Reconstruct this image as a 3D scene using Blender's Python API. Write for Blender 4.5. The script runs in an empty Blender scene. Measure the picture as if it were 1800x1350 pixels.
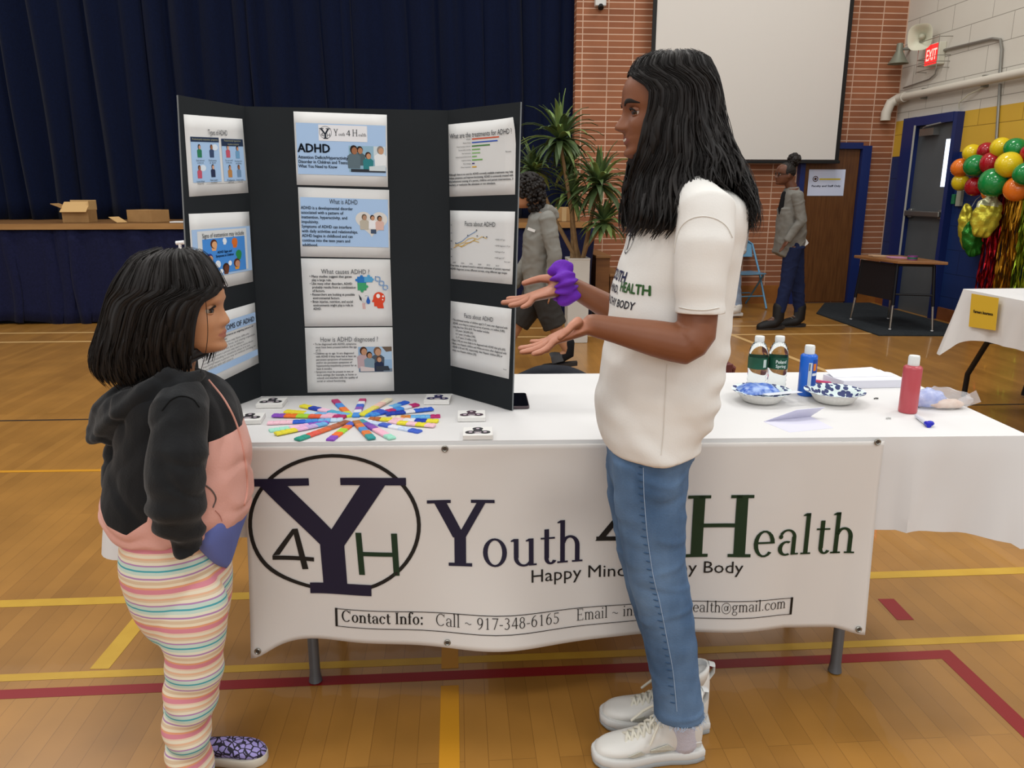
import bpy, bmesh, math, random
import numpy as np
from mathutils import Vector, Matrix, noise
from mathutils.bvhtree import BVHTree

sc = bpy.context.scene
C = sc.collection
PI = math.pi
R = math.radians
random.seed(7)

# ------------------------------------------------------------------ camera, sky, lights, exposure
F, HC, PIT, YAW = 1360.0, 1.345, R(14.1), R(4.1)
cam_d = bpy.data.cameras.new('camera')
cam_d.sensor_width = 36.0
cam_d.lens = F / 1800 * 36.0
cam_d.clip_start = 0.05
cam = bpy.data.objects.new('camera', cam_d)
C.objects.link(cam)
cam.location = (0, 0, HC)
cam.rotation_euler = (PI / 2 - PIT, 0, -YAW)
sc.camera = cam

w = bpy.data.worlds.new('hall_daylight')
sc.world = w
w.use_nodes = True
w.node_tree.nodes['Background'].inputs[0].default_value = (1.0, 0.985, 0.965, 1)
w.node_tree.nodes['Background'].inputs[1].default_value = 0.46


def area(name, loc, size, power, rot=(0, 0, 0), col=(1, 0.975, 0.94)):
    d = bpy.data.lights.new(name, 'AREA')
    d.shape = 'RECTANGLE'
    d.size, d.size_y = size
    d.energy = power
    d.color = col
    o = bpy.data.objects.new(name, d)
    C.objects.link(o)
    o.location = loc
    o.rotation_euler = rot
    return o


for lx in (-4.2, -0.3, 3.4):
    for ly in (-1.5, 3.0, 6.8):
        area('hall_lamp', (lx, ly, 5.6), (1.3, 0.7), 58)
area('window_light', (-1.0, -5.5, 3.6), (7, 2.4), 105, (R(68), 0, 0), (0.97, 0.98, 1.0))
area('side_window_light', (4.6, 1.2, 3.4), (2.0, 3.0), 40, (0, R(62), 0), (0.93, 0.97, 1.0))
sc.view_settings.view_transform = 'Standard'
sc.view_settings.look = 'None'
sc.view_settings.gamma = 1
sc.view_settings.use_curve_mapping = False
sc.view_settings.exposure = 0.17

# ------------------------------------------------------------------ measuring helpers
sY, cY, sP, cP = math.sin(YAW), math.cos(YAW), math.sin(PIT), math.cos(PIT)
fw = np.array([sY * cP, cY * cP, -sP])
rt = np.array([cY, -sY, 0.0])
up = np.cross(rt, fw)
EYE = np.array([0, 0, HC])


def ray(x, y): return fw + rt * (x - 900) / F - up * (y - 675) / F
def Zp(x, y, z=0.0): r = ray(x, y); return Vector(EYE + r * ((z - HC) / r[2]))
def Yp(x, y, Y): r = ray(x, y); return Vector(EYE + r * (Y / r[1]))
def Xp(x, y, X): r = ray(x, y); return Vector(EYE + r * (X / r[0]))


def PD(x, y, d):
    """point at horizontal distance d in front of the photographer -> (right, away, height)"""
    yv = -(y - 675) / F
    k = d / (cP + yv * sP)
    return Vector((k * (x - 900) / F, d, HC + k * (-sP + yv * cP)))


def W(p): return Vector((p[0] * cY + p[1] * sY, -p[0] * sY + p[1] * cY, p[2]))
def PW(x, y, d): return W(PD(x, y, d))


def onplane(x, y, p0, n):
    r = Vector(ray(x, y)); e = Vector(EYE)
    return e + r * ((p0 - e).dot(n) / r.dot(n))


# ------------------------------------------------------------------ mesh building
class MB:
    def __init__(s): s.v = []; s.f = []; s.m = []; s.cur = 0

    def add(s, vs, fs):
        o = len(s.v)
        s.v += [tuple(v) for v in vs]
        s.f += [tuple(i + o for i in f) for f in fs]
        s.m += [s.cur] * len(fs)
        return s

    def box(s, c, size, M=None):
        x, y, z = (q / 2 for q in size)
        vs = [Vector((i * x, j * y, k * z)) for i in (-1, 1) for j in (-1, 1) for k in (-1, 1)]
        if M is not None: vs = [M @ v for v in vs]
        c = Vector(c)
        return s.add([v + c for v in vs], [(0, 1, 3, 2), (4, 6, 7, 5), (0, 4, 5, 1), (2, 3, 7, 6), (0, 2, 6, 4), (1, 5, 7, 3)])

    def loft(s, rings, cap=True):
        n = len(rings[0])
        vs = [p for r in rings for p in r]
        fs = []
        for i in range(len(rings) - 1):
            for j in range(n):
                k = (j + 1) % n
                fs.append((i * n + j, i * n + k, (i + 1) * n + k, (i + 1) * n + j))
        if cap:
            fs.append(tuple(range(n))[::-1])
            fs.append(tuple(range((len(rings) - 1) * n, len(rings) * n)))
        return s.add(vs, fs)

    def tube(s, pts, r, n=8, cap=True, flat=1.0, ref=None, rnd=False):
        pts = [Vector(p) for p in pts]
        m = len(pts)
        rs = r if isinstance(r, (list, tuple)) else [r] * m
        if rnd:                                   # rounded ends
            a = (pts[0] - pts[1]).normalized(); b = (pts[-1] - pts[-2]).normalized()
            pts = [pts[0] + a * rs[0] * 0.85, pts[0] + a * rs[0] * 0.5] + pts + [pts[-1] + b * rs[-1] * 0.5, pts[-1] + b * rs[-1] * 0.85]
            rs = [rs[0] * 0.4, rs[0] * 0.85] + list(rs) + [rs[-1] * 0.85, rs[-1] * 0.4]
            m += 4
        rings = []; nrm = None
        for i, p in enumerate(pts):
            t = (pts[min(i + 1, m - 1)] - pts[max(i - 1, 0)])
            t = t.normalized() if t.length > 1e-9 else Vector((0, 0, 1))
            if nrm is None or ref is not None:
                q = Vector(ref) if ref is not None else (Vector((0, 0, 1)) if abs(t.z) < 0.9 else Vector((1, 0, 0)))
                nrm = (q - t * q.dot(t)).normalized()
            else:
                nrm = (nrm - t * nrm.dot(t)).normalized()
            b = t.cross(nrm)
            rr = rs[i]
            rx, ry = (rr if isinstance(rr, (tuple, list)) else (rr, rr * flat))
            rings.append([p + nrm * (ry * math.cos(2 * PI * j / n)) + b * (rx * math.sin(2 * PI * j / n)) for j in range(n)])
        return s.loft(rings, cap)

    def ell(s, c, r, nu=16, nv=10, M=None):
        c = Vector(c); rings = []
        r = (r, r, r) if isinstance(r, (int, float)) else r
        for i in range(nv + 1):
            a = -PI / 2 + PI * i / nv
            a = max(-PI / 2 + 0.02, min(PI / 2 - 0.02, a))
            ring = []
            for j in range(nu):
                b = 2 * PI * j / nu
                v = Vector((r[0] * math.cos(a) * math.cos(b), r[1] * math.cos(a) * math.sin(b), r[2] * math.sin(a)))
                ring.append((M @ v if M is not None else v) + c)
            rings.append(ring)
        return s.loft(rings)

    def lathe(s, prof, c=(0, 0, 0), n=24, M=None, cap=True):
        c = Vector(c); rings = []
        for r, z in prof:
            ring = [Vector((r * math.cos(2 * PI * j / n), r * math.sin(2 * PI * j / n), z)) for j in range(n)]
            rings.append([(M @ v if M is not None else v) + c for v in ring])
        return s.loft(rings, cap)

    def prism(s, poly, h, fn):
        """polygon in (u,v) extruded by h, mapped through fn(u,v,w)"""
        n = len(poly)
        vs = [fn(u, v, 0) for u, v in poly] + [fn(u, v, h) for u, v in poly]
        fs = [tuple(range(n))[::-1], tuple(range(n, 2 * n))]
        for i in range(n):
            j = (i + 1) % n
            fs.append((i, j, n + j, n + i))
        return s.add(vs, fs)

    def flat(s, poly, fn, w_=0.0):
        return s.add([fn(u, v, w_) for u, v in poly], [tuple(range(len(poly)))])

    def disc(s, cu, cv, ru, rv, fn, w_=0.0, n=20, a0=0, a1=2 * PI):
        return s.flat([(cu + ru * math.cos(a0 + (a1 - a0) * i / n), cv + rv * math.sin(a0 + (a1 - a0) * i / n)) for i in range(n if a1 - a0 > 6.2 else n + 1)], fn, w_)

    def ring(s, cu, cv, ru, rv, tu, tv, fn, w_=0.0, n=48, a0=0, a1=2 * PI):
        vs = []; fs = []
        for i in range(n + 1):
            a = a0 + (a1 - a0) * i / n
            vs.append(fn(cu + ru * math.cos(a), cv + rv * math.sin(a), w_))
            vs.append(fn(cu + (ru - tu) * math.cos(a), cv + (rv - tv) * math.sin(a), w_))
        for i in range(n):
            fs.append((2 * i, 2 * i + 1, 2 * i + 3, 2 * i + 2))
        return s.add(vs, fs)

    def mesh(s, name):
        me = bpy.data.meshes.new(name)
        me.from_pydata(s.v, [], s.f)
        me.polygons.foreach_set('material_index', s.m)
        return me


ROOT = {}


def tag(o, label=None, cat=None, group=None, kind=None):
    if label: o['label'] = label
    if cat: o['category'] = cat
    if group: o['group'] = group
    if kind: o['kind'] = kind
    return o


def thing(name, label, cat, loc=(0, 0, 0), rz=0.0, group=None):
    o = bpy.data.objects.new(name, None)
    o.empty_display_size = 0.1
    C.objects.link(o)
    o.location = loc
    o.rotation_euler = (0, 0, rz)
    ROOT[o.name] = Matrix.Translation(Vector(loc)) @ Matrix.Rotation(rz, 4, 'Z')
    return tag(o, label, cat, group)


def mk(name, mb, mats, parent=None, smooth=True, sharp=42, bev=0.0, label=None, cat=None, group=None, kind=None, matfn=None, base=None):
    """link ONE mesh object; coordinates of mb are world coordinates"""
    me = mb.mesh(name) if isinstance(mb, MB) else mb
    me.name = name
    mats = mats if isinstance(mats, (list, tuple)) else [mats]
    for m in mats: me.materials.append(m)
    if matfn:
        for p in me.polygons: p.material_index = matfn(p.center, p.normal)
    o = bpy.data.objects.new(name, me)
    C.objects.link(o)
    if parent is not None:
        M = ROOT[parent.name]
        ROOT[o.name] = M
        me.transform(M.inverted())
        o.parent = parent
    else:
        n = len(me.vertices)
        co = np.empty(n * 3, 'f'); me.vertices.foreach_get('co', co); co = co.reshape(-1, 3)
        lo, hi = co.min(0), co.max(0)
        b = Vector(base) if base is not None else Vector(((lo[0] + hi[0]) / 2, (lo[1] + hi[1]) / 2, lo[2]))
        me.transform(Matrix.Translation(-b))
        o.location = b
        ROOT[o.name] = Matrix.Translation(b)
    if smooth:
        me.polygons.foreach_set('use_smooth', [True] * len(me.polygons))
        if sharp: me.set_sharp_from_angle(angle=R(sharp))
    me.update()
    if bev:
        bm_ = o.modifiers.new('bevel', 'BEVEL'); bm_.width = bev; bm_.segments = 2; bm_.limit_method = 'ANGLE'; bm_.angle_limit = R(50)
    return tag(o, label, cat, group, kind)


def evaluated(me, mods):
    o = bpy.data.objects.new('tmp', me)
    C.objects.link(o)
    for typ, kw in mods:
        m = o.modifiers.new(typ, typ)
        for k, v in kw.items(): setattr(m, k, v)
    dg = bpy.context.evaluated_depsgraph_get()
    dg.update()
    out = bpy.data.meshes.new_from_object(o.evaluated_get(dg), depsgraph=dg)
    bpy.data.objects.remove(o)
    return out


def fuse(mb, voxel=0.005, smooth=4, dec=None):
    me = mb.mesh('tmp')
    bm = bmesh.new(); bm.from_mesh(me); bmesh.ops.recalc_face_normals(bm, faces=bm.faces); bm.to_mesh(me); bm.free()
    mods = [('REMESH', dict(mode='VOXEL', voxel_size=voxel, adaptivity=0.0))]
    if smooth: mods.append(('SMOOTH', dict(factor=0.5, iterations=smooth)))
    return evaluated(me, mods)


def warp(me, fn):
    """fn(co, normal) -> new co"""
    me.update()
    n = len(me.vertices)
    co = [v.co.copy() for v in me.vertices]
    nr = [v.normal.copy() for v in me.vertices]
    flat = []
    for i in range(n): flat += list(fn(co[i], nr[i]))
    me.vertices.foreach_set('co', flat)
    me.update()
    return me


def bvh_of(me):
    return BVHTree.FromPolygons([v.co.copy() for v in me.vertices], [tuple(p.vertices) for p in me.polygons])


def dup(o, loc=None, rz=None, label=None, parent=None):
    c = o.copy(); C.objects.link(c)
    if parent is not None: c.parent = parent
    ROOT[c.name] = ROOT.get(o.name)
    if loc is not None: c.location = loc
    if rz is not None: c.rotation_euler = (0, 0, rz)
    if label: c['label'] = label
    for ch in list(o.children): dup(ch, parent=c)
    return c


# ------------------------------------------------------------------ materials
def lin(h):
    h = h.lstrip('#')
    out = []
    for i in (0, 2, 4):
        c = int(h[i:i + 2], 16) / 255
        out.append(c / 12.92 if c <= 0.04045 else ((c + 0.055) / 1.055) ** 2.4)
    return (*out, 1.0)


MC = {}


def M(name, hx, rough=0.6, metal=0.0, spec=0.4, var=None, bump=None, coat=0.0, emit=None, trans=0.0, ior=1.45, sheen=0.0, alpha=1.0, stretch=(1, 1, 1), sss=0.0):
    if name in MC: return MC[name]
    m = bpy.data.materials.new(name); m.use_nodes = True
    nt = m.node_tree; b = nt.nodes['Principled BSDF']
    I = b.inputs
    I['Base Color'].default_value = lin(hx)
    I['Roughness'].default_value = rough; I['Metallic'].default_value = metal
    I['Specular IOR Level'].default_value = spec; I['IOR'].default_value = ior
    I['Coat Weight'].default_value = coat; I['Transmission Weight'].default_value = trans
    I['Sheen Weight'].default_value = sheen; I['Alpha'].default_value = alpha
    if sss:
        I['Subsurface Weight'].default_value = sss; I['Subsurface Radius'].default_value = (0.02, 0.008, 0.004); I['Subsurface Scale'].default_value = 0.4
    if emit: I['Emission Color'].default_value = lin(emit[0]); I['Emission Strength'].default_value = emit[1]
    if var or bump:
        tc = nt.nodes.new('ShaderNodeTexCoord'); mp = nt.nodes.new('ShaderNodeMapping')
        mp.inputs['Scale'].default_value = stretch
        nt.links.new(tc.outputs['Object'], mp.inputs['Vector'])
    if var:      # (scale, second colour, amount)
        nz = nt.nodes.new('ShaderNodeTexNoise'); nz.inputs['Scale'].default_value = var[0]; nz.inputs['Detail'].default_value = 4
        nt.links.new(mp.outputs[0], nz.inputs['Vector'])
        cr = nt.nodes.new('ShaderNodeValToRGB')
        cr.color_ramp.elements[0].position = 0.5 - var[2]; cr.color_ramp.elements[1].position = 0.5 + var[2]
        cr.color_ramp.elements[0].color = lin(hx); cr.color_ramp.elements[1].color = lin(var[1])
        nt.links.new(nz.outputs[0], cr.inputs[0]); nt.links.new(cr.outputs[0], I['Base Color'])
    if bump:     # (scale, strength)
        n2 = nt.nodes.new('ShaderNodeTexNoise'); n2.inputs['Scale'].default_value = bump[0]; n2.inputs['Detail'].default_value = 3
        nt.links.new(mp.outputs[0], n2.inputs['Vector'])
        bp = nt.nodes.new('ShaderNodeBump'); bp.inputs['Strength'].default_value = bump[1]; bp.inputs['Distance'].default_value = 0.01
        nt.links.new(n2.outputs[0], bp.inputs['Height']); nt.links.new(bp.outputs[0], I['Normal'])
    MC[name] = m
    return m


def brick_mat(name, c1, c2, mortar, bw, bh, ms, order, offset=0.0, rough=0.8, bump=0.3, noise_amt=0.25, spec=0.3, freq=2, coat=0.0, bias=0.0, squash=1.0, dark=None):
    m = bpy.data.materials.new(name); m.use_nodes = True
    nt = m.node_tree; b = nt.nodes['Principled BSDF']
    b.inputs['Roughness'].default_value = rough; b.inputs['Specular IOR Level'].default_value = spec; b.inputs['Coat Weight'].default_value = coat
    tc = nt.nodes.new('ShaderNodeTexCoord'); sp = nt.nodes.new('ShaderNodeSeparateXYZ'); cb = nt.nodes.new('ShaderNodeCombineXYZ')
    nt.links.new(tc.outputs['Object'], sp.inputs[0])
    for i, ax in enumerate(order): nt.links.new(sp.outputs[ax], cb.inputs[i])
    br = nt.nodes.new('ShaderNodeTexBrick')
    br.offset = offset; br.offset_frequency = freq
    br.inputs['Color1'].default_value = lin(c1); br.inputs['Color2'].default_value = lin(c2); br.inputs['Mortar'].default_value = lin(mortar)
    br.inputs['Scale'].default_value = 1.0; br.inputs['Mortar Size'].default_value = ms; br.inputs['Brick Width'].default_value = bw; br.inputs['Row Height'].default_value = bh
    br.inputs['Bias'].default_value = bias; br.inputs['Mortar Smooth'].default_value = 0.3
    nt.links.new(cb.outputs[0], br.inputs['Vector'])
    nz = nt.nodes.new('ShaderNodeTexNoise'); nz.inputs['Scale'].default_value = 3.0; nz.inputs['Detail'].default_value = 5
    nt.links.new(cb.outputs[0], nz.inputs['Vector'])
    mx = nt.nodes.new('ShaderNodeMix'); mx.data_type = 'RGBA'; mx.blend_type = 'OVERLAY'; mx.inputs['Factor'].default_value = noise_amt
    nt.links.new(br.outputs['Color'], mx.inputs['A']); nt.links.new(nz.outputs['Fac'], mx.inputs['B'])
    nt.links.new(mx.outputs['Result'], b.inputs['Base Color'])
    bp = nt.nodes.new('ShaderNodeBump'); bp.inputs['Strength'].default_value = bump; bp.inputs['Distance'].default_value = 0.004; bp.invert = True
    nt.links.new(br.outputs['Fac'], bp.inputs['Height']); nt.links.new(bp.outputs[0], b.inputs['Normal'])
    return m


def blank(hx): return M('flat ' + hx, '#' + hx, 0.6, 0, 0.2)


# ------------------------------------------------------------------ lettering
TXT = {}


def text2d(s_, size=1.0):
    """outline of a sans line as triangles in (u,v); returns verts, faces, width"""
    if s_ not in TXT:
        cu = bpy.data.curves.new('t', 'FONT'); cu.body = s_; cu.size = 1.0; cu.resolution_u = 2; cu.fill_mode = 'FRONT'
        o = bpy.data.objects.new('t', cu); C.objects.link(o)
        dg = bpy.context.evaluated_depsgraph_get(); dg.update()
        me = bpy.data.meshes.new_from_object(o.evaluated_get(dg), depsgraph=dg)
        vs = [(v.co.x, v.co.y) for v in me.vertices]; fs = [tuple(p.vertices) for p in me.polygons]
        bpy.data.objects.remove(o); bpy.data.curves.remove(cu); bpy.data.meshes.remove(me)
        x1 = max((v[0] for v in vs), default=0); TXT[s_] = (vs, fs, x1)
    vs, fs, x1 = TXT[s_]
    return [(x * size, y * size) for x, y in vs], fs, x1 * size


def put_text(mb, s_, u, v, size, fn, w_=0.0, align='L', width=None, grow=0.0):
    """text with its baseline starting at (u,v); v runs up"""
    vs, fs, x1 = text2d(s_, size)
    k = (width / x1) if (width and x1) else 1.0
    off = 0 if align == 'L' else (-x1 * k / 2 if align == 'C' else -x1 * k)
    mb.add([fn(u + off + x * k, v + y, w_) for x, y in vs], fs)
    if grow:
        for du, dv in ((grow, 0), (-grow, 0), (0, grow), (0, -grow)):
            mb.add([fn(u + off + x * k + du, v + y + dv, w_) for x, y in vs], fs)


# --- a small serif alphabet made of stems, bowls and serifs (em = 1, cap height .70, x-height .46)
def serif_glyph(ch, B=1.0):
    T, H_, S, K = 0.085 * B, 0.035 * (0.6 + 0.4 * B), 0.055, 0.030 * (0.5 + 0.5 * B)
    P = []
    def rect(x0, y0, x1, y1):
        n = max(1, int(max(abs(y1 - y0), abs(x1 - x0)) / 0.12))
        for i in range(n):
            if abs(y1 - y0) > abs(x1 - x0): P.append([(x0, y0 + (y1 - y0) * i / n), (x1, y0 + (y1 - y0) * i / n), (x1, y0 + (y1 - y0) * (i + 1) / n), (x0, y0 + (y1 - y0) * (i + 1) / n)])
            else: P.append([(x0 + (x1 - x0) * i / n, y0), (x0 + (x1 - x0) * (i + 1) / n, y0), (x0 + (x1 - x0) * (i + 1) / n, y1), (x0 + (x1 - x0) * i / n, y1)])
    def dg(x0, y0, x1, y1, t):
        n = 6
        for i in range(n):
            a, b = i / n, (i + 1) / n
            P.append([(x0 + (x1 - x0) * a - t / 2, y0 + (y1 - y0) * a), (x0 + (x1 - x0) * a + t / 2, y0 + (y1 - y0) * a),
                      (x0 + (x1 - x0) * b + t / 2, y0 + (y1 - y0) * b), (x0 + (x1 - x0) * b - t / 2, y0 + (y1 - y0) * b)])
    def arc(cx, cy, rx, ry, a0, a1, tx=None, ty=None, n=16):
        tx = T if tx is None else tx; ty = H_ if ty is None else ty
        a0, a1 = R(a0), R(a1)
        for i in range(n):
            a, b = a0 + (a1 - a0) * i / n, a0 + (a1 - a0) * (i + 1) / n
            P.append([(cx + rx * math.cos(a), cy + ry * math.sin(a)), (cx + rx * math.cos(b), cy + ry * math.sin(b)),
                      (cx + (rx - tx) * math.cos(b), cy + (ry - ty) * math.sin(b)), (cx + (rx - tx) * math.cos(a), cy + (ry - ty) * math.sin(a))])
    def dot(cx, cy, r_):
        P.append([(cx + r_ * math.cos(2 * PI * i / 12), cy + r_ * math.sin(2 * PI * i / 12)) for i in range(12)])
    def foot(x, y=0.0): rect(x - T / 2 - S, y, x + T / 2 + S, y + K)
    def top(x, y): rect(x - T / 2 - S, y - K, x + T / 2 + S, y)
    def flag(x, y): P.append([(x - T / 2 - S, y - K * 1.6), (x - T / 2, y - K * 1.6), (x - T / 2 + 0.001, y), (x - T / 2 - S, y - K)]); P.append([(x - T / 2, y - 0.05), (x + T / 2, y - 0.05), (x + T / 2, y), (x - T / 2, y)])
    def stem(x, y0, y1): rect(x - T / 2, y0, x + T / 2, y1)
    X, A, CP = 0.46, 0.74, 0.70
    w_ = 0.5
    if ch == ' ': w_ = 0.26
    elif ch == 'I': stem(.16, 0, CP); foot(.16); top(.16, CP); w_ = .32
    elif ch == 'H':
        for x in (.16, .58): stem(x, 0, CP); foot(x); top(x, CP)
        rect(.16, CP * .48, .58, CP * .48 + H_ * 1.1); w_ = .74
    elif ch == 'Y':
        dg(.31, .30, .13, CP, T * 1.05); dg(.33, .30, .53, CP, T * .75); stem(.32, 0, .33); foot(.32); top(.13, CP); top(.53, CP); w_ = .66
    elif ch == 'E':
        stem(.16, 0, CP); rect(.06, CP - K, .52, CP); rect(.06, 0, .54, K); rect(.16, .34, .42, .34 + K); rect(.52 - K, CP - .13, .52, CP); rect(.54 - K, 0, .54, .14); rect(.42 - K, .29, .42, .42); w_ = .6
    elif ch == 'C': arc(.36, CP / 2, .31, CP / 2 + .01, 42, 318); rect(.585, CP - .2, .585 + K, CP); w_ = .68
    elif ch == 'o': arc(.25, X / 2, .215, X / 2 + .01, 0, 360, n=24)
    elif ch == 'c': arc(.24, X / 2, .205, X / 2 + .01, 45, 320); dot(.38, X - .1, T * .5); w_ = .44
    elif ch == 'e': arc(.24, X / 2, .205, X / 2 + .01, 0, 318); rect(.06, X / 2, .44, X / 2 + H_); w_ = .47
    elif ch == 'a':
        arc(.21, .125, .165, .135, 60, 300); stem(.355, .02, .33); arc(.22, .31, .178, .16, 0, 150, tx=T * .8); dot(.09, .34, T * .5); rect(.31, 0, .46, K); w_ = .47
    elif ch == 'u':
        stem(.13, .14, X); arc(.27, .15, .182, .16, 180, 330, tx=T * .9); stem(.40, 0, X); flag(.13, X); flag(.40, X); rect(.36, 0, .50, K); w_ = .52
    elif ch in 'nmhr':
        x = .12; stem(x, 0, A if ch == 'h' else X); foot(x); flag(x, A if ch == 'h' else X)
        for q in ([.39] if ch in 'nh' else ([.37, .62] if ch == 'm' else [])):
            arc(q - .135, X - .17, .135 + T / 2, .18, 0, 160, tx=T, ty=H_ * 1.2); stem(q, 0, X - .16); foot(q)
        if ch == 'r': arc(.27, X - .15, .15, .16, 40, 160); dot(.35, X - .06, T * .55)
        w_ = {'n': .51, 'h': .51, 'm': .75, 'r': .38}[ch]
    elif ch == 't': stem(.16, .1, .60); rect(.05, X - K, .31, X); arc(.235, .11, .118, .12, 180, 330, tx=T * .9); w_ = .33
    elif ch == 'l': stem(.13, 0, A); foot(.13); flag(.13, A); w_ = .26
    elif ch == 'i': stem(.13, 0, X); foot(.13); flag(.13, X); dot(.13, .63, T * .62); w_ = .26
    elif ch == 'f': stem(.15, 0, .58); foot(.15); arc(.25, .58, .1 + T / 2, .16, 40, 180); rect(.04, X - K, .28, X); dot(.34, .67, T * .5); w_ = .32
    elif ch == 'g': arc(.21, .30, .17, .16, 0, 360, n=20); arc(.22, -.08, .19, .13, 0, 360, n=20, tx=T * .7); dg(.12, .02, .12, .17, T * .6); rect(.33, .41, .44, .41 + H_ * 1.4); w_ = .47
    elif ch == '4': dg(.06, .17, .33, .64, T * .6); rect(.04, .17, .48, .17 + H_ * 1.3); stem(.35, 0, .65); w_ = .5
    elif ch == '9': arc(.25, .43, .19, .21, 0, 360, n=20); arc(.13, .40, .31, .42, 270, 360, tx=T); w_ = .5
    elif ch == '6': arc(.25, .21, .19, .22, 0, 360, n=20); arc(.37, .24, .31, .42, 90, 180, tx=T); w_ = .5
    elif ch == '8': arc(.25, .49, .16, .155, 0, 360, n=20, tx=T * .8); arc(.25, .18, .19, .19, 0, 360, n=20); w_ = .5
    elif ch == '3': arc(.22, .49, .17, .155, -90, 140, tx=T * .9); arc(.21, .18, .20, .19, -140, 90); w_ = .5
    elif ch == '5': rect(.12, .36, .12 + H_, .64); rect(.12, .64 - K * 1.6, .42, .64); arc(.21, .20, .21, .21, -140, 115); w_ = .5
    elif ch == '1': stem(.25, 0, .65); foot(.25); dg(.13, .54, .24, .64, T * .5); w_ = .5
    elif ch == '7': rect(.06, .64 - K * 1.6, .46, .64); dg(.19, 0, .43, .63, T * .8); w_ = .5
    elif ch == '-': rect(.04, .22, .27, .22 + H_ * 1.2); w_ = .31
    elif ch == '~': arc(.17, .22, .12, .10, 20, 160, tx=H_, ty=H_); arc(.37, .30, .12, .10, 200, 340, tx=H_, ty=H_); w_ = .56
    elif ch == ':': dot(.12, .05, T * .6); dot(.12, .40, T * .6); w_ = .26
    elif ch == '.': dot(.11, .05, T * .6); w_ = .24
    elif ch == '@': arc(.38, .25, .34, .36, -60, 300, tx=H_, ty=H_, n=26); arc(.36, .25, .14, .16, 0, 360, tx=H_ * 1.4, n=16); dg(.49, .12, .51, .42, H_ * 1.6); w_ = .78
    return P, w_


def put_serif(mb, s_, u, v, size, fn, w_=0.0, B=1.0, width=None, rise=0.0, hk=1.0):
    tot = sum(serif_glyph(c, B)[1] for c in s_) * size
    k = width / tot if width else 1.0
    x = 0.0
    for c in s_:
        P, gw = serif_glyph(c, B)
        for poly in P:
            mb.add([fn(u + (x + px * size) * k, v + py * size * hk + rise * ((x + px * size) * k), w_) for px, py in poly], [tuple(range(len(poly)))])
        x += gw * size
    return tot * k
# ================================================================== THE SETTING
XR, YB = 5.15, 9.15
m_floor = brick_mat('maple strip floor', '#a37435', '#976a2f', '#7d5626', 1.6, 0.058, 0.0008, (1, 0, 2), 0.37, 0.3, 0.05, 0.35, 0.5, 3, 0.25)
m_yel = M('court yellow paint', '#c9a23c', 0.35, var=(9, '#b9902f', 0.3)); m_red = M('court red paint', '#8a1f22', 0.35); m_org = M('court orange paint', '#c58a24', 0.35)
m_blk = M('court black paint', '#2a2320', 0.4); m_tan = M('court tan paint', '#d0aa70', 0.35)
fl = MB()
fl.add([(-9, -4, 0), (5.2, -4, 0), (5.2, 9.2, 0), (-9, 9.2, 0)], [(0, 1, 2, 3)])


def strip(x0, y0, x1, y1, wd, mi, z=0.0006):
    fl.cur = mi
    d = Vector((x1 - x0, y1 - y0)).normalized(); n = Vector((-d.y, d.x)) * wd / 2
    fl.add([(x0 - n.x, y0 - n.y, z), (x1 - n.x, y1 - n.y, z), (x1 + n.x, y1 + n.y, z), (x0 + n.x, y0 + n.y, z)], [(0, 1, 2, 3)])


strip(-6, 2.045, 5, 2.0, .034, 1); strip(-6, 2.475, 5, 2.41, .048, 1, .0007)
strip(-1.05, 2.05, -1.03, 2.44, .055, 1, .0008)
strip(-6, 1.955, 1.46, 1.945, .042, 2); strip(1.437, 1.966, 1.43, -2, .05, 2, .0007)
strip(-.038, 1.9, -.036, 0.9, .05, 3, .0008); strip(-.04, 2.2, -.038, 1.98, .05, 3, .0009)
strip(-6, 4.70, 5, 4.55, .022, 4, .0006); strip(-6, 3.88, 0, 3.68, .03, 3, .0009)
strip(-6, 7.25, 5, 7.08, .05, 5); strip(-6, 7.72, 5, 7.55, .05, 5)
strip(2.58, 7.4, 3.09, 3.35, .05, 5, .0009)
a_, b_ = Zp(1557, 1053), Zp(1592, 1090)
strip(a_.x, a_.y, b_.x, b_.y, .055, 2, .0009)
mk('floor', fl, [m_floor, m_yel, m_red, m_org, m_blk, m_tan], smooth=False, kind='structure', base=(0, 0, 0))

m_brick = brick_mat('long red brick stack bond', '#966042', '#875338', '#c4a38c', .285, .0655, .0065, (0, 2, 1), 0.0, 0.75, 0.5, 0.3)
wb = MB(); wb.box(((1.366 + 5.5) / 2, YB + .2, 2.4), (5.5 - 1.366, .4, 4.8))
mk('wall_back', wb, m_brick, smooth=False, kind='structure')
bn = MB(); bn.box((-3.8, YB + .9, 2.4), (10.4, .1, 4.8)); mk('wall_stage', bn, M('dark stage wall', '#15151c', 0.9), smooth=False, kind='structure')

m_wht = brick_mat('white painted block', '#c9c4b9', '#c6c1b6', '#8f8a80', .62, .245, .004, (1, 2, 0), 0.5, 0.55, 0.4, 0.06)
m_ylw = brick_mat('yellow painted block', '#c9a238', '#c49c33', '#8c6d20', .62, .245, .004, (1, 2, 0), 0.5, 0.5, 0.4, 0.06)
m_blu = brick_mat('blue painted block', '#1b3163', '#1a2f60', '#142549', .62, .245, .004, (1, 2, 0), 0.5, 0.45, 0.4, 0.06)
wr = MB()
for mi, z0, z1 in ((0, 2.115, 4.8), (1, 1.72, 2.115), (2, 0, 1.72)):
    wr.cur = mi; wr.box((XR + .15, 5.5, (z0 + z1) / 2), (.3, 7.3, z1 - z0))
mk('wall_right', wr, [m_wht, m_ylw, m_blu], smooth=False, kind='structure')
m_bb = M('brown base tile', '#8a5430', 0.35, var=(6, '#6f3d20', 0.25))
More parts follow.
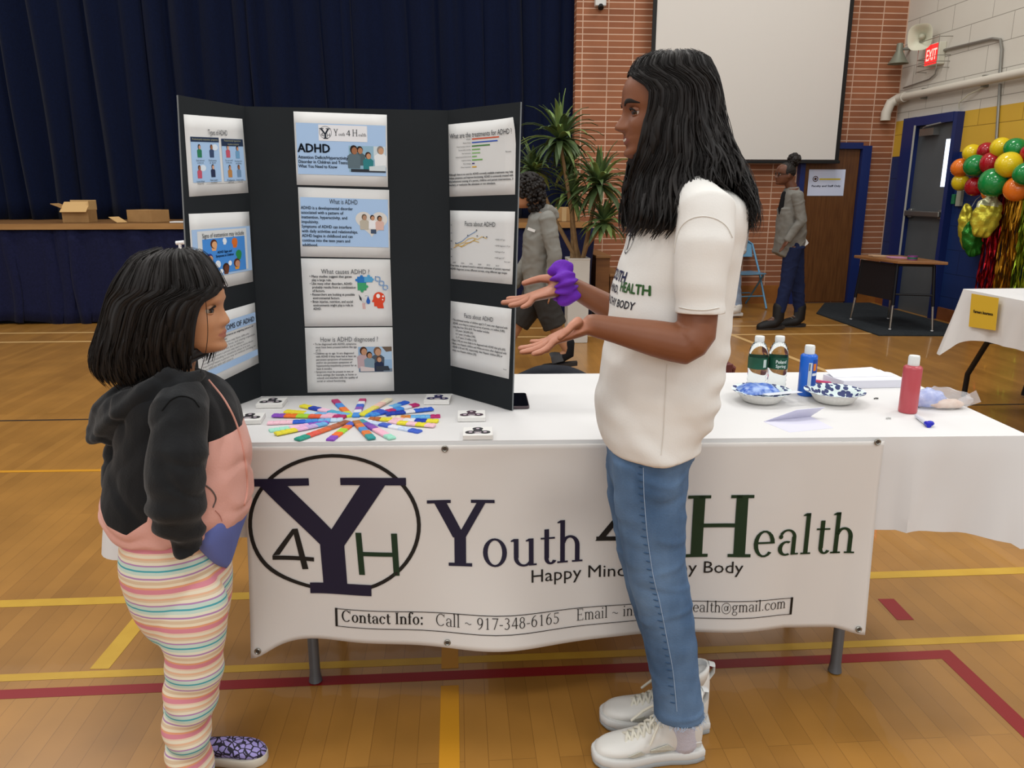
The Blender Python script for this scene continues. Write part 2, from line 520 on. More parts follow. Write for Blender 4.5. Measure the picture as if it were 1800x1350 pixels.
q = MB(); q.box((XR - .011, 4.78, .065), (.022, 6.2, .13)); q.box((XR - .011, 9.0, .065), (.022, .27, .13)); mk('baseboard_right', q, m_bb, smooth=False, kind='structure')
q = MB(); q.box((2.74, YB - .01, .11), (2.56, .02, .22)); q.box((4.99, YB - .01, .07), (.28, .02, .14)); mk('baseboard_back', q, M('oak base', '#9a6530', 0.35, var=(5, '#7d4c22', 0.25)), smooth=False, kind='structure')

# stage
m_oak = M('stage oak', '#8a643c', 0.45, var=(4, '#6f4c2b', 0.3), stretch=(1, 8, 8)); m_dark = M('stage dark void', '#0b0b10', 0.9)
st = MB(); st.box((-3.8, 8.9, .992), (10.38, 1.4, .046)); st.cur = 1; st.box((-3.8, 8.85, .484), (10.3, 1.1, .966))
mk('stage_platform', st, [m_oak, m_dark], smooth=False, kind='structure')
q = MB(); q.box((-3.8, 8.19, .985), (10.38, .02, .055)); mk('trim_stage', q, M('stage lip oak', '#a9814f', 0.4, var=(3, '#8d6538', 0.3), stretch=(1, 8, 8)), smooth=False, kind='structure')

m_cur = M('navy stage velvet', '#080f24', 0.9, spec=0.1, sheen=0.05, var=(60, '#0a132c', 0.2), bump=(140, .25))


def drape(name, x0, x1, y, z0, z1, amp, lam, seed, mat, label, cat, taper=0.0, hemvar=0.0, nz_=18, push=None):
    rnd = random.Random(seed); mb = MB()
    folds = []; x = x0
    while x < x1:
        l_ = lam * rnd.uniform(.55, 1.5); folds.append((x, l_, amp * rnd.uniform(.45, 1.25), rnd.uniform(-1, 1))); x += l_
    xs = []
    for fx, l_, a, s_ in folds:
        for i in range(8): xs.append((fx + l_ * i / 8, i / 8, a, s_, l_))
    rows = []
    for k in range(nz_ + 1):
        t = k / nz_
        row = []
        for (xx, ph, a, s_, l_) in xs:
            g = 1 - taper * t
            dy = a * g * (abs(math.sin(PI * ph)) ** .7 - .5) + .25 * a * math.sin(2 * PI * xx * 3.1 + 2 * t)
            zz = z1 * t + z0 * (1 - t) + (hemvar * math.sin(xx * 5.1 + s_) * (1 - t) if hemvar else 0)
            xo = .05 * s_ * (1 - t) * l_ * 4 + (.03 * math.sin(t * 5 + s_ * 6) * (1 - t))
            row.append((xx + xo, y - dy, zz))
        rows.append(row)
    n = len(xs)
    mb.add([p for r in rows for p in r], [(k * n + i, k * n + i + 1, (k + 1) * n + i + 1, (k + 1) * n + i) for k in range(nz_) for i in range(n - 1)])
    o = mk(name, mb, mat, sharp=None, label=label, cat=cat)
    sd = o.modifiers.new('cloth', 'SOLIDIFY'); sd.thickness = .006
    return o


drape('stage_curtain', -8.6, 1.30, 9.36, 1.018, 4.7, .11, .24, 3, m_cur, 'tall dark navy pleated curtain closing the stage opening', 'curtain', 0.15)
m_skt = M('navy skirt cloth', '#1b1e3c', 0.9, spec=0.1, sheen=0.05, var=(50, '#161932', 0.2), bump=(140, .25))
drape('stage_skirt', -8.6, 1.42, 8.215, .02, .955, .05, .2, 11, m_skt, 'navy gathered cloth skirt hanging below the stage edge', 'curtain', 0.6, .02, 8)

# stage stair block beside the brick
m_stair = M('stair oak', '#7d532d', 0.4, var=(4, '#5f3c1f', 0.3), stretch=(1, 6, 6))
t = thing('stage_stairs', 'brown wooden steps against the brick at the end of the stage', 'stairs', (1.72, 8.7, 0))
for k in range(3):
    q = MB(); q.box((1.58 + .16 * k, 8.72, (.62 - .2 * k) / 2 + .01), (.15, .8, .62 - .2 * k)); mk('riser', q, m_stair, t, smooth=False)
    q = MB(); q.box((1.58 + .16 * k, 8.71, .645 - .2 * k), (.17, .84, .03)); mk('tread', q, m_oak, t, smooth=False, bev=.006)

# projector screen
t = thing('projector_screen', 'large white projector screen with black edge hanging on the brick wall', 'screen', (3.3, 9.0, 1.65))
fa = MB(); fa.box((3.3, 9.0, 3.14), (2.16, .006, 2.92)); mk('screen_fabric', fa, M('screen white', '#cfcbc5', 0.7, spec=.2), t, smooth=False)
m_black = M('matte black', '#101010', 0.6)
for sx in (2.2, 4.4):
    q = MB(); q.box((sx, 8.998, 3.12), (.045, .01, 2.95)); mk('side_border', q, m_black, t, smooth=False)
q = MB(); q.box((3.3, 8.995, 1.655), (2.27, .03, .035)); mk('bottom_bar', q, m_black, t, smooth=False, bev=.005)
q = MB(); q.tube([(2.0, 9.02, 4.66), (4.6, 9.02, 4.66)], .07, 12); mk('roller_housing', q, m_black, t)

# wooden door in the brick wall
m_dw = M('door veneer', '#6b4524', 0.35, var=(5, '#4f2f17', 0.28), stretch=(9, 1, .7)); m_dbl = M('blue gloss frame', '#18275c', 0.35)
q = MB(); q.box((4.41, YB - .02, .91), (.64, .04, 1.78)); d1 = mk('door_1', q, m_dw, smooth=False, kind='structure')
q = MB(); q.box((4.075, YB - .022, .905), (.03, .022, .9)); q.box((4.075, YB - .022, 1.4), (.05, .022, .3)); 
mk('door_window', q, M('dark wired glass', '#1a1410', 0.1), d1, smooth=False)
q = MB(); q.ell((4.12, YB - .07, .86), (.03, .035, .03)); q.tube([(4.12, YB - .04, .86), (4.12, YB - .07, .86)], .012); mk('door_knob', q, M('brass', '#8f7040', .3, 1), d1)
q = MB(); q.box((4.79, YB - .04, .92), (.11, .1, 1.84)); q.box((4.04, YB - .04, .92), (.06, .1, 1.84)); q.box((4.40, YB - .041, 1.84), (.67, .098, .07)); mk('trim_1', q, m_dbl, smooth=False, kind='structure')
# paper notice on that door
fn = lambda u, v, h: Vector((4.135 + u * .44, YB - .043 - h, 1.275 + v * .30))
pn = thing('door_notice', 'laminated white notice reading Faculty and Staff Only on the wooden door', 'sign', (4.355, YB - .043, 1.275))
q = MB(); q.prism([(0, 0), (1, 0), (1, 1), (0, 1)], .003, fn); mk('notice_sheet', q, M('laminated paper', '#c9d0e4', 0.12, coat=.6), pn, smooth=False)
q = MB(); put_text(q, 'Faculty and Staff Only', .5, .34, .1, lambda u, v, h: fn(u, v, .004), 0, 'C', .80, grow=.003); q.cur = 1
q.flat([(.3, .60), (.88, .60), (.88, .66), (.3, .66)], lambda u, v, h: fn(u, v, .004)); q.cur = 2
q.ring(.19, .64, .075, .11, .02, .03, lambda u, v, h: fn(u, v, .004)); q.disc(.19, .64, .035, .05, lambda u, v, h: fn(u, v, .004)); mk('printed_text', q, [blank('1c2850'), blank('c9b23c'), blank('4a2d20')], pn, smooth=False)

# grey metal door in the right wall
m_gry = M('grey steel door', '#55585a', 0.45, var=(3, '#4b4f52', 0.3)); m_chr = M('satin steel', '#9a9a96', 0.35, .9)
q = MB(); q.box((XR - .012, 8.285, 1.01), (.024, .67, 2.02)); d2 = mk('door_2', q, m_gry, smooth=False, kind='structure')
q = MB(); q.box((XR - .026, 8.03, 1.615), (.006, .14, .48)); mk('door_window', q, M('bright window glass', '#dfeaf5', .2, emit=('#dbe8ff', 1.5)), d2, smooth=False)
q = MB(); q.box((XR - .07, 8.29, 1.09), (.05, .64, .06)); q.box((XR - .035, 8.56, 1.09), (.06, .06, .1)); q.box((XR - .035, 8.0, 1.09), (.06, .06, .1)); mk('push_bar', q, m_chr, d2, smooth=False, bev=.01)
q = MB(); q.box((XR - .06, 8.37, 1.945), (.07, .26, .075)); q.tube([(XR - .09, 8.44, 1.99), (XR - .14, 8.3, 2.0), (XR - .06, 8.12, 2.03)], .01, 6); mk('door_closer', q, m_chr, d2, smooth=False)
q = MB(); q.box((XR - .04, 8.74, 1.06), (.08, .24, 2.12)); q.box((XR - .041, 8.285, 2.07), (.082, .67, .094)); q.box((XR - .039, 7.92, 1.056), (.078, .06, 2.112)); mk('trim_2', q, m_dbl, smooth=False, kind='structure')
q = MB(); q.box((XR - .085, 8.612, 1.03), (.012, .02, 2.0)); mk('trim_3', q, M('white jamb edge', '#a9a9a2', .5), smooth=False, kind='structure')

# exit sign with wire guard
ex = thing('exit_sign', 'red lit EXIT sign in a wire guard above the grey metal door', 'sign', (XR, 8.48, 2.62))
q = MB(); q.box((XR - .04, 8.47, 2.735), (.08, .24, .22)); mk('housing', q, M('cream metal', '#c9c6b4', .5), ex, smooth=False, bev=.008)
fx = lambda u, v, h: Vector((XR - .082 - h, 8.58 - u * .22, 2.635 + v * .2))
q = MB(); q.flat([(0, 0), (1, 0), (1, 1), (0, 1)], fx, .001); mk('lit_face', q, M('red sign plastic', '#c22222', .4, emit=('#ff2a2a', 1.0)), ex, smooth=False)
q = MB(); put_text(q, 'EXIT', .5, .22, .80, fx, .003, 'C', .86, grow=.01); mk('sign_lettering', q, M('sign letters', '#ff8f85', .4, emit=('#ff9a90', 1.5)), ex, smooth=False)
q = MB()
for zz in (2.58, 2.64, 2.70, 2.88): q.tube([(XR, 8.66, zz), (XR - .13, 8.64, zz), (XR - .13, 8.28, zz), (XR, 8.26, zz)], .004, 5)
for yy in (8.64, 8.28): q.tube([(XR - .13, yy, 2.56), (XR - .13, yy, 2.9)], .004, 5)
mk('wire_guard', q, M('guard wire', '#8d8a80', .4, .7), ex)

# horn speaker, bell, pipes
m_cream = M('cream horn plastic', '#c8c7b2', .5)
hp = thing('horn_speaker', 'cream square mouthed horn loudspeaker on the white wall near the corner', 'speaker', (XR, 8.84, 2.85))
c0 = Xp(1619, 65, 5.0); ax = Vector((-.75, -.62, -.12)).normalized(); MR = ax.to_track_quat('Z', 'Y').to_matrix()
q = MB(); rings = []
for r_, z_ in ((.018, -.14), (.03, -.11), (.045, -.06), (.085, -.01), (.118, .025), (.125, .03), (.112, .026), (.08, -.005), (.04, -.05), (.02, -.06)):
    ring = []
    for j in range(28):
        a = 2 * PI * j / 28; k = (abs(math.cos(a)) ** 3.2 + abs(math.sin(a)) ** 3.2) ** (-1 / 3.2)
        ring.append(c0 + MR @ Vector((r_ * k * math.cos(a), r_ * k * 1.05 * math.sin(a), z_)))
    rings.append(ring)
q.loft(rings); mk('horn', q, m_cream, hp)
q = MB(); q.ell(c0 + ax * -.02, (.032, .032, .032)); q.tube([c0 + ax * -.05, c0 + ax * -.01], .03, 12); mk('driver_plug', q, M('dim cream', '#a5a48f', .5), hp)
q = MB(); q.tube([c0 + ax * -.1, c0 + ax * -.14 + Vector((.06, .02, 0)), (XR, c0.y + .08, c0.z)], .018, 8); mk('wall_bracket', q, M('grey bracket', '#77766c', .5), hp)
be = thing('wall_bell', 'grey green metal bell horn under the cream loudspeaker in the corner', 'bell', (5.05, 9.0, 2.55))
c1 = Yp(1580, 98, 9.0)
q = MB(); q.lathe([(.03, .13), (.034, .12), (.036, .05), (.05, .02), (.08, -.04), (.105, -.075), (.112, -.085), (.098, -.078), (.06, -.02), (.02, .03)], c1, 20); mk('bell_body', q, M('grey green metal', '#7f8273', .5, .3), be)
q = MB(); q.tube([c1 + Vector((0, 0, .1)), c1 + Vector((.06, .06, .08)), (XR, 9.02, c1.z + .08)], .016, 8); mk('bell_bracket', q, M('grey bracket', '#77766c', .5), be)
pp = thing('wall_pipe', 'thick white painted heating pipe running along the right wall', 'pipe', (5.09, 6.5, 2.3))
q = MB(); q.tube([(5.085, 4.2, 2.36), (5.085, 8.95, 2.36)], .042, 14); mk('pipe_run', q, M('white pipe paint', '#c5bfb2', .45), pp)
q = MB(); q.tube([(5.085, 8.92, 2.36), (5.085, 9.05, 2.355), (5.02, 9.09, 2.31), (4.98, 9.09, 2.2), (4.98, 9.09, 2.12)], .055, 14); mk('pipe_elbow', q, M('white pipe paint', '#c5bfb2', .45), pp)
for yy in (8.6, 7.6, 6.6):
    q = MB(); q.box((5.12, yy, 2.36), (.06, .03, .11)); mk('pipe_bracket', q, M('grey bracket', '#77766c', .5), pp, smooth=False)
m_cond = M('galvanised conduit', '#8f8d86', .4, .7)
q = MB(); q.tube([(XR - .02, 8.36, 2.76), (XR - .02, 7.6, 2.74), (XR - .02, 7.48, 2.71), (XR - .02, 7.44, 2.62), (XR - .02, 7.42, 2.41)], .014, 8)
q.tube([(XR - .018, 7.40, 2.31), (XR - .018, 7.27, 1.3)], .013, 8)
tag(mk('conduit', q, m_cond), 'thin grey metal conduit bending down the wall right of the exit sign', 'conduit')
q = MB(); q.tube([(XR - .02, 8.45, 2.6), (XR - .02, 8.46, 2.54), (XR - .02, 8.56, 2.50), (XR - .02, 9.05, 2.47)], .008, 6); tag(mk('cable', q, m_cond), 'thin dark cable dropping from the exit sign to the white pipe', 'cable')
q = MB(); q.tube([(XR - .02, 7.62, 2.31), (XR - .05, 7.8, 2.26), (XR - .04, 7.95, 2.2), (XR - .02, 7.97, 2.14)], .006, 6); tag(mk('cable', q, m_cream), 'short cream cable curling out below the white pipe', 'cable')
q = MB(); q.box((XR - .02, 7.76, 1.26), (.04, .07, .16)); ab = thing('alarm_box', 'small beige alarm box with green cover beside the grey door', 'alarm box', (XR, 7.76, 1.18)); mk('alarm_body', q, M('beige box', '#9a9a8c', .5), ab, smooth=False, bev=.006)
q = MB(); q.box((XR - .025, 7.83, 1.25), (.05, .05, .1)); mk('green_cover', q, M('green plastic', '#1d6b46', .4), ab, smooth=False, bev=.006)
t = thing('wall_box', 'small white box on the brick at the top beside the screen', 'box', (1.62, YB, 3.28))
q = MB(); q.box((1.62, YB - .04, 3.33), (.12, .08, .09)); mk('box_body', q, M('white plastic', '#c9c9c6', .4), t, smooth=False, bev=.01)
q = MB(); q.tube([(1.62, YB - .06, 3.29), (1.62, YB - .08, 3.26)], .03, 12); mk('lens', q, m_black, t)

# floor mat
q = MB(); mp_ = [Zp(1432, 536), Zp(1436, 553), Zp(1551, 591), Zp(1668, 591)]
poly = [(4.45, 9.05), (4.0, 8.3), (3.98, 6.95), (5.02, 6.85), (5.02, 9.05)]
q.prism(poly, .012, lambda u, v, h: Vector((u, v, h)))
tag(mk('floor_mat', q, M('charcoal carpet', '#33373a', .95, spec=.1, var=(40, '#2a2e31', .2), bump=(200, .4)), smooth=False), 'charcoal entrance mat on the floor under the school desk', 'mat')

# cardboard boxes on the stage
m_card = M('cardboard', '#ab8658', .8, spec=.15, var=(6, '#97734a', .25)); m_card2 = M('cardboard inner', '#c4a06c', .8, spec=.15)
bx = thing('cardboard_box', 'open cardboard box with flaps up on the stage edge, left one', 'box', (-3.9, 8.52, 1.017), .03)
q = MB(); q.box((-3.89, 8.52, 1.08), (.26, .2, .125)); mk('box_body', q, m_card, bx, smooth=False)
q = MB(); q.box((-3.89, 8.635, 1.19), (.26, .006, .1)); q.box((-3.76, 8.54, 1.19), (.006, .18, .09)); mk('flap', q, m_card2, bx, smooth=False)
q = MB(); q.box((-3.89, 8.44, 1.172), (.26, .16, .006), Matrix.Rotation(R(38), 3, 'X')); mk('flap', q, m_card2, bx, smooth=False)
q = MB(); q.box((-4.065, 8.5, 1.185), (.11, .18, .006), Matrix.Rotation(R(22), 3, 'Y')); mk('flap', q, m_card, bx, smooth=False)
bx = thing('cardboard_box', 'low closed cardboard box on the stage edge beside the display board', 'box', (-3.2, 8.5, 1.017), .42)
q = MB(); q.box((-3.2, 8.52, 1.08), (.34, .24, .125), Matrix.Rotation(-.5, 3, 'Z')); mk('box_body', q, m_card, bx, smooth=False, bev=.003)
q = MB(); q.box((-3.47, 8.42, 1.045), (.13, .12, .005), Matrix.Rotation(-.5, 3, 'Z') @ Matrix.Rotation(R(24), 3, 'Y')); mk('flap', q, m_card2, bx, smooth=False)
bx = thing('cardboard_box', 'cardboard box on the stage behind the tall potted plant', 'box', (1.18, 8.5, 1.017))
q = MB(); q.box((1.16, 8.5, 1.09), (.28, .2, .145)); mk('box_body', q, m_card, bx, smooth=False, bev=.003)
q = MB(); q.box((1.16, 8.398, 1.09), (.05, .004, .145)); mk('tape', q, M('packing tape', '#b89b70', .25), bx, smooth=False)
q = MB(); q.prism([(0, 0), (.2, .02), (.19, .13), (.01, .12)], .012, lambda u, v, h: Vector((-2.92 + u, 8.32 + v, 1.017 + h))); tag(mk('paper_pile', q, M('paper', '#dcdcda', .7), smooth=False), 'small pile of white paper on the stage by the board', 'paper')

# ------------------------------------------------------------------ plant
m_leaf = M('dracaena leaf', '#4f6337', .5, var=(7, '#37492a', .25)); m_leaf2 = M('dracaena leaf pale', '#8a9d5c', .45, var=(7, '#56743b', .25)); m_cane = M('dracaena cane', '#8a6f4c', .8, var=(20, '#6d5335', .3))
dt = thing('dracaena_plant', 'tall dracaena with spiky leaf heads in a white square planter by the brick', 'plant', (1.08, 6.9, 0))
q = MB(); pr_ = [(.092, 0), (.098, .74), (.102, .76), (.09, .76), (.085, .70)]
rings = []
for r_, z_ in pr_: rings.append([Vector((1.08 + r_ * i, 6.9 + r_ * j, z_)) for i, j in ((-1, -1), (1, -1), (1, 1), (-1, 1))])
q.loft(rings); mk('planter', q, M('white planter', '#c9c6bf', .4), dt, smooth=False, bev=.006)
q = MB(); q.box((1.08, 6.9, .70), (.16, .16, .02)); mk('soil', q, M('soil', '#2b1f16', .95), dt, smooth=False)
heads = [((984, 246), 6.9, 62, 40), ((1052, 325), 6.75, 60, 40), ((938, 300), 7.05, 48, 26), ((1003, 345), 7.0, 46, 24), ((1062, 392), 6.7, 46, 30), ((1000, 292), 7.1, 40, 18)]
rnd = random.Random(5)
for (px, py), Y, rp, n in heads:
    c = Yp(px, py, Y); L = rp * (Y) / F * 1.15
    q = MB(); q.tube([Vector((1.08 + rnd.uniform(-.06, .06), 6.9, .66)), Vector((1.08, 6.9, .66)).lerp(c, .45) + Vector((rnd.uniform(-.03, .03), 0, .02)), c], [.022, .018, .013], 8); mk('cane', q, m_cane, dt)
    q = MB(); n = int(n * 1.7)
    for i in range(n):
        q.cur = 0 if rnd.random() < .72 else 1
        az = 2.4 * i + rnd.uniform(-.25, .25); el = R(82 - 115 * (i / n) + rnd.uniform(-10, 10)); ln = L * rnd.uniform(.8, 1.2)
        d = Vector((math.cos(az) * math.cos(el), math.sin(az) * math.cos(el), math.sin(el))); sd = Vector((-math.sin(az), math.cos(az), 0)); p = Vector(c); vs = []
        for k in range(7):
            tt = k / 6; wd = .024 * (1 - tt ** 2.2) * (0.7 + .6 * min(1, tt * 4)) + .0006
            nn = d.cross(sd).normalized() * .004
            vs += [p - sd * wd, p + nn * -1, p + sd * wd]
            p = p + d * ln / 6; d = (d + Vector((0, 0, -.30 * (0.4 + tt)))).normalized()
        fs = []
        for k in range(6): fs += [(3 * k, 3 * k + 1, 3 * k + 4, 3 * k + 3), (3 * k + 1, 3 * k + 2, 3 * k + 5, 3 * k + 4)]
        q.add(vs, fs)
    o = mk('leaf_crown', q, [m_leaf, m_leaf2], dt); sd_ = o.modifiers.new('leaf', 'SOLIDIFY'); sd_.thickness = .0015

# ------------------------------------------------------------------ balloons and foil fringe
m_bal = {'yellow': M('yellow balloon', '#e0c41c', .18, coat=.4), 'red': M('red balloon', '#a51420', .18, coat=.4), 'green': M('green balloon', '#14803a', .18, coat=.4), 'orange': M('orange balloon', '#e5761f', .18, coat=.4)}
bal = [('yellow', 590, 275, 66, 5.00, 'yellow balloon at the upper left of the garland'), ('red', 690, 262, 66, 5.02, 'red balloon behind the top of the garland, between two yellow ones'),
       ('yellow', 792, 237, 76, 4.96, 'yellow balloon highest in the garland'), ('green', 892, 243, 78, 4.93, 'green balloon at the upper right of the garland'), ('red', 990, 275, 62, 4.96, 'red balloon cut by the right edge of the photo'),
       ('orange', 508, 376, 66, 4.98, 'orange balloon at the left tip of the garland'), ('green', 612, 362, 80, 4.88, 'green balloon beside the orange one at the left tip'), ('red', 722, 345, 78, 4.92, 'red balloon in the middle of the garland'),
       ('yellow', 846, 355, 94, 4.84, 'large yellow balloon in the middle of the garland'), ('green', 960, 420, 84, 4.84, 'green balloon low at the right edge of the garland'), ('yellow', 510, 478, 62, 5.02, 'yellow balloon lowest at the left tip of the garland'),
       ('red', 612, 506, 72, 4.94, 'red balloon at the lower left of the garland'), ('green', 738, 480, 102, 4.80, 'largest green balloon at the bottom of the garland'), ('orange', 722, 550, 66, 4.98, 'orange balloon tucked under the largest green one'),
       ('orange', 898, 525, 88, 4.88, 'orange balloon at the lower right of the garland')]
for col, cx, cy, r_, X_, lab in bal:
    c = Xp(1560 + cx / 3.971, 200 + cy / 3.971, X_); dist = (c - Vector(EYE)).dot(Vector(fw)); rr = r_ / 3.971 * dist / F * .94
    t = thing('balloon', lab, 'balloon', c - Vector((0, 0, rr * 1.06)), 0, 'balloons of the garland on the right wall')
    ax = Vector((rnd.uniform(.2, .8), rnd.uniform(-.3, .5), rnd.uniform(-.6, .2))).normalized(); MR = ax.to_track_quat('Z', 'Y').to_matrix()
    q = MB(); prof = [(max(.001, rr * math.sin(PI * k / 18) * (1 - .06 * max(0, math.cos(PI * k / 18)))), -rr * 1.04 * math.cos(PI * k / 18)) for k in range(19)]
    q.lathe(prof, c, 28, MR); mk('balloon_skin', q, m_bal[col], t, sharp=None)
    q = MB(); q.lathe([(.004, rr * 1.02), (.006, rr * 1.06), (.011, rr * 1.1)], c, 10, MR); mk('knot', q, m_bal[col], t)


def foil(name, cx, cy, sx, sy, X_, rot, mats, matfn, label):
    c = Xp(1560 + cx / 3.971, 200 + cy / 3.971, X_); k = (c - Vector(EYE)).dot(Vector(fw)) / F / 3.971
    q = MB(); Mr = Matrix.Rotation(R(-20), 3, 'Z') @ Matrix.Rotation(rot, 3, 'Y')
    q.ell((0, 0, 0), (sx * k, .06, sy * k), 40, 24)
    me = q.mesh('tmp'); me.update()
    for v in me.vertices:
        p = v.co; a = math.atan2(p.z, p.x); rad = math.hypot(p.x / (sx * k), p.z / (sy * k))
        p.y += .012 * math.sin(a * 17) * rad ** 3 + .02 * noise.noise(p * 18)
        f_ = 1 + .05 * rad ** 4 * math.sin(a * 9)
        p.x *= f_; p.z *= f_
        v.co = c + Mr @ p
    t = thing(name, label, 'balloon', (c.x, c.y, c.z - sy * k))
    mk('foil_skin', me, mats, t, sharp=None, matfn=matfn(c))
    q = MB(); q.tube([c + Vector((.0, 0, sy * k * .8)), c + Vector((.03, -.02, sy * k * .8 + .09)), Xp(1735, 335, 4.96)], .003, 5); mk('ribbon', q, M('white ribbon', '#d0d0c8', .5), t)
    return t


m_fy = M('crinkled yellow foil', '#c9bf3e', .25, .55, bump=(30, .5)); m_fy2 = M('pale foil', '#c8c8a0', .3, .5, bump=(30, .5)); m_fg = M('green foil', '#2d7a2a', .25, .5, bump=(30, .5))
foil('foil_balloon', 690, 720, 92, 150, 4.86, R(8), [m_fy, m_fy2], lambda c: (lambda p, n: 1 if p.z > c.z + .1 else 0), 'crumpled pale yellow foil balloon hanging under the garland')
foil('foil_balloon', 560, 800, 60, 165, 4.98, R(-10), [m_fy], lambda c: (lambda p, n: 0), 'slim yellow foil balloon behind the green foil one')
foil('foil_balloon', 590, 880, 62, 125, 4.93, R(-14), [m_fg], lambda c: (lambda p, n: 0), 'green leaf shaped foil balloon hanging beside the grey door')

for nm, x0, x1, colr, lab in (('red', 1727, 1757, '#8f1018', 'metallic red foil fringe curtain left of the gold one'), ('gold', 1757, 1789, '#a8741a', 'metallic gold foil fringe curtain between red and green'), ('green', 1789, 1815, '#7d8f22', 'metallic green gold foil fringe curtain at the right edge')):
    y0, y1 = Xp(x0, 430, 5.02).y, Xp(x1, 430, 5.02).y
    q = MB(); n = 34
    for i in range(n):
        yy = y0 + (y1 - y0) * (i + .5) / n; wv = rnd.uniform(0, 6); vs = []
        lo = .03 + rnd.uniform(0, .06)
        for k in range(22):
            tt = k / 21; z = 1.45 * (1 - tt) + lo * tt
            a = wv + tt * rnd.uniform(2, 9); dx, dy = .008 * math.cos(a), .008 * math.sin(a)
            cx_ = 5.02 + .03 * math.sin(i * 1.9) * (.4 + .6 * tt) + .01 * math.sin(tt * 9 + wv)
            vs += [(cx_ - dx, yy - dy, z), (cx_ + dx, yy + dy, z)]
        q.add(vs, [(2 * k, 2 * k + 1, 2 * k + 3, 2 * k + 2) for k in range(21)])
    q.box((5.02, (y0 + y1) / 2, 1.46), (.05, abs(y1 - y0), .02))
    mk('foil_fringe_curtain', q, M(nm + ' tinsel foil', colr, .18, .85), smooth=False, label=lab, cat='curtain')

# ------------------------------------------------------------------ school desk on the mat
sd = thing('school_desk', 'small school desk with black metal front and wooden top on the mat', 'desk', (4.4, 7.55, .012))
A_, B_, C_, D_ = Zp(1495.5, 562, .012), Zp(1561, 561, .012), Zp(1564, 580, .012), Zp(1638, 583, .012)
zt = Yp(1497, 449, A_.y).z
m_frm = M('black tube steel', '#16161a', .4, .3); m_dt = M('desk laminate', '#96693f', .4, var=(5, '#7f5430', .3)); m_leg = M('chrome leg', '#b5b2ab', .25, .95)
tp = [A_ + (A_ - C_) * .06 + (A_ - B_) * .04, B_ + (B_ - C_) * .02 + (B_ - A_) * .1, D_ + (D_ - B_) * .06 + (D_ - C_) * .1, C_ + (C_ - A_) * .06 + (C_ - D_) * .06]
q = MB(); q.loft([[Vector((p.x, p.y, zt - .028)) for p in tp], [Vector((p.x, p.y, zt)) for p in tp]]); mk('desk_top', q, m_dt, sd, smooth=False, bev=.006)
ctr = (A_ + B_ + C_ + D_) / 4
ins = {}
for p in (A_, B_, C_, D_):
    top_ = p.lerp(Vector((ctr.x, ctr.y, 0)), .14); ins[id(p)] = Vector((top_.x, top_.y, zt - .04))
    mid = ins[id(p)].lerp(p, .62)
    q = MB(); q.tube([ins[id(p)], mid], .016, 8); q.cur = 1; q.tube([mid, p + Vector((0, 0, .012))], .011, 8); q.cur = 2; q.ell(p + Vector((0, 0, .008)), (.014, .014, .008), 10, 6); mk('leg', q, [m_frm, m_leg, M('white foot', '#c9c9c9', .4)], sd)
q = MB(); a, c = ins[id(A_)], ins[id(C_)]; n_ = (c - a).cross(Vector((0, 0, 1))).normalized() * .006
lo_a, lo_c = a.lerp(A_, .55), c.lerp(C_, .55)
q.loft([[a - n_, c - n_, lo_c - n_, lo_a - n_], [a + n_, c + n_, lo_c + n_, lo_a + n_]]); mk('front_panel', q, M('black sheet steel', '#1d1c20', .5, .2, bump=(60, .1)), sd, smooth=False)
q = MB(); q.tube([ins[id(C_)].lerp(C_, .45), ins[id(D_)].lerp(D_, .45)], .01, 8); mk('side_rail', q, m_frm, sd)
q = MB(); q.tube([ins[id(C_)], ins[id(D_)]], .016, 8); mk('top_rail', q, m_frm, sd)
for k, (u, v, hx, lab, cat) in enumerate(((.25, .3, '#c9a886', 'tan paper lying on the school desk', 'paper'), (.5, .45, '#c58fb0', 'pink packet lying on the school desk', 'packet'))):
    p = tp[0].lerp(tp[1], v).lerp(tp[3].lerp(tp[2], v), u)
    q = MB(); q.prism([(-.09, -.06), (.09, -.05), (.08, .06), (-.08, .05)], .012, lambda a, b, h: Vector((p.x + a, p.y + b, zt + .001 + h + .004 * math.sin(a * 50)))); tag(mk(cat, q, M('desk ' + cat, hx, .6), smooth=False), lab, cat)
p = tp[0].lerp(tp[1], .5).lerp(tp[3].lerp(tp[2], .5), .78); tt = thing('tape_roll', 'purple tin with green band standing on the school desk', 'tin', (p.x, p.y, zt + .001))
q = MB(); q.lathe([(.045, 0), (.045, .04), (.04, .04), (.04, .005)], (p.x, p.y, zt + .001), 18); mk('tin_body', q, M('purple tin', '#7d3f78', .4), tt); q = MB(); q.lathe([(.0465, .012), (.0465, .026)], (p.x, p.y, zt + .001), 18); mk('green_band', q, M('green plastic', '#1d6b46', .4), tt)

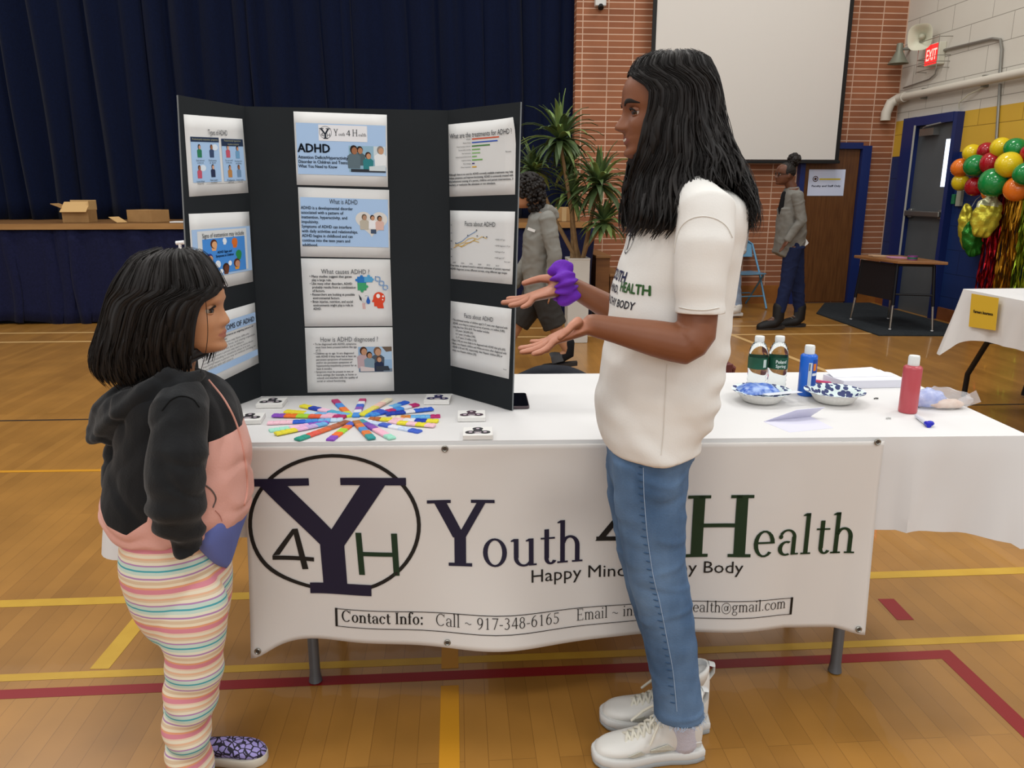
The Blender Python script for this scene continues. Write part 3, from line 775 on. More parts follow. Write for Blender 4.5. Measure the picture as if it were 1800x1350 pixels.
# ------------------------------------------------------------------ folding chairs
def folding_chair(loc, rz, label, col, group=None, hk=.925):
    t = thing('folding_chair', label, 'chair', loc, rz, group)
    fm = M('chair metal ' + col, col, .35, .2)
    L = lambda x, y, z: ROOT[t.name] @ Vector((x, y, z * hk))       # chair faces local -y
    for s in (-1, 1):
        q = MB(); q.tube([L(.2 * s, -.24, .012), L(.2 * s, -.02, .44), L(.19 * s, .17, .78), L(.14 * s, .185, .815), L(0, .19, .82)], .012, 8); mk('front_leg', q, fm, t)
        q = MB(); q.tube([L(.19 * s, .22, .012), L(.19 * s, -.14, .42)], .011, 8); mk('rear_leg', q, fm, t)
    q = MB(); q.tube([L(-.19, .14, .16), L(.19, .14, .16)], .008, 8); mk('cross_bar', q, fm, t)
    q = MB(); q.tube([L(-.2, -.16, .16), L(.2, -.16, .16)], .008, 8); mk('cross_bar', q, fm, t)
    q = MB(); rings = []
    for x in (-.19, -.1, 0, .1, .19): rings.append([L(x, yy, .44 + zz - .006 * (1 - (x / .19) ** 2)) for yy, zz in ((-.2, -.006), (-.2, .008), (.16, .004), (.16, -.01))])
    q.loft(rings); mk('seat', q, fm, t, bev=.004)
    q = MB(); rings = []
    for x in (-.185, -.1, 0, .1, .185): b = .03 * (1 - (x / .185) ** 2); rings.append([L(x, .135 + b, .62), L(x, .147 + b, .62), L(x, .19 + b, .80), L(x, .178 + b, .80)])
    q.loft(rings); mk('backrest', q, fm, t, bev=.004)
    return t


p = Zp(1313, 548)
folding_chair((p.x + .05, p.y + .35, 0), R(8), 'pale blue metal folding chair by the brick under the screen', '#5f8fae')
ch = folding_chair((.335, 2.82, 0), R(180), 'folding chair behind the table with a dark jacket over it', '#3a3a40', None, .83)
folding_chair((.80, 2.83, 0), R(180), 'maroon metal folding chair behind the table near the bottles', '#6e3b38')
q = MB()                                                       # jacket draped over the first chair back
rings = []
for k, (zz, oy) in enumerate(((.42, .11), (.6, .07), (.72, .052), (.775, .03), (.79, 0), (.775, -.03), (.72, -.05), (.6, -.06), (.46, -.07))):
    rings.append([Vector((.335 + .01 * math.sin(k) + x * .80 * (1.0 if zz < .75 else .9), 2.82 - .18 + oy + .012 * math.sin(x * 40 + k), zz - .036 - .10 * (x / .3) ** 2 * (1 if zz > .7 else .2))) for x in np.linspace(-.31, .31, 15)])
n = 15; q.add([p for r in rings for p in r], [(i * n + j, i * n + j + 1, (i + 1) * n + j + 1, (i + 1) * n + j) for i in range(8) for j in range(n - 1)])
o = mk('jacket', q, M('dark navy jacket', '#12151f', .8, bump=(25, .4)), label='dark navy jacket draped over the chair behind the table', cat='jacket')
s_ = o.modifiers.new('cloth', 'SOLIDIFY'); s_.thickness = .016; s_.offset = 1
s_ = o.modifiers.new('round', 'SUBSURF'); s_.levels = 1; s_.render_levels = 1
# ================================================================== MAIN TABLE
FL, FR = Zp(196, 783, .74), Zp(1806, 769, .74)
FL.z = FR.z = 0
TU = (FR - FL); TL = TU.length; TU.normalize(); TV = Vector((-TU.y, TU.x, 0)); TD = .70
TA = math.atan2(TU.y, TU.x)
def tw(u, v, z): return FL + TU * u + TV * v + Vector((0, 0, z))
def tuv(p): q_ = p - FL; return q_.dot(TU), q_.dot(TV)


m_cloth = M('white tablecloth', '#dcdbda', .7, spec=.25, var=(2.5, '#d5d4d3', .3), bump=(7, .06))
m_tbl = M('table laminate', '#b9b6ae', .5); m_tleg = M('grey table leg', '#6d7176', .4, .5)
ft = thing('folding_table', 'long folding table with grey legs under the white cloth and printed banner', 'table', tw(TL / 2, TD / 2, 0), TA)
q = MB(); q.box(tw(TL / 2, TD / 2, .72), (TL - .012, TD - .012, .03), Matrix.Rotation(TA, 3, 'Z')); mk('tabletop', q, m_tbl, ft, smooth=False, bev=.008)
for (x0, y0), (x1, y1) in (((555, 1198), (603, 1118)), ((1467, 1181), None or (1440, 1104))):
    a, b = Zp(x0, y0), Zp(x1, y1)
    if x0 > 1000: b = a + TV * .34
    for p in (a, b): q = MB(); q.tube([p + Vector((0, 0, .004)), p + Vector((0, 0, .03)), p + Vector((0, 0, .7))], [.019, .015, .015], 12); mk('leg', q, m_tleg, ft)
    q = MB(); q.tube([a + Vector((0, 0, .34)), b + Vector((0, 0, .34))], .011, 8); mk('leg_brace', q, m_tleg, ft)


def tablecloth(name, fn, u1, v1, zt, drop, label, amp, corner=.3, cut=None, seed=1):
    rnd_ = random.Random(seed); per = []; r_ = .012; st_ = .02; name_main = seed == 1
    def side(a, b, nrm, sid):
        L_ = math.dist(a, b); n = int(L_ / st_)
        for i in range(n):
            t_ = i / n; per.append((a[0] + (b[0] - a[0]) * t_, a[1] + (b[1] - a[1]) * t_, nrm, sid, t_ * L_, math.exp(-min(t_, 1 - t_) * L_ / .09)))
    def corner_(c, a0):
        for i in range(7):
            a = R(a0 + 15 * i); per.append((c[0] + r_ * math.cos(a), c[1] + r_ * math.sin(a), (math.cos(a), math.sin(a)), 9, 0, 1.0))
    side((r_, 0), (u1 - r_, 0), (0, -1), 0); corner_((u1 - r_, r_), -90)
    side((u1, r_), (u1, v1 - r_), (1, 0), 1); corner_((u1 - r_, v1 - r_), 0)
    side((u1 - r_, v1), (r_, v1), (0, 1), 2); corner_((r_, v1 - r_), 90)
    side((0, v1 - r_), (0, r_), (-1, 0), 3); corner_((r_, r_), 180)
    NL = 12; q = MB(); n = len(per); vs = []
    for k in range(NL + 1):
        l_ = k / NL
        for (u, v, nr, sid, s_, cn) in per:
            a = amp(sid, s_)
            off = .003 + .004 * min(1, l_ * 8) + a * l_ * (1 + .8 * math.sin(s_ * 23 + seed) + .5 * math.sin(s_ * 51 + 3 * l_)) + cn * (.03 if name_main else .09) * l_ ** 1.2 * (1 if sid == 9 or a > .006 else .25)
            dz = drop(sid, s_) * l_ * (1 + corner * cn * (1 if sid == 9 or a > .006 else .3))
            vs.append(fn(u + nr[0] * off, v + nr[1] * off, zt + .003 * (1 - min(1, l_ * 8)) - dz))
    fs = [(k * n + j, (k + 1) * n + j, (k + 1) * n + (j + 1) % n, k * n + (j + 1) % n) for k in range(NL) for j in range(n)]
    fs.append(tuple(range(n)))
    q.add(vs, fs)
    o = mk(name, q, m_cloth, sharp=60, label=label, cat='tablecloth')
    return o


tablecloth('tablecloth', tw, TL, TD, .7425, lambda s, x: .245 if s != 9 else .25, 'white cloth over the long table under the display board',
           lambda s, x: (.0015 if x < 1.95 else .012) if s == 0 else .012, .12)

# ------------------------------------------------------------------ banner
BU0, _ = tuv(onplane(424, 778, tw(0, -.012, 0), -TV)); BU1, _ = tuv(onplane(1554, 772, tw(0, -.012, 0), -TV))
BL = BU1 - BU0; BZ1 = .738; BZ0 = onplane(1450, 1101, tw(0, -.012, 0), -TV).z
def sz(px, py): p = onplane(px, py, tw(0, -.013, 0), -TV); return tuv(p)[0] - BU0, p.z


def bmap(s_, z, w_=0.0):
    t = max(0, (BZ1 - z) / (BZ1 - BZ0)); x = s_ / BL
    d = .0075 + .078 * t ** 1.5 * math.exp(-((x - .36) / .27) ** 2) + .012 * t ** 2 * math.sin(x * 17 + .8)
    d += .045 * t ** 2 * math.exp(-(s_ / .07) ** 2) + .03 * t ** 2 * math.exp(-((BL - s_) / .08) ** 2) + .004 * math.sin(x * 31 + 2 * t) * min(1, t * 3)
    zz = z - .022 * t ** 3 * math.exp(-(s_ / .05) ** 2) - .012 * t ** 3 * math.exp(-((BL - s_) / .05) ** 2) + .010 * t ** 3 * math.exp(-((s_ - .15) / .09) ** 2)
    return tw(BU0 + s_, -max(d, .009) - w_ - .006, zz)


def mapped(mb, fn, maxlen=.03):
    """subdivide flat artwork and lay it on a curved sheet"""
    me = mb.mesh('tmp'); bm = bmesh.new(); bm.from_mesh(me)
    bmesh.ops.triangulate(bm, faces=bm.faces)
    for _ in range(5):
        es = [e for e in bm.edges if e.calc_length() > maxlen]
        if not es: break
        bmesh.ops.subdivide_edges(bm, edges=es, cuts=1); bmesh.ops.triangulate(bm, faces=bm.faces)
    for v in bm.verts: v.co = fn(v.co.x, v.co.y, v.co.z)
    bmesh.ops.recalc_face_normals(bm, faces=bm.faces)
    bm.to_mesh(me); bm.free(); return me


ident = lambda u, v, w_=0: Vector((u, v, w_))
bn = thing('banner', 'white vinyl banner with printed club logo and contact line hung on the table front', 'banner', tw(BU0 + BL / 2, -.012, BZ0), TA)
q = MB(); NX, NZ = 130, 44
vs = []
for k in range(NZ + 1):
    for i in range(NX + 1): vs.append(bmap(BL * i / NX, BZ1 + (BZ0 - BZ1) * k / NZ))
q.add(vs, [(k * (NX + 1) + i, (k + 1) * (NX + 1) + i, (k + 1) * (NX + 1) + i + 1, k * (NX + 1) + i + 1) for k in range(NZ) for i in range(NX)])
o = mk('banner_sheet', q, M('white vinyl', '#d9d5d0', .42, spec=.4), bn, sharp=None)
s_ = o.modifiers.new('thick', 'SOLIDIFY'); s_.thickness = .0015; s_.offset = -1
OFF = .0022
m_navy = M('navy print', '#17122e', .45); m_ink = M('black print', '#15120f', .45); m_grn = M('dark green print', '#14301a', .45)


def logo(q, cu, cv, ru, rv, fn, w_=0, mats=(0, 1, 2)):
    P = lambda pts: [(cu + x * ru, cv + y * rv) for x, y in pts]
    q.cur = mats[1]; q.ring(cu, cv, ru, rv, ru * .045, rv * .05, fn, w_, 64)
    q.cur = mats[0]
    for pts in ([(-1.0, .555), (-.28, .555), (-.28, .66), (-1.0, .66)], [(.08, .555), (.84, .555), (.84, .66), (.08, .66)], [(-.84, .56), (-.19, -.30), (-.05, -.08), (-.53, .56)], [(.31, .56), (-.05, -.08), (.095, -.31), (.60, .56)],
                [(-.05, -.08), (-.19, -.30), (-.19, -.35), (.095, -.35), (.095, -.31)], [(-.19, -.35), (-.17, -.9), (.115, -.9), (.095, -.35)], [(-.33, -.86), (-.33, -1.02), (.40, -1.02), (.40, -.86)]):
        q.flat(P(pts), fn, w_ + .0003)
    q.cur = mats[1]
    for pts in ([(-.50, -.06), (-.44, -.06), (-.34, -.66), (-.41, -.66)], [(-.50, -.06), (-.44, -.06), (-.66, -.42), (-.74, -.42)], [(-.74, -.42), (-.74, -.48), (-.27, -.55), (-.27, -.49)]): q.flat(P(pts), fn, w_)
    q.cur = mats[2]
    for pts in ([(.23, -.12), (.30, -.12), (.33, -.72), (.26, -.72)], [(.65, -.12), (.72, -.12), (.74, -.72), (.67, -.72)], [(.27, -.39), (.70, -.39), (.70, -.45), (.28, -.45)]): q.flat(P(pts), fn, w_)


q = MB(); c = sz(591, 921); e = sz(741, 921); tpz = sz(591, 797)[1]
logo(q, c[0], c[1] + .004, e[0] - c[0], tpz - c[1] - .004, ident)
for v_ in range(len(q.v)): q.v[v_] = (q.v[v_][0], q.v[v_][1], OFF + q.v[v_][2])
bb = lambda u, v, w_: bmap(u, v, w_)
mk('printed_logo', mapped(q, bb), [m_navy, m_ink, m_grn], bn, smooth=False)
q = MB(); id2 = lambda u, v, w_=0: Vector((u, v, OFF))
base = sz(1300, 976)[1]; capH = sz(1300, 869)[1] - base
a, b = sz(757, 990)[0], sz(874, 990)[0]; put_serif(q, 'Y', a - .01, base - .002, capH / .7, id2, B=1.25, width=(b - a) * 1.06)
a, b = sz(846, 990)[0], sz(1024, 990)[0]; put_serif(q, 'outh', a, base + .0, capH / .7 * .62, id2, B=1.0, width=b - a)
mk('printed_word', mapped(q, bb), m_navy, bn, smooth=False, label='navy lettering Youth')
q = MB(); a, b = sz(1046, 950)[0], sz(1120, 950)[0]; put_serif(q, '4', a - .012, base + .012, capH / .7 * .98, id2, B=1.1, width=(b - a) * 1.5); mk('printed_numeral', mapped(q, bb), m_ink, bn, smooth=False, label='black lettering 4')
q = MB(); a, b = sz(1196, 950)[0], sz(1327, 950)[0]; put_serif(q, 'H', a, base, capH / .7, id2, B=1.35, width=b - a)
a, b = sz(1318, 970)[0], sz(1502, 966)[0]; put_serif(q, 'ealth', a, base, capH / .7 * .64, id2, B=1.0, width=b - a, rise=.02); mk('printed_word', mapped(q, bb), m_grn, bn, smooth=False, label='dark green lettering Health')
q = MB(); a, z_ = sz(930, 1010); b, zb = sz(1303, 1006); put_text(q, 'Happy Mind, Healthy Body', a, (z_ + zb) / 2 + .004, .046, id2, width=b - a); mk('printed_motto', mapped(q, bb), m_ink, bn, smooth=False)
q = MB(); zl = sz(1380, 1077)[1] + .004; zc = zl + .008
a, b = sz(600, 1080)[0], sz(744, 1080)[0]; put_serif(q, 'Contact Info:', a + .006, zc, .043, id2, B=1.3, width=b - a)
a, b = sz(768, 1080)[0], sz(981, 1080)[0]; put_serif(q, 'Call ~ 917-348-6165', a, zc, .043, id2, B=.8, width=b - a)
a, b = sz(1009, 1080)[0], sz(1380, 1068)[0]; put_serif(q, 'Email ~ info.youth4health@gmail.com', a, zc, .043, id2, B=.8, width=b - a, rise=.008)
a, b = sz(594, 1080)[0], sz(1392, 1064)[0]
for zz in (zl - .007, zl + .040): q.flat([(a, zz), (b, zz), (b, zz + .0018), (a, zz + .0018)], id2)
for x_ in (a, b - .006): q.flat([(x_, zl - .007), (x_ + .006, zl - .007), (x_ + .006, zl + .043), (x_, zl + .043)], id2)
mk('printed_contact_line', mapped(q, bb), m_ink, bn, smooth=False)
m_grom = M('grommet steel', '#9a9890', .3, .9)
for px, py in ((782, 788), (449, 1099), (789, 1108), (1502, 1098), (1547, 776)):
    s0, z0 = sz(px, py)
    if py > 1000: z0 = BZ0 + .014
    if px > 1480: s0 = BL - .018
    if px < 500: s0 = .018
    c = bmap(s0, z0, .001); q = MB(); MR = TV.to_track_quat('-Z', 'Y').to_matrix() if False else Matrix.Rotation(TA, 3, 'Z') @ Matrix.Rotation(R(90), 3, 'X')
    q.lathe([(.0085, .0), (.0085, .0022), (.0065, .0035), (.0045, .0022), (.0045, .0008)], c, 18, MR); q.cur = 1; q.lathe([(.0046, .0009), (.001, .0011)], c, 12, MR)
    mk('grommet', q, [m_grom, M('grommet hole', '#4a4038', .8)], bn)

# ================================================================== DISPLAY BOARD
bL, bR = Zp(460, 697, .7475), Zp(794, 692, .7475)
oR, oL = Zp(900, 722, .7475), Zp(343, 739, .7475)
def PDk(px, py, Y): return Yp(px, py, Y)
tLc, tRc = PDk(430, 187, bL.y + .055), PDk(787, 194, bR.y + .055)
nC = (bR - bL).cross(tLc - bL).normalized()
nC = nC if nC.y < 0 else -nC
nR = (oR - bR).cross(tRc - bR).normalized(); nR = nR if nR.dot(Vector((-1, -.3, 0))) > 0 else -nR
nL = (oL - bL).cross(tLc - bL).normalized(); nL = nL if nL.dot(Vector((1, -.3, 0))) > 0 else -nL
tRo = onplane(915, 179, bR, nR); tLo = onplane(313, 167, bL, nL)
m_board = M('black foam board', '#1c2023', .75, spec=.25, var=(7, '#202427', .3)); m_edge = M('board edge', '#74787a', .7)
db = thing('display_board', 'black trifold display board with ten printed sheets standing on the white table', 'display board', (bL + bR) / 2 - Vector((0, 0, .002)), 0)


def panel(name, quad, n):
    q = MB(); th = n * -.005
    q.add([p for p in quad] + [p + th for p in quad], [(0, 1, 2, 3)]); q.f.pop(); q.m.pop()
    q.f.append((0, 1, 2, 3)); q.m.append(0); q.f.append((7, 6, 5, 4)); q.m.append(0); q.cur = 1
    for i in range(4): j = (i + 1) % 4; q.f.append((i, 4 + i, 4 + j, j)); q.m.append(1)
    return mk(name, q, [m_board, m_edge], db, smooth=False)


panel('center_panel', [bL, bR, tRc, tLc], nC)
panel('side_panel', [bR, oR, tRo, tRc], nR)
panel('side_panel', [oL, bL, tLc, tLo], nL)
m_paper = M('white paper', '#dcdcda', .6, spec=.25); m_blu1 = blank('a9c6e8'); m_dk = blank('2b3138'); m_mid = blank('55585c')


class Sheet:
    """one printed sheet glued on a panel: px corners TL TR BR BL"""
    def __init__(s, cs, p0, n, curl=False):
        s.c = [onplane(x, y, p0, n) for x, y in cs]; s.n = n; s.curl = curl
        q = MB(); N = 6; vs = []
        for k in range(N + 1):
            for i in range(N + 1): vs.append(s.fn(i / N, k / N, .0012))
        q.add(vs, [(k * (N + 1) + i, k * (N + 1) + i + 1, (k + 1) * (N + 1) + i + 1, (k + 1) * (N + 1) + i) for k in range(N) for i in range(N)])
        s.o = mk('paper_sheet', q, m_paper, db); sd_ = s.o.modifiers.new('thick', 'SOLIDIFY'); sd_.thickness = .0008
        s.t = MB(); s.p = MB(); s.mats = []
    def fn(s, u, v, w_=0.0):
        a = s.c[0].lerp(s.c[1], u); b = s.c[3].lerp(s.c[2], u)
        k = .012 * max(0, u + v - 1.75) * 4 if s.curl else 0
        return b.lerp(a, v) + s.n * (.0006 + w_ + k)
    def col(s, hx):
        if hx not in s.mats: s.mats.append(hx)
        s.p.cur = s.mats.index(hx)
    def rect(s, u0, v0, u1, v1, hx, w_=.0024): s.col(hx); s.p.flat([(u0, v0), (u1, v0), (u1, v1), (u0, v1)], s.fn, w_)
    def poly(s, pts, hx, w_=.0032): s.col(hx); s.p.flat(pts, s.fn, w_)
    def disc(s, u, v, ru, rv, hx, w_=.0032): s.col(hx); s.p.disc(u, v, ru, rv, s.fn, w_, 16)
    def line(s, st_, u, v, size, width, grow=0, align='L', mi=0): s.t.cur = mi; put_text(s.t, st_, u, v, size, s.fn, .0040, align, width, grow)
    def man(s, u, v, k, skin, hair_, shirt, w_=.0030):
        s.poly([(u - .055 * k, v - .16 * k), (u + .055 * k, v - .16 * k), (u + .06 * k, v - .02 * k), (u + .03 * k, v + .01 * k), (u - .03 * k, v + .01 * k), (u - .06 * k, v - .02 * k)], shirt, w_)
        s.disc(u, v + .055 * k, .034 * k, .052 * k, hair_, w_ + .0002); s.disc(u + .006 * k, v + .042 * k, .026 * k, .042 * k, skin, w_ + .0004)
    def done(s, ink=('2b3138', '16202e')):
        if s.t.f: mk('printed_text', s.t, [blank(i) for i in ink], s.o, smooth=False)
        if s.p.f: mk('printed_picture', s.p, [blank(h) for h in s.mats], s.o, smooth=False)


S = Sheet([(516, 196), (680, 202), (682, 329), (522, 325)], bL, nC)
S.rect(.02, .15, .985, .85, 'a9c6e8'); S.rect(.26, .615, .785, .835, 'e6e7ea', .003)
S.line('ADHD', .03, .455, .165, .345, .004, mi=1)
for k, (t_, wd) in enumerate((('Attention Deficit/Hyperactivity', .54), ('Disorder in Children and Teens:', .54), ('What You Need to Know', .42))): S.line(t_, .03, .365 - .062 * k, .062, wd, .0008, mi=1)
q = S.t; q.cur = 0; put_serif(q, 'Y', .42, .69, .13, lambda u, v, w_=0: S.fn(u, v, .004), width=.055); put_serif(q, 'outh', .475, .69, .06, lambda u, v, w_=0: S.fn(u, v, .004), width=.07)
put_serif(q, '4', .555, .69, .12, lambda u, v, w_=0: S.fn(u, v, .004), width=.05); put_serif(q, 'H', .62, .69, .13, lambda u, v, w_=0: S.fn(u, v, .004), width=.065); put_serif(q, 'ealth', .69, .69, .06, lambda u, v, w_=0: S.fn(u, v, .004), width=.085)
logo(S.t, .335, .73, .066, .085, lambda u, v, w_=0: S.fn(u, v, .004), 0, (1, 1, 1))
S.rect(.58, .20, .98, .56, '8fb4c8', .003); S.rect(.85, .38, .98, .56, 'c9d6dc', .0034); S.poly([(.80, .28), (.98, .30), (.98, .22), (.80, .22)], 'cdd7da', .0042); S.rect(.60, .2, .98, .24, '2d3138', .0040)
S.man(.635, .44, 1.2, '9c6a4c', '2a1c17', '5d6f78', .0036); S.man(.70, .45, 1.0, 'b07d5c', '2a1c17', '4f6166', .0034); S.man(.79, .38, .95, 'c08f6d', '3a241a', '2f7f84', .0036); S.man(.925, .45, 1.1, 'c59878', '8a8078', 'e4e8ea', .0036)
S.done()
S = Sheet([(524, 329), (684, 334), (686, 454), (529, 451)], bL, nC)
S.rect(.02, .16, .985, .86, 'a9c6e8'); S.line('What is ADHD', .34, .775, .10, .31)
for k, (t_, wd) in enumerate((('ADHD is a developmental disorder', .57), ('associated with a pattern of', .465), ('inattention, hyperactivity, and', .505), ('impulsivity.', .19), ('Symptoms of ADHD can interfere', .55), ('with daily activities and relationships.', .62), ('ADHD begins in childhood and can', .56), ('continue into the teen years and', .53), ('adulthood.', .17))): S.line(t_, .025, .69 - .067 * k, .062, wd, .0007, mi=1)
hc = []
for i in range(40):
    a = 2 * PI * i / 40; hx_ = 16 * math.sin(a) ** 3; hy_ = 13 * math.cos(a) - 5 * math.cos(2 * a) - 2 * math.cos(3 * a) - math.cos(4 * a); hc.append((.80 + hx_ / 16 * .178, .52 + hy_ / 17 * .22))
S.col('d9d6d0'); q = S.p
for i in range(40): q.flat([(.80, .50), hc[i], hc[(i + 1) % 40]], S.fn, .003)
S.man(.72, .55, .85, 'b08a70', '6b5a4a', 'b9b2a2', .0036); S.man(.81, .55, .75, 'c09070', '3a241a', 'e9eaec', .0034); S.man(.89, .54, .8, 'a87858', '2a1c17', 'd8b4a8', .0036); S.rect(.79, .36, .85, .42, '42526a', .0042)
S.done()
S = Sheet([(529, 454), (686, 456), (690, 573), (536, 574)], bL, nC)
S.line('What causes ADHD ?', .22, .78, .10, .54)
for k, (t_, wd, u0) in enumerate((('• Many studies suggest that genes', .475, .085), ('play a large role.', .22, .11), ('• Like many other disorders, ADHD', .475, .085), ('probably results from a combination', .49, .11), ('of factors.', .14, .11), ('• Researchers are looking at possible', .50, .085), ('environmental factors.', .305, .11), ('• Brain injuries, nutrition, and social', .475, .085), ('environments might play a role in', .45, .11), ('ADHD.', .09, .11))): S.line(t_, u0, .725 - .053 * k, .050, wd, .0008)
S.rect(.62, .63, .72, .74, '2d78c0'); S.rect(.70, .66, .79, .74, '56a3cf', .003); S.rect(.62, .54, .72, .65, '3f9f6b', .003)
for u, v, hx in ((.67, .745, '2d78c0'), (.615, .69, '2d78c0'), (.79, .70, '56a3cf'), (.75, .75, '56a3cf'), (.67, .53, '3f9f6b'), (.725, .595, '3f9f6b')): S.disc(u, v, .018, .02, hx, .0036)
S.col('7d9fc8')
for i in range(16):
    t_ = i / 15; u, v = .83 + .12 * t_, .74 - .18 * t_; w_ = .022 * math.sin(t_ * 9)
    S.p.disc(u + w_, v + w_, .009, .010, S.fn, .0034, 8); S.p.disc(u - w_, v - w_, .009, .010, S.fn, .0034, 8)
S.disc(.86, .42, .068, .095, 'd9492c'); S.poly([(.80, .43), (.775, .37), (.80, .36), (.80, .30), (.83, .30), (.84, .27), (.91, .27), (.90, .36), (.92, .42)], 'd9492c', .0030); S.disc(.85, .455, .022, .032, 'f0e9e4', .0038); S.disc(.905, .45, .011, .015, 'f0e9e4', .0038); S.disc(.90, .40, .008, .011, 'f0e9e4', .0038)
S.disc(.735, .375, .022, .04, '2f63b8'); S.poly([(.72, .40), (.735, .46), (.75, .40)], '2f63b8'); S.poly([(.66, .44), (.72, .40), (.70, .34), (.665, .38)], 'cfcfcf'); S.poly([(.63, .48), (.66, .42), (.66, .38), (.64, .40)], '33373c'); S.poly([(.668, .35), (.675, .35), (.68, .26), (.672, .26)], 'd88f8a'); S.poly([(.685, .35), (.692, .35), (.70, .26), (.692, .26)], 'd88f8a'); S.poly([(.70, .46), (.74, .465), (.70, .45)], '8f8f8f')
S.done(('4a4d52', '16202e'))
S = Sheet([(536, 576), (690, 575), (693, 687), (541, 690)], bL, nC)
S.line('How is ADHD diagnosed ?', .17, .785, .105, .66)
for k, (t_, wd, u0) in enumerate((('• To be diagnosed with ADHD, symptoms', .49, .09), ('must have been present before the age', .47, .115), ('of 12.', .06, .115), ('• Children up to age 16 are diagnosed', .46, .09), ('with ADHD if they have had at least six', .46, .115), ('persistent symptoms of inattention', .42, .115), ('and/or six persistent symptoms of', .41, .115), ('hyperactivity-impulsivity present for at', .46, .115), ('least 6 months.', .18, .115), ('• Symptoms must be present in two or', .45, .09), ('more settings (for example, at home or', .46, .115), ('school) and interfere with the quality of', .47, .115), ('social or school functioning.', .33, .115))): S.line(t_, u0, .735 - .0475 * k, .044, wd, .0005)
S.rect(.60, .31, .985, .70, '8fb0cf', .0028); S.rect(.80, .5, .985, .70, 'a9c3d9', .003); S.poly([(.87, .70), (.985, .70), (.985, .63), (.92, .62)], '6b5a4c', .0032); S.rect(.60, .31, .985, .36, '6f7f90', .0031)
S.man(.66, .57, 1.25, 'b88a6b', '4a2e20', 'b9a1a4', .0036); S.man(.725, .52, 1.0, 'b08060', '2d1f18', '7d95a3', .0038); S.man(.82, .56, 1.3, 'c09373', '7b5b45', '4a5560', .0036); S.man(.835, .46, .9, 'c09373', '6b4630', '26304a', .0040); S.poly([(.62, .40), (.78, .37), (.78, .32), (.62, .32)], 'cfc3c0', .0042); S.poly([(.80, .40), (.94, .40), (.96, .33), (.80, .33)], '343b44', .0042)
S.done(('5a5c60', '16202e'))
# left wing sheets
S = Sheet([(322, 201), (425, 209), (436, 339), (332, 346)], bL, nL)
S.line('Types of ADHD', .36, .765, .10, .33)
for u0, u1, top_ in ((.07, .535, .735), (.58, .965, .725)):
    S.rect(u0, .17, u1, top_, 'a5c4e6'); S.rect(u0, top_ - (.06 if u0 < .3 else .095), u1, top_, '27364f', .003)
S.line('Predominantly inattentive: symptoms', .09, .695, .035, .42, mi=1); S.line('Predominantly hyperactive', .62, .69, .035, .30, mi=1); S.line('impulsive: symptoms', .68, .645, .035, .2, mi=1)
for i, (u, v) in enumerate(((.20, .56), (.40, .56), (.68, .56), (.85, .55), (.18, .30), (.40, .31), (.69, .30), (.85, .30))):
    S.man(u, v + .02, .62, ('c58f70', '9c6a4c', 'd8a48a')[i % 3], ('2a1c17', '5b2f1c', '2a2330')[i % 3], ('2f7a58', '394a6b', 'c2566a', '6f9fc4', 'c2566a', '2b3350', 'b9834a', '6f8fb0')[i])
    if i in (1, 4): S.disc(u + .06, v + .05, .05, .04, 'd8e4ee', .0029)
    S.line(('Easily distracted', 'Daydreaming', 'Can not sit still', 'Running about', 'Loses things', 'Makes mistakes', 'Fidgets', 'Interrupts')[i], u, v - .125, .030, .13, 0, 'C'); S.line(('at school or work', 'a lot', 'in the seat', 'and climbing', 'frequently', 'at school', 'with hands', 'others')[i], u, v - .155, .030, .10, 0, 'C')
S.rect(.28, .145, .80, .15, '9a9a9a'); S.done(('33363c', 'a9a98a'))
S = Sheet([(331, 376), (437, 372), (444, 495), (340, 517)], bL, nL)
S.rect(.02, .17, .99, .80, 'a9c6e8'); S.rect(.10, .20, .92, .775, 'd9dcdc', .0028); S.rect(.17, .20, .88, .67, '4a8fdb', .0032); S.line('Signs of inattention may include', .17, .685, .085, .70)
S.line('ADHD Signs and', .40, .47, .045, .24, .001, mi=1); S.line('Symptoms in Children', .37, .42, .045, .30, .001, mi=1)
for u, v, k, a_, b_, c_ in ((.35, .60, 1.0, 'e0a878', '5b2f1c', 'e0a878'), (.53, .63, .6, 'e8eef4', 'e8eef4', 'e8eef4'), (.70, .60, .9, 'd8702c', 'd8702c', 'd8702c'), (.27, .42, 1.0, 'e0a878', '2b3a8a', 'd9a9a0'), (.76, .43, .9, '2f8a4a', '2f8a4a', '2f8a4a'), (.40, .33, .8, 'e0e8f0', 'e0e8f0', '4a8fdb'), (.53, .27, 1.0, '6b3f2c', '3a241a', '6b3f2c'), (.72, .31, 1.0, 'c58f70', '5b2f1c', 'e09a3a')):
    S.disc(u, v, .055 * k, .06 * k, b_, .0036); S.disc(u + .01, v - .012, .042 * k, .045 * k, a_, .0038); S.poly([(u - .04 * k, v - .05 * k), (u + .05 * k, v - .04 * k), (u + .03 * k, v - .09 * k), (u - .03 * k, v - .09 * k)], c_, .0034)
S.disc(.60, .32, .03, .035, 'e8eef4', .0040); S.disc(.45, .23, .03, .03, 'e8eef4', .0040)
S.done(('3a3d42', '123058'))
S = Sheet([(341, 562), (447, 532), (454, 638), (352, 688)], bL, nL)
S.rect(.02, .68, .99, .85, 'a9c6e8'); S.rect(.02, .14, .99, .24, 'a9c6e8'); S.line('SYMPTOMS OF ADHD', .26, .715, .115, .70, .001)
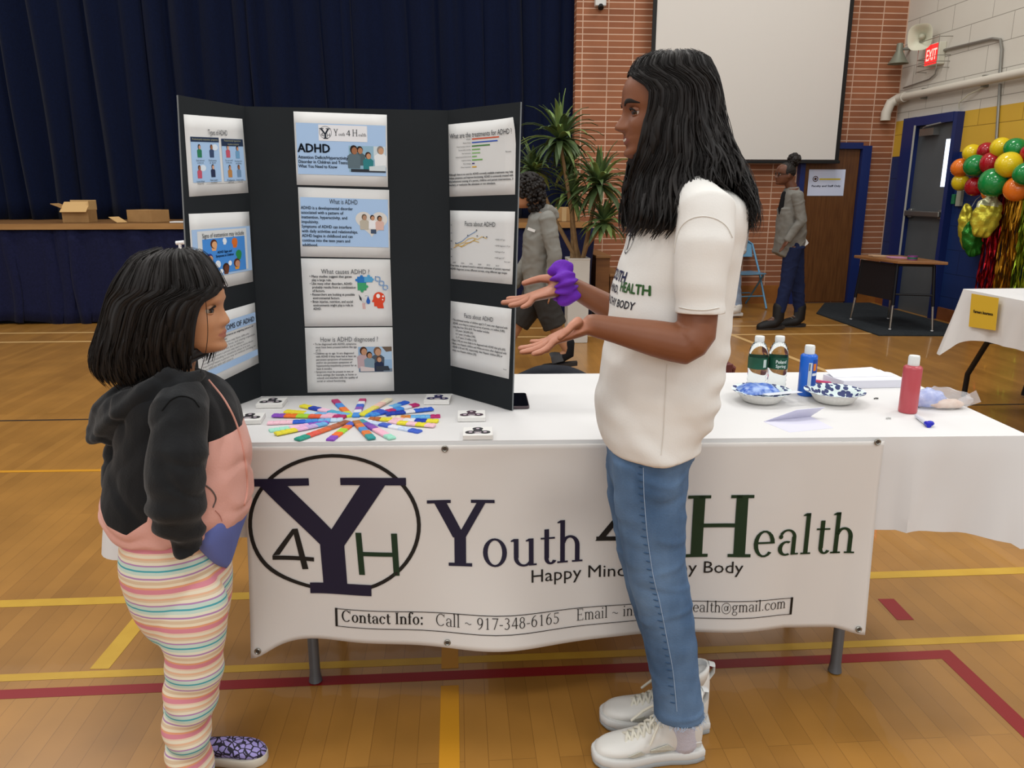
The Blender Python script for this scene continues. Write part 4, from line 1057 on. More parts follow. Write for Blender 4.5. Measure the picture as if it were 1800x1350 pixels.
for k, (t_, wd) in enumerate((('Children with ADHD experience an ongoing pattern of', .88), ('the following symptoms:', .42), ('Inattention means a person may have difficulty', .80), ('staying on task, sustaining focus, and staying organized,', .9), ('and these problems are not due to defiance.', .7), ('Hyperactivity means a person may seem to move about', .86), ('constantly, including in situations when it is not', .8), ('Impulsivity means a person may act without thinking or', .9), ('have difficulty with self control.', .5))): S.line(t_, .05, .63 - .047 * k, .042, wd, .001 if k < 2 else 0)
S.done(('4a4d55', '16202e'))
# right wing sheets
S = Sheet([(789, 219), (908, 207), (906, 342), (791, 346)], bR, nR, True)
S.line('What are the treatments for ADHD ?', .03, .80, .10, .93)
for k, (wd, hx, tx) in enumerate(((.40, 'd4552f', .07), (.38, '2f55b8', .12), (.27, '3f7f3a', .22), (.125, '7fb56a', .19), (.125, '8fbf7a', .14), (.075, '7fb56a', .24), (.16, '6fae52', .15), (.04, '3a2f78', .12), (.07, 'd9a83a', .16))):
    v = .765 - .047 * k; S.rect(.37, v, .37 + wd, v + .016, hx); S.line(('Medication', 'Behavior therapy', 'Parent training in behavior', 'Social skills training', 'Peer intervention', 'School based behavioral', 'Cognitive training', 'Diet changes', 'Other treatment')[k], .36, v, .026, tx, 0, 'R')
S.line('Percent', .87, .56, .03, .08)
for k, (t_, wd) in enumerate((('Although there is no cure for ADHD currently available treatments may help', .97), ('reduce symptoms and improve functioning. ADHD is commonly treated with', .97), ('the behavioral training of a parent, children and parent interventions, 3', .97), ('teachers, or medication like stimulants or non stimulants.', .72))): S.line(t_, .01, .29 - .047 * k, .040, wd, .0008)
S.done()
S = Sheet([(792, 370), (906, 372), (901, 500), (793, 490)], bR, nR)
S.line('Facts about ADHD', .25, .785, .095, .48)
def pl(pts, hx):
    S.col(hx)
    for (a0, b0), (a1, b1) in zip(pts[:-1], pts[1:]): S.p.flat([(a0, b0 - .005), (a1, b1 - .005), (a1, b1 + .005), (a0, b0 + .005)], S.fn, .0028)
pl([(.10, .52), (.20, .56), (.30, .64), (.44, .72)], '6f8fb8'); pl([(.06, .46), (.14, .50), (.20, .48), (.26, .54), (.34, .55), (.42, .60)], 'd0a23a'); pl([(.08, .50), (.16, .52), (.24, .55), (.30, .60), (.38, .62), (.46, .60), (.52, .64), (.60, .62)], 'd8b55a'); pl([(.16, .49), (.24, .50), (.30, .54), (.40, .58), (.48, .56)], 'd8b55a')
for u, v in ((.44, .73), (.30, .65), (.45, .65), (.55, .635), (.60, .64), (.10, .53)): S.disc(u, v, .010, .010, '5a5c60')
for k in range(5): S.line(('12', '10', '8', '6', '4')[k], .015, .78 - .115 * k, .03, .025)
for k in range(6): S.line(str(1997 + 4 * k), .05 + .14 * k, .235, .03, .055)
for k, t_ in enumerate(('• NHIS 4-17 yrs', '• ADHD diagnosis 3-17 yrs', '• NSCH ages 4-17 yrs', '• NHIS ages 3-17')): S.line(t_, .73, .60 - .085 * k, .03, .15 + .08 * (k == 1))
S.line('Parent report', .88, .30, .028, .09)
for k, (t_, wd) in enumerate((('Over time, an upward trend in national estimates of parent reported', .96), ('ADHD diagnoses across different surveys, using different age ranges', .92))): S.line(t_, .01, .19 - .05 * k, .042, wd, .0006)
S.done()
S = Sheet([(793, 529), (900, 543), (895, 666), (791, 642)], bR, nR)
S.line('Facts about ADHD', .25, .78, .095, .48)
for k, (t_, wd, u0) in enumerate((('• The estimated number of children aged 3-17 years ever diagnosed with', .92, .04), ('ADHD, according to a national survey of parents, is 6 million (9.8%)', .86, .06), ('using data from 2016-2019. This number includes:', .62, .06), ('3-5 years: 265,000 (2%)', .30, .11), ('6-11 years: 2.4 million (10%)', .34, .11), ('12-17 years: 3.3 million (13%)', .36, .11), ('• Boys (13%) are more likely to be diagnosed with ADHD than girls (6%)', .9, .04), ('• Black, non-Hispanic children and White are more often diagnosed with', .92, .04), ('ADHD (12% and 10%, respectively), than Hispanic children (8%) or', .84, .06), ('Asian, non-Hispanic children (3%).', .42, .06))): S.line(t_, u0, .71 - .052 * k, .044, wd, .0005)
S.line('Source', .92, .12, .028, .05); S.done(('3f4247', '16202e'))

# ================================================================== THINGS ON THE TABLE
ZT = .746
# craft sticks: (inner px, outer px, colours outward, label)
CT = (622, 738)
CR = lambda x, y: (400 + x / 3.396, 660 + y / 3.396)
sticks = [((735, 250), (640, 152), 'ccdd33 f07a28 3f8fe0 b82a6c', 'lime, orange, blue and magenta stick pointing away to the upper left'),
          ((765, 252), (808, 150), '3f8fe0 e8e8ee 8a4fb0 2f62d0 e8e8ee b82a6c', 'stick with white bands and magenta tip pointing straight away from the viewer'),
          ((800, 247), (968, 150), 'e3dc3a e6d96a f0c6b8 f0e6c8', 'yellow and pale peach stick pointing away to the upper right'),
          ((815, 247), (1072, 163), '3f8fe0 2f55c8 e8e8ee 6fb5e8 2f62d0', 'blue and white stick ending in bright blue at the upper right'),
          ((850, 246), (1135, 180), '3f8fe0 2f55c8 b82a6c 3f8fe0 e8e8ee b82a6c', 'blue and magenta stick ending in magenta at the upper right'),
          ((945, 240), (1226, 208), '1f3fae 1f3fae e8e8ee 2f62d0 2f62d0', 'royal blue stick with one white band on the right'),
          ((975, 256), (1270, 248), 'f0e6c8 d8863a 6fb5e8 6fb5e8 b82a6c', 'orange, light blue and magenta stick pointing right'),
          ((845, 266), (1258, 280), 'b5652c e8dc3a f4c9cf e8e8ee 1f3fae e8dc3a', 'stick with brown start and royal blue band before its yellow tip, on the right'),
          ((965, 286), (1238, 310), 'f2c6d0 e8dc3a f2c6d0 e8dc3a f2c6d0', 'pink and yellow stick pointing right and slightly nearer'),
          ((800, 274), (1150, 342), 'e4e8f2 c8d8f0 3f62c8 e4e8f2 c8d8f0 3f62c8', 'white stick with blue specks pointing to the near right'),
          ((790, 277), (985, 384), '3fa0a8 6f4fb0 8a4fb0 f4bcd0 f4bcd0 9fe0c8', 'teal, purple, pink and mint stick pointing to the near right'),
          ((766, 284), (862, 388), 'b5743a e07a38 4f8fd0 e07a38 2f9a9a', 'orange and teal stick pointing nearer, just right of centre'),
          ((750, 286), (610, 392), '4f62c8 e8743a a8d83a f0762a 8a4fc0', 'orange stick with lime band and purple tip pointing nearer to the left'),
          ((720, 282), (414, 392), '9a5a3a b56a4a d8683a e05a4a 2f9a86', 'brown and coral stick with teal tip pointing to the near left'),
          ((590, 296), (286, 360), '6fb5e8 c8b0e0 e8b8dc e8dc3a e8dc3a', 'lilac and yellow stick pointing to the near left'),
          ((600, 284), (250, 336), '8a4fc0 8a4fc0 e8b8e0 f2c6dc a8e6d0 a8e6d0', 'purple, pink and mint stick pointing left'),
          ((690, 271), (238, 292), 'c8e0f4 6fb5e8 3f8fe0 2f62d0 f4c6d4 f4c6d4', 'blue stick with pale pink tip pointing left'),
          ((705, 256), (270, 248), 'b82a6c f4bcd0 e8603a a8d83a f0762a 8a4fc0', 'orange and lime stick with purple tip pointing left'),
          ((715, 248), (345, 219), 'b82a6c e8b8dc 6fb5e8 c8e0f4 e8d83a e8d83a', 'light blue stick with yellow tip pointing left and away'),
          ((722, 246), (443, 187), '6fb5e8 4fb0d0 f2c6dc 1f3fae e8dc3a', 'stick with a royal blue band before its yellow tip at the upper left')]
for i, (a, b, cols, lab) in enumerate(sticks):
    p0, p1 = Zp(*CR(*a), ZT), Zp(*CR(*b), ZT); d = (p1 - p0); L = d.length; d.normalize(); n_ = Vector((-d.y, d.x, 0)); cl = cols.split(); q = MB(); N = len(cl)
    lay = .0012 * (i % 3)
    for k, hx in enumerate(cl):
        q.cur = k; z0 = ZT + lay
        s0, s1 = L * k / N, L * (k + 1) / N
        for j in range(2):                                     # each band has two raised lobes
            a0, a1 = s0 + (s1 - s0) * j / 2, s0 + (s1 - s0) * (j + 1) / 2; m = (a0 + a1) / 2; wd = .0098
            ring = lambda z_, sh: [p0 + d * (a0 + sh * .0015) + n_ * wd * (1 - sh * .18) + Vector((0, 0, z_)), p0 + d * m + n_ * wd * (1.12 - sh * .18) + Vector((0, 0, z_)), p0 + d * (a1 - sh * .0015) + n_ * wd * (1 - sh * .18) + Vector((0, 0, z_)), p0 + d * (a1 - sh * .0015) - n_ * wd * (1 - sh * .18) + Vector((0, 0, z_)), p0 + d * m - n_ * wd * (1.12 - sh * .18) + Vector((0, 0, z_)), p0 + d * (a0 + sh * .0015) - n_ * wd * (1 - sh * .18) + Vector((0, 0, z_))]
            q.loft([ring(lay, 0), ring(lay + .004, 0), ring(lay + .0058, 1)])
    mk('craft_stick', q, [M('stick ' + h, h, .45) for h in cl], smooth=False, label=lab, cat='craft stick', group='craft sticks fanned on the table')

# little canvases with painted spinners
m_canvas = M('white canvas', '#e4e3df', .7)
for (cx_, cy_, lab, tone, rz) in ((478, 709, 'small white canvas with grey spinner at the foot of the left board wing', '2f2f33', .05), (438, 737, 'small white canvas with black spinner beside the child in the hoodie', '2c2b2e', .1),
                                  (770, 703, 'small white canvas with navy spinner at the foot of the right board wing', '2a2b55', -.06), (829, 732, 'small white canvas with purplish grey spinner right of the sticks', '4a3a44', .03), (840, 763, 'small white canvas with dark grey spinner nearest the table edge', '3a3a3c', .02)):
    p = Zp(cx_, cy_ + 3, ZT); t = thing('canvas_tile', lab, 'canvas', (p.x, p.y, ZT), TA + rz, 'painted canvases on the table')
    Lc = lambda u, v, h: ROOT[t.name] @ Vector((u, v, h))
    q = MB(); q.loft([[Lc(x, y, .0005) for x, y in ((-.037, -.035), (.037, -.035), (.037, .035), (-.037, .035))], [Lc(x, y, .0125) for x, y in ((-.037, -.035), (.037, -.035), (.037, .035), (-.037, .035))]]); mk('canvas_block', q, m_canvas, t, smooth=False, bev=.001)
    q = MB(); ff = lambda u, v, w_=0: Lc(u, v, .0131 + w_)
    for a in (90, 205, -25): q.disc(.020 * math.cos(R(a)), .020 * math.sin(R(a)) - .002, .0135, .0125, ff, 0, 18)
    q.flat([(-.014, -.010), (.014, -.010), (.009, .014), (-.009, .014)], ff, .0001); q.cur = 1; q.ring(0, -.012, .009, .007, .0018, .0018, ff, .0005, 18)
    for a in (90, 205, -25): q.disc(.020 * math.cos(R(a)), .020 * math.sin(R(a)) - .002, .0048, .0044, ff, .0003, 12)
    q.flat([(-.03, -.019), (.03, -.016), (.03, -.018), (-.03, -.021)], ff)
    mk('painted_spinner', q, [blank(tone), blank('c9b9c4')], t, smooth=False)

# phone
p = Zp(906, 707, ZT); t = thing('phone', 'dark phone lying on the table behind the right board wing', 'phone', (p.x, p.y, ZT), TA + .02)
Lc = lambda u, v, h: ROOT[t.name] @ Vector((u, v, h))
rr = lambda w_, h_, r_: [(sx * (w_ - r_) + r_ * math.cos(a), sy * (h_ - r_) + r_ * math.sin(a)) for sx, sy, a0 in ((1, 1, 0), (-1, 1, 90), (-1, -1, 180), (1, -1, 270)) for a in [R(a0 + 22.5 * i) for i in range(5)]]
q = MB(); q.prism(rr(.036, .074, .009), .008, lambda u, v, h: Lc(u, v, h + .0004)); mk('phone_body', q, M('phone frame', '#5d5256', .35, .5), t, bev=.0012)
q = MB(); q.prism(rr(.034, .072, .008), .0006, lambda u, v, h: Lc(u, v, h + .0085)); mk('phone_screen', q, M('phone glass', '#0b0b0d', .08), t)

# water bottles
m_pet = M('bottle plastic and water', '#eef4f4', .03, trans=1.0, ior=1.33); m_lab = M('green bottle label', '#1f5a43', .4, var=(18, '#16452f', .2)); m_cap = M('white cap', '#dfe2e0', .4)
def lean(u): return u
for (cx_, cy_, lab, txt_) in ((1328, 682, 'left water bottle with green label behind the paper bowls', 0), (1363, 682, 'right water bottle with lettered green label, behind the paper bowls', 1)):
    p = Zp(cx_, cy_ + 8, ZT); t = thing('water_bottle', lab, 'water bottle', (p.x, p.y, ZT), 0, 'water bottles on the table')
    H_ = .178; r_ = .0285
    prof = [(.001, .002), (r_ * .86, .002), (r_, .010), (r_, .03), (r_ * .94, .036), (r_, .042), (r_ * .95, .05), (r_, .058), (r_ * .97, .065), (r_, .072), (r_, .118), (r_ * .97, .124), (r_ * .9, .137), (r_ * .68, .150), (r_ * .47, .157), (r_ * .43, .163), (.001, .163)]
    q = MB(); q.lathe(prof, p, 28); mk('bottle_body', q, m_pet, t)
    q = MB(); q.lathe([(r_ + .0006, .078), (r_ + .0006, .113)], p, 32, cap=False); o = mk('bottle_label', q, m_lab, t); 
    q = MB(); fa_ = R(-94 if txt_ else -70)
    fn = lambda u, v, w_=0: p + Vector(((r_ + .001) * math.cos(fa_ + u / r_), (r_ + .001) * math.sin(fa_ + u / r_), .0955 + v))
    if txt_: put_text(q, 'Poland', 0, .001, .014, fn, 0, 'C', .032, .0004); put_text(q, 'Spring', 0, -.012, .013, fn, 0, 'C', .030, .0004)
    else: q.flat([(-.004, -.012), (.006, -.012), (.006, .012), (-.004, .012)], fn); put_text(q, 'P', .022, -.006, .018, fn, 0, 'C', .008, .0004)
    mk('label_print', q, blank('d7e2da'), o, smooth=False)
    q = MB(); q.lathe([(.0135, .158), (.0142, .160), (.0142, .172), (.0132, .1745), (.001, .1745)], p, 24); mk('bottle_cap', q, m_cap, t)

# paint bottles
def paint(px, py, h_, r_, hx, label, lab=True, rz=0):
    p = Zp(px, py, ZT); t = thing('paint_bottle', label, 'paint bottle', (p.x, p.y, ZT), rz)
    prof = [(.001, .0005), (r_ * .96, .0005), (r_, .004), (r_, h_ * .78), (r_ * .97, h_ * .80), (r_ * .8, h_ * .825), (r_ * .55, h_ * .835), (.001, h_ * .838)]
    q = MB(); q.lathe(prof, p, 28); b_ = mk('bottle_body', q, M('paint ' + hx, hx, .3, coat=.2), t)
    q = MB(); c_ = r_ * .60; q.lathe([(c_, h_ * .835), (c_, h_ * .97), (c_ * .95, h_ * .985), (c_ * .9, h_), (.001, h_)], p, 24); mk('bottle_cap', q, m_cap, t)
    if lab:
        for a0, a1, hx2, z0, z1 in ((-112, -88, 'c9d3dc', .12, .68), (-84, -30, '2a4fa0', .2, .74), (-110, -100, '6f7780', .52, .66), (-80, -55, 'd9782c', .52, .66), (-84, -40, 'e2e6ea', .42, .47)):
            q = MB(); nn = 8; ex_ = .0004 + .0003 * (hx2 in ('6f7780', 'd9782c', 'e2e6ea'))
            q.add([p + Vector(((r_ + ex_) * math.cos(R(a0 + (a1 - a0) * i / nn)), (r_ + ex_) * math.sin(R(a0 + (a1 - a0) * i / nn)), z)) for z in (h_ * z0, h_ * z1) for i in range(nn + 1)], [(i, i + 1, nn + 2 + i, nn + 1 + i) for i in range(nn)]); mk('bottle_label', q, blank(hx2), t)
    return t


paint(1416, 694, .152, .0245, '#1f66cf', 'blue paint bottle with white cap behind the right paper bowl')
paint(1595, 724, .160, .0245, '#b84e56', 'red paint bottle with white cap near the table end', False)

# paper bowls
m_bowl = bpy.data.materials.new('patterned paper'); m_bowl.use_nodes = True
nt = m_bowl.node_tree; b_ = nt.nodes['Principled BSDF']; b_.inputs['Roughness'].default_value = .6
tc = nt.nodes.new('ShaderNodeTexCoord'); vo = nt.nodes.new('ShaderNodeTexVoronoi'); vo.inputs['Scale'].default_value = 88; mpn = nt.nodes.new('ShaderNodeMapping'); mpn.inputs['Scale'].default_value = (.9, .55, .9)
nt.links.new(tc.outputs['Object'], mpn.inputs[0]); nt.links.new(mpn.outputs[0], vo.inputs['Vector']); cr = nt.nodes.new('ShaderNodeValToRGB')
cr.color_ramp.interpolation = 'CONSTANT'; cr.color_ramp.elements[0].color = lin('#232f66'); cr.color_ramp.elements[1].color = lin('#d8e6e4'); cr.color_ramp.elements[1].position = .50
nt.links.new(vo.outputs['Distance'], cr.inputs[0]); nt.links.new(cr.outputs[0], b_.inputs['Base Color'])
m_bw = M('bowl white', '#e3e2dd', .6)
bowl_c = []
for (cx_, cy_, lab) in ((1337, 705, 'paper bowl heaped with a blue packet, left of the two'), (1465, 706, 'patterned paper bowl in front of the blue paint bottle')):
    p = Zp(cx_, cy_, ZT); bowl_c.append(p); t = thing('paper_bowl', lab, 'bowl', (p.x, p.y, ZT), 0, 'paper bowls on the table')
    q = MB(); rings = []
    for r_, z_ in ((.001, .0008), (.045, .0008), (.052, .004), (.064, .022), (.070, .030), (.084, .0335), (.0845, .0350), (.069, .0325), (.060, .022), (.048, .007), (.001, .006)):
        rings.append([p + Vector((r_ * (1 + (.012 * math.sin(36 * a) if .05 < r_ < .08 else 0)) * math.cos(a), r_ * (1 + (.012 * math.sin(36 * a) if .05 < r_ < .08 else 0)) * math.sin(a), z_)) for a in [2 * PI * j / 144 for j in range(144)]])
    q.loft(rings); me = q.mesh('b'); zz = p.z
    mk('bowl_body', me, [m_bw, m_bowl], t, sharp=60, matfn=lambda c, n: 1 if (n.z > .3 and c.z > zz + .004) else 0)
p = bowl_c[0]
t = thing('plastic_packet', 'blue printed plastic packet lying in the left paper bowl', 'packet', (p.x, p.y, ZT + .02), 0)
q = MB(); N = 14; vs = []
for z_s in (0, 1):
    for k in range(N + 1):
        for i in range(N + 1):
            u, v = i / N - .5, k / N - .5; e_ = max(0, 1 - (2 * abs(u)) ** 4) * max(0, 1 - (2 * abs(v)) ** 4)
            vs.append(p + Vector((-.008 + u * .118, .002 + v * .088, .030 + (.020 * e_ + .004 * noise.noise(Vector((u * 9, v * 9, 1))) * e_) * z_s)))
fs = []
for s_ in (0, 1):
    o_ = s_ * (N + 1) ** 2
    for k in range(N):
        for i in range(N): f_ = (o_ + k * (N + 1) + i, o_ + k * (N + 1) + i + 1, o_ + (k + 1) * (N + 1) + i + 1, o_ + (k + 1) * (N + 1) + i); fs.append(f_ if s_ else f_[::-1])
q.add(vs, fs); mk('packet_body', q, M('blue patterned film', '#2f5fbe', .3, var=(60, '#9fb8e6', .12)), t)
q = MB(); a = p + Vector((-.02, -.055, .037)); b = p + Vector((.09, -.03, .038)); n_ = Vector((.01, -.02, 0)); q.add([a, a + n_, b + n_, b], [(0, 1, 2, 3)]); o = mk('packet_edge', q, M('white film', '#dfe3ea', .3), t, smooth=False); o.modifiers.new('t', 'SOLIDIFY').thickness = .0008

# stack of envelopes / paper
a, b, c, d = Zp(1446, 671, ZT), Zp(1482, 683, ZT), Zp(1585, 681, ZT), Zp(1545, 662, ZT)
t = thing('paper_stack', 'thick stack of white paper at the back of the table', 'paper stack', ((a.x + c.x) / 2, (a.y + c.y) / 2, ZT), TA)
q = MB(); up_ = Vector((0, 0, .024)); q.loft([[a, b, c, d], [a + up_, b + up_, c + up_, d + up_]]); mk('sheets', q, M('paper ream', '#dcdde6', .6, bump=(200, .1), stretch=(1, 1, 30)), t, smooth=False)
q = MB(); e = up_ + Vector((0, 0, .0012)); q.add([a + e + Vector((.01, .01, .012)), a.lerp(b, .5) + e, c.lerp(d, .35) + e, d + e + Vector((-.03, 0, .008))], [(0, 1, 2, 3)]); o = mk('top_sheet', q, M('paper top', '#e4e4ec', .6), t, smooth=False); o.modifiers.new('t', 'SOLIDIFY').thickness = .001

# folded paper in front of the bowls
a, b, c, d, e, f = Zp(1342, 741, ZT), Zp(1388, 760, ZT), Zp(1465, 752, ZT), Zp(1425, 732, ZT), Zp(1450, 716, ZT + .03), Zp(1400, 721, ZT + .03)
q = MB(); q.add([a, b, c, d, e, f], [(0, 1, 2, 3), (0, 3, 4, 5)]); o = mk('folded_paper', q, M('lavender white paper', '#d3d2e2', .6), smooth=False, label='folded white paper standing half open in front of the bowls', cat='paper'); o.modifiers.new('t', 'SOLIDIFY').thickness = .0012
# pencils behind the blue bottle
for i, (hx, w_) in enumerate((('#2a3a8a', 'blue'), ('#a82a3a', 'red'), ('#c24a7a', 'pink'))):
    p0, p1 = Zp(1430 + i * 2, 673 - i * 2, ZT + .005), Zp(1476 + i * 3, 684 - i * 4, ZT + .005)
    t = thing('pencil', w_ + ' pencil lying behind the blue paint bottle', 'pencil', p0.lerp(p1, .5) - Vector((0, 0, .005)), 0, 'pencils behind the bowl')
    q = MB(); q.tube([p0, p1], .0038, 6); mk('pencil_barrel', q, M('pencil ' + w_, hx, .4), t); q = MB(); dd = (p1 - p0).normalized(); q.tube([p1, p1 + dd * .012], [.0036, .0006], 6); mk('pencil_tip', q, M('pencil wood', '#d0a878', .6), t)
# zip bag with sticks
p = Zp(1640, 715, ZT); t = thing('plastic_bag', 'clear zip bag with blue and tan contents behind the red paint bottle', 'bag', (p.x, p.y, ZT), TA)
def blob(q, c, rx, ry, rz_, seed):
    o_ = len(q.v); q.ell((0, 0, 0), (rx, ry, rz_), 22, 12)
    for i in range(o_, len(q.v)):
        v = Vector(q.v[i]); k = 1 + .22 * noise.noise(v * 60 + Vector((seed, 0, 0))); v = v * k; v.z = max(v.z, -rz_ * .6); q.v[i] = tuple(v + c)
q = MB(); blob(q, p + Vector((-.012, .01, .020)), .052, .035, .030, 1); mk('blue_contents', q, M('blue film contents', '#6f86cf', .25, var=(40, '#b9c4ea', .2)), t)
q = MB(); blob(q, p + Vector((.028, -.016, .012)), .052, .022, .014, 4); mk('tan_contents', q, M('tan contents', '#c9a58c', .4, var=(40, '#d9c4b4', .2)), t)
q = MB(); blob(q, p + Vector((.016, -.004, .022)), .084, .050, .034, 7); q.add([p + Vector((.07, 0, .02)), p + Vector((.125, .005, .045)), p + Vector((.12, -.03, .02)), p + Vector((.075, -.035, .008))], [(0, 1, 2, 3)]); mk('clear_film', q, M('clear film', '#f4f4f6', .12, trans=.0, alpha=.22), t)
# marker pen
p0, p1 = Zp(1611, 731, ZT + .006), Zp(1628, 744, ZT + .006); t = thing('marker_pen', 'white pen with blue cap in front of the red paint bottle', 'pen', p0.lerp(p1, .5) - Vector((0, 0, .006)))
q = MB(); q.tube([p0, p1], .0052, 12); mk('pen_barrel', q, M('pen white', '#cfd2dc', .35), t); q = MB(); d = (p1 - p0).normalized(); q.tube([p1, p1 + d * .02], .0065, 12); q.ell(p1 + d * .012 + Vector((.008, .004, .002)), (.011, .009, .007), 10, 8); mk('pen_cap', q, M('pen blue', '#1c23b0', .3), t)
for px, py, lab, hx in ((1540, 702, 'tiny dark scrap on the cloth right of the patterned bowl', '5a5a58'), (1562, 737, 'tiny crumpled clear scrap on the cloth left of the pen', 'b9b9b6')):
    p = Zp(px, py, ZT); q = MB(); q.tube([p + Vector((-.006, 0, .0025)), p + Vector((0, .003, .003)), p + Vector((.007, .001, .0025))], .0022, 6); tag(mk('paper_scrap', q, blank(hx)), lab, 'scrap')

# sanitizer pump beyond the child
p = PW(317, 438, 4.4); t = thing('sanitizer_stand', 'white pump dispenser on a stand behind the child', 'dispenser', (p.x, p.y, 0))
q = MB(); q.lathe([(.14, 0), (.14, .015), (.02, .03), (.018, p.z - .2), (.05, p.z - .19), (.05, p.z - .18)], (p.x, p.y, 0), 20); mk('stand', q, M('white stand', '#c9cacc', .4), t)
q = MB(); q.lathe([(.034, p.z - .18), (.036, p.z - .06), (.028, p.z - .035), (.012, p.z - .03)], (p.x, p.y, 0), 20); mk('bottle_body', q, M('pump bottle', '#e3e4e6', .35), t)
q = MB(); q.tube([(p.x, p.y, p.z - .03), (p.x, p.y, p.z + .03)], .009, 10); q.tube([(p.x + .025, p.y, p.z + .038), (p.x - .02, p.y, p.z + .034)], .011, 10); q.tube([(p.x, p.y, p.z - .025), (p.x - .06, p.y, p.z - .03)], .01, 8); mk('pump_head', q, M('pump bottle', '#e3e4e6', .35), t)

# ================================================================== RIGHT TABLE
m_kl = M('black table leg', '#1f1f22', .4, .3)
rt_ = thing('folding_table', 'folding table with black legs under a white cloth by the right wall', 'table', (3.55, 3.6, 0))
q = MB(); q.box((3.56, 3.66, .72), (.72, 1.92, .03)); mk('tabletop', q, m_tbl, rt_, smooth=False)
for yy in (4.42, 2.95):
    for xx in (3.30, 3.82):
        q = MB(); q.tube([(xx, yy, .70), (xx, yy - .0, .58), (xx + (.02 if xx < 3.5 else -.02), yy + .14, .40), (xx + .04 * (1 if xx < 3.5 else -1), yy + .30, .17), (xx + .05 * (1 if xx < 3.5 else -1), yy + .32, .03), (xx + .05 * (1 if xx < 3.5 else -1), yy + .32, .012)], .017, 10); mk('leg', q, m_kl, rt_)
    q = MB(); q.tube([(3.32, yy + .12, .42), (3.80, yy + .12, .42)], .014, 8); mk('leg_brace', q, m_kl, rt_)
tablecloth('tablecloth', lambda u, v, z: Vector((3.17 + v, 4.64 - u, z)), 1.97, .77, .738, lambda s, x: .27, 'white cloth over the table by the foil fringe, with a yellow sign taped on', lambda s, x: .009, .55, seed=4)
sg = [Xp(1708, 516, 3.135), Xp(1756, 524, 3.135), Xp(1750, 581, 3.128), Xp(1703, 574, 3.128)]
t = thing('table_sign', 'yellow paper sign taped to the white cloth of the right hand table', 'sign', sg[3])
q = MB(); q.add(sg, [(0, 1, 2, 3)]); o = mk('sign_sheet', q, M('yellow paper', '#d8b234', .6), t, smooth=False); o.modifiers.new('t', 'SOLIDIFY').thickness = .001
q = MB(); put_text(q, 'Farmers Insurance', .5, .44, .13, lambda u, v, w_=0: sg[3].lerp(sg[2], u).lerp(sg[0].lerp(sg[1], u), v) + Vector((-.003, 0, 0)), 0, 'C', .72, .004); mk('printed_text', q, blank('2a2a2a'), t, smooth=False)
# ================================================================== PEOPLE
def cr(keys, x):
    """smooth interpolation through sorted keys (x, values...)"""
    if x <= keys[0][0]: return keys[0][1:]
    if x >= keys[-1][0]: return keys[-1][1:]
    for i in range(len(keys) - 1):
        if keys[i][0] <= x <= keys[i + 1][0]:
            a, b = keys[i], keys[i + 1]; t = (x - a[0]) / (b[0] - a[0])
            p0 = keys[max(i - 1, 0)]; p3 = keys[min(i + 2, len(keys) - 1)]; out = []
            for k in range(1, len(a)):
                m0 = (b[k] - p0[k]) / (b[0] - p0[0]) * (b[0] - a[0]); m1 = (p3[k] - a[k]) / (p3[0] - a[0]) * (b[0] - a[0])
                h = (2 * t ** 3 - 3 * t ** 2 + 1) * a[k] + (t ** 3 - 2 * t ** 2 + t) * m0 + (-2 * t ** 3 + 3 * t ** 2) * b[k] + (t ** 3 - t ** 2) * m1
                out.append(h)
            return out


#        z     front  back   halfwidth
HEAD = [(.00, .28, .02, .07), (.03, .385, -.06, .14), (.08, .415, -.12, .205), (.13, .400, -.18, .245), (.20, .405, -.26, .275), (.27, .405, -.33, .30), (.36, .40, -.38, .325), (.47, .392, -.42, .335),
        (.55, .42, -.44, .342), (.65, .425, -.45, .347), (.75, .40, -.44, .335), (.85, .33, -.39, .29), (.93, .22, -.30, .21), (.98, .09, -.18, .115), (1.0, 0, -.08, .03)]


def bump1(x, c, s): return math.exp(-((x - c) / s) ** 2)


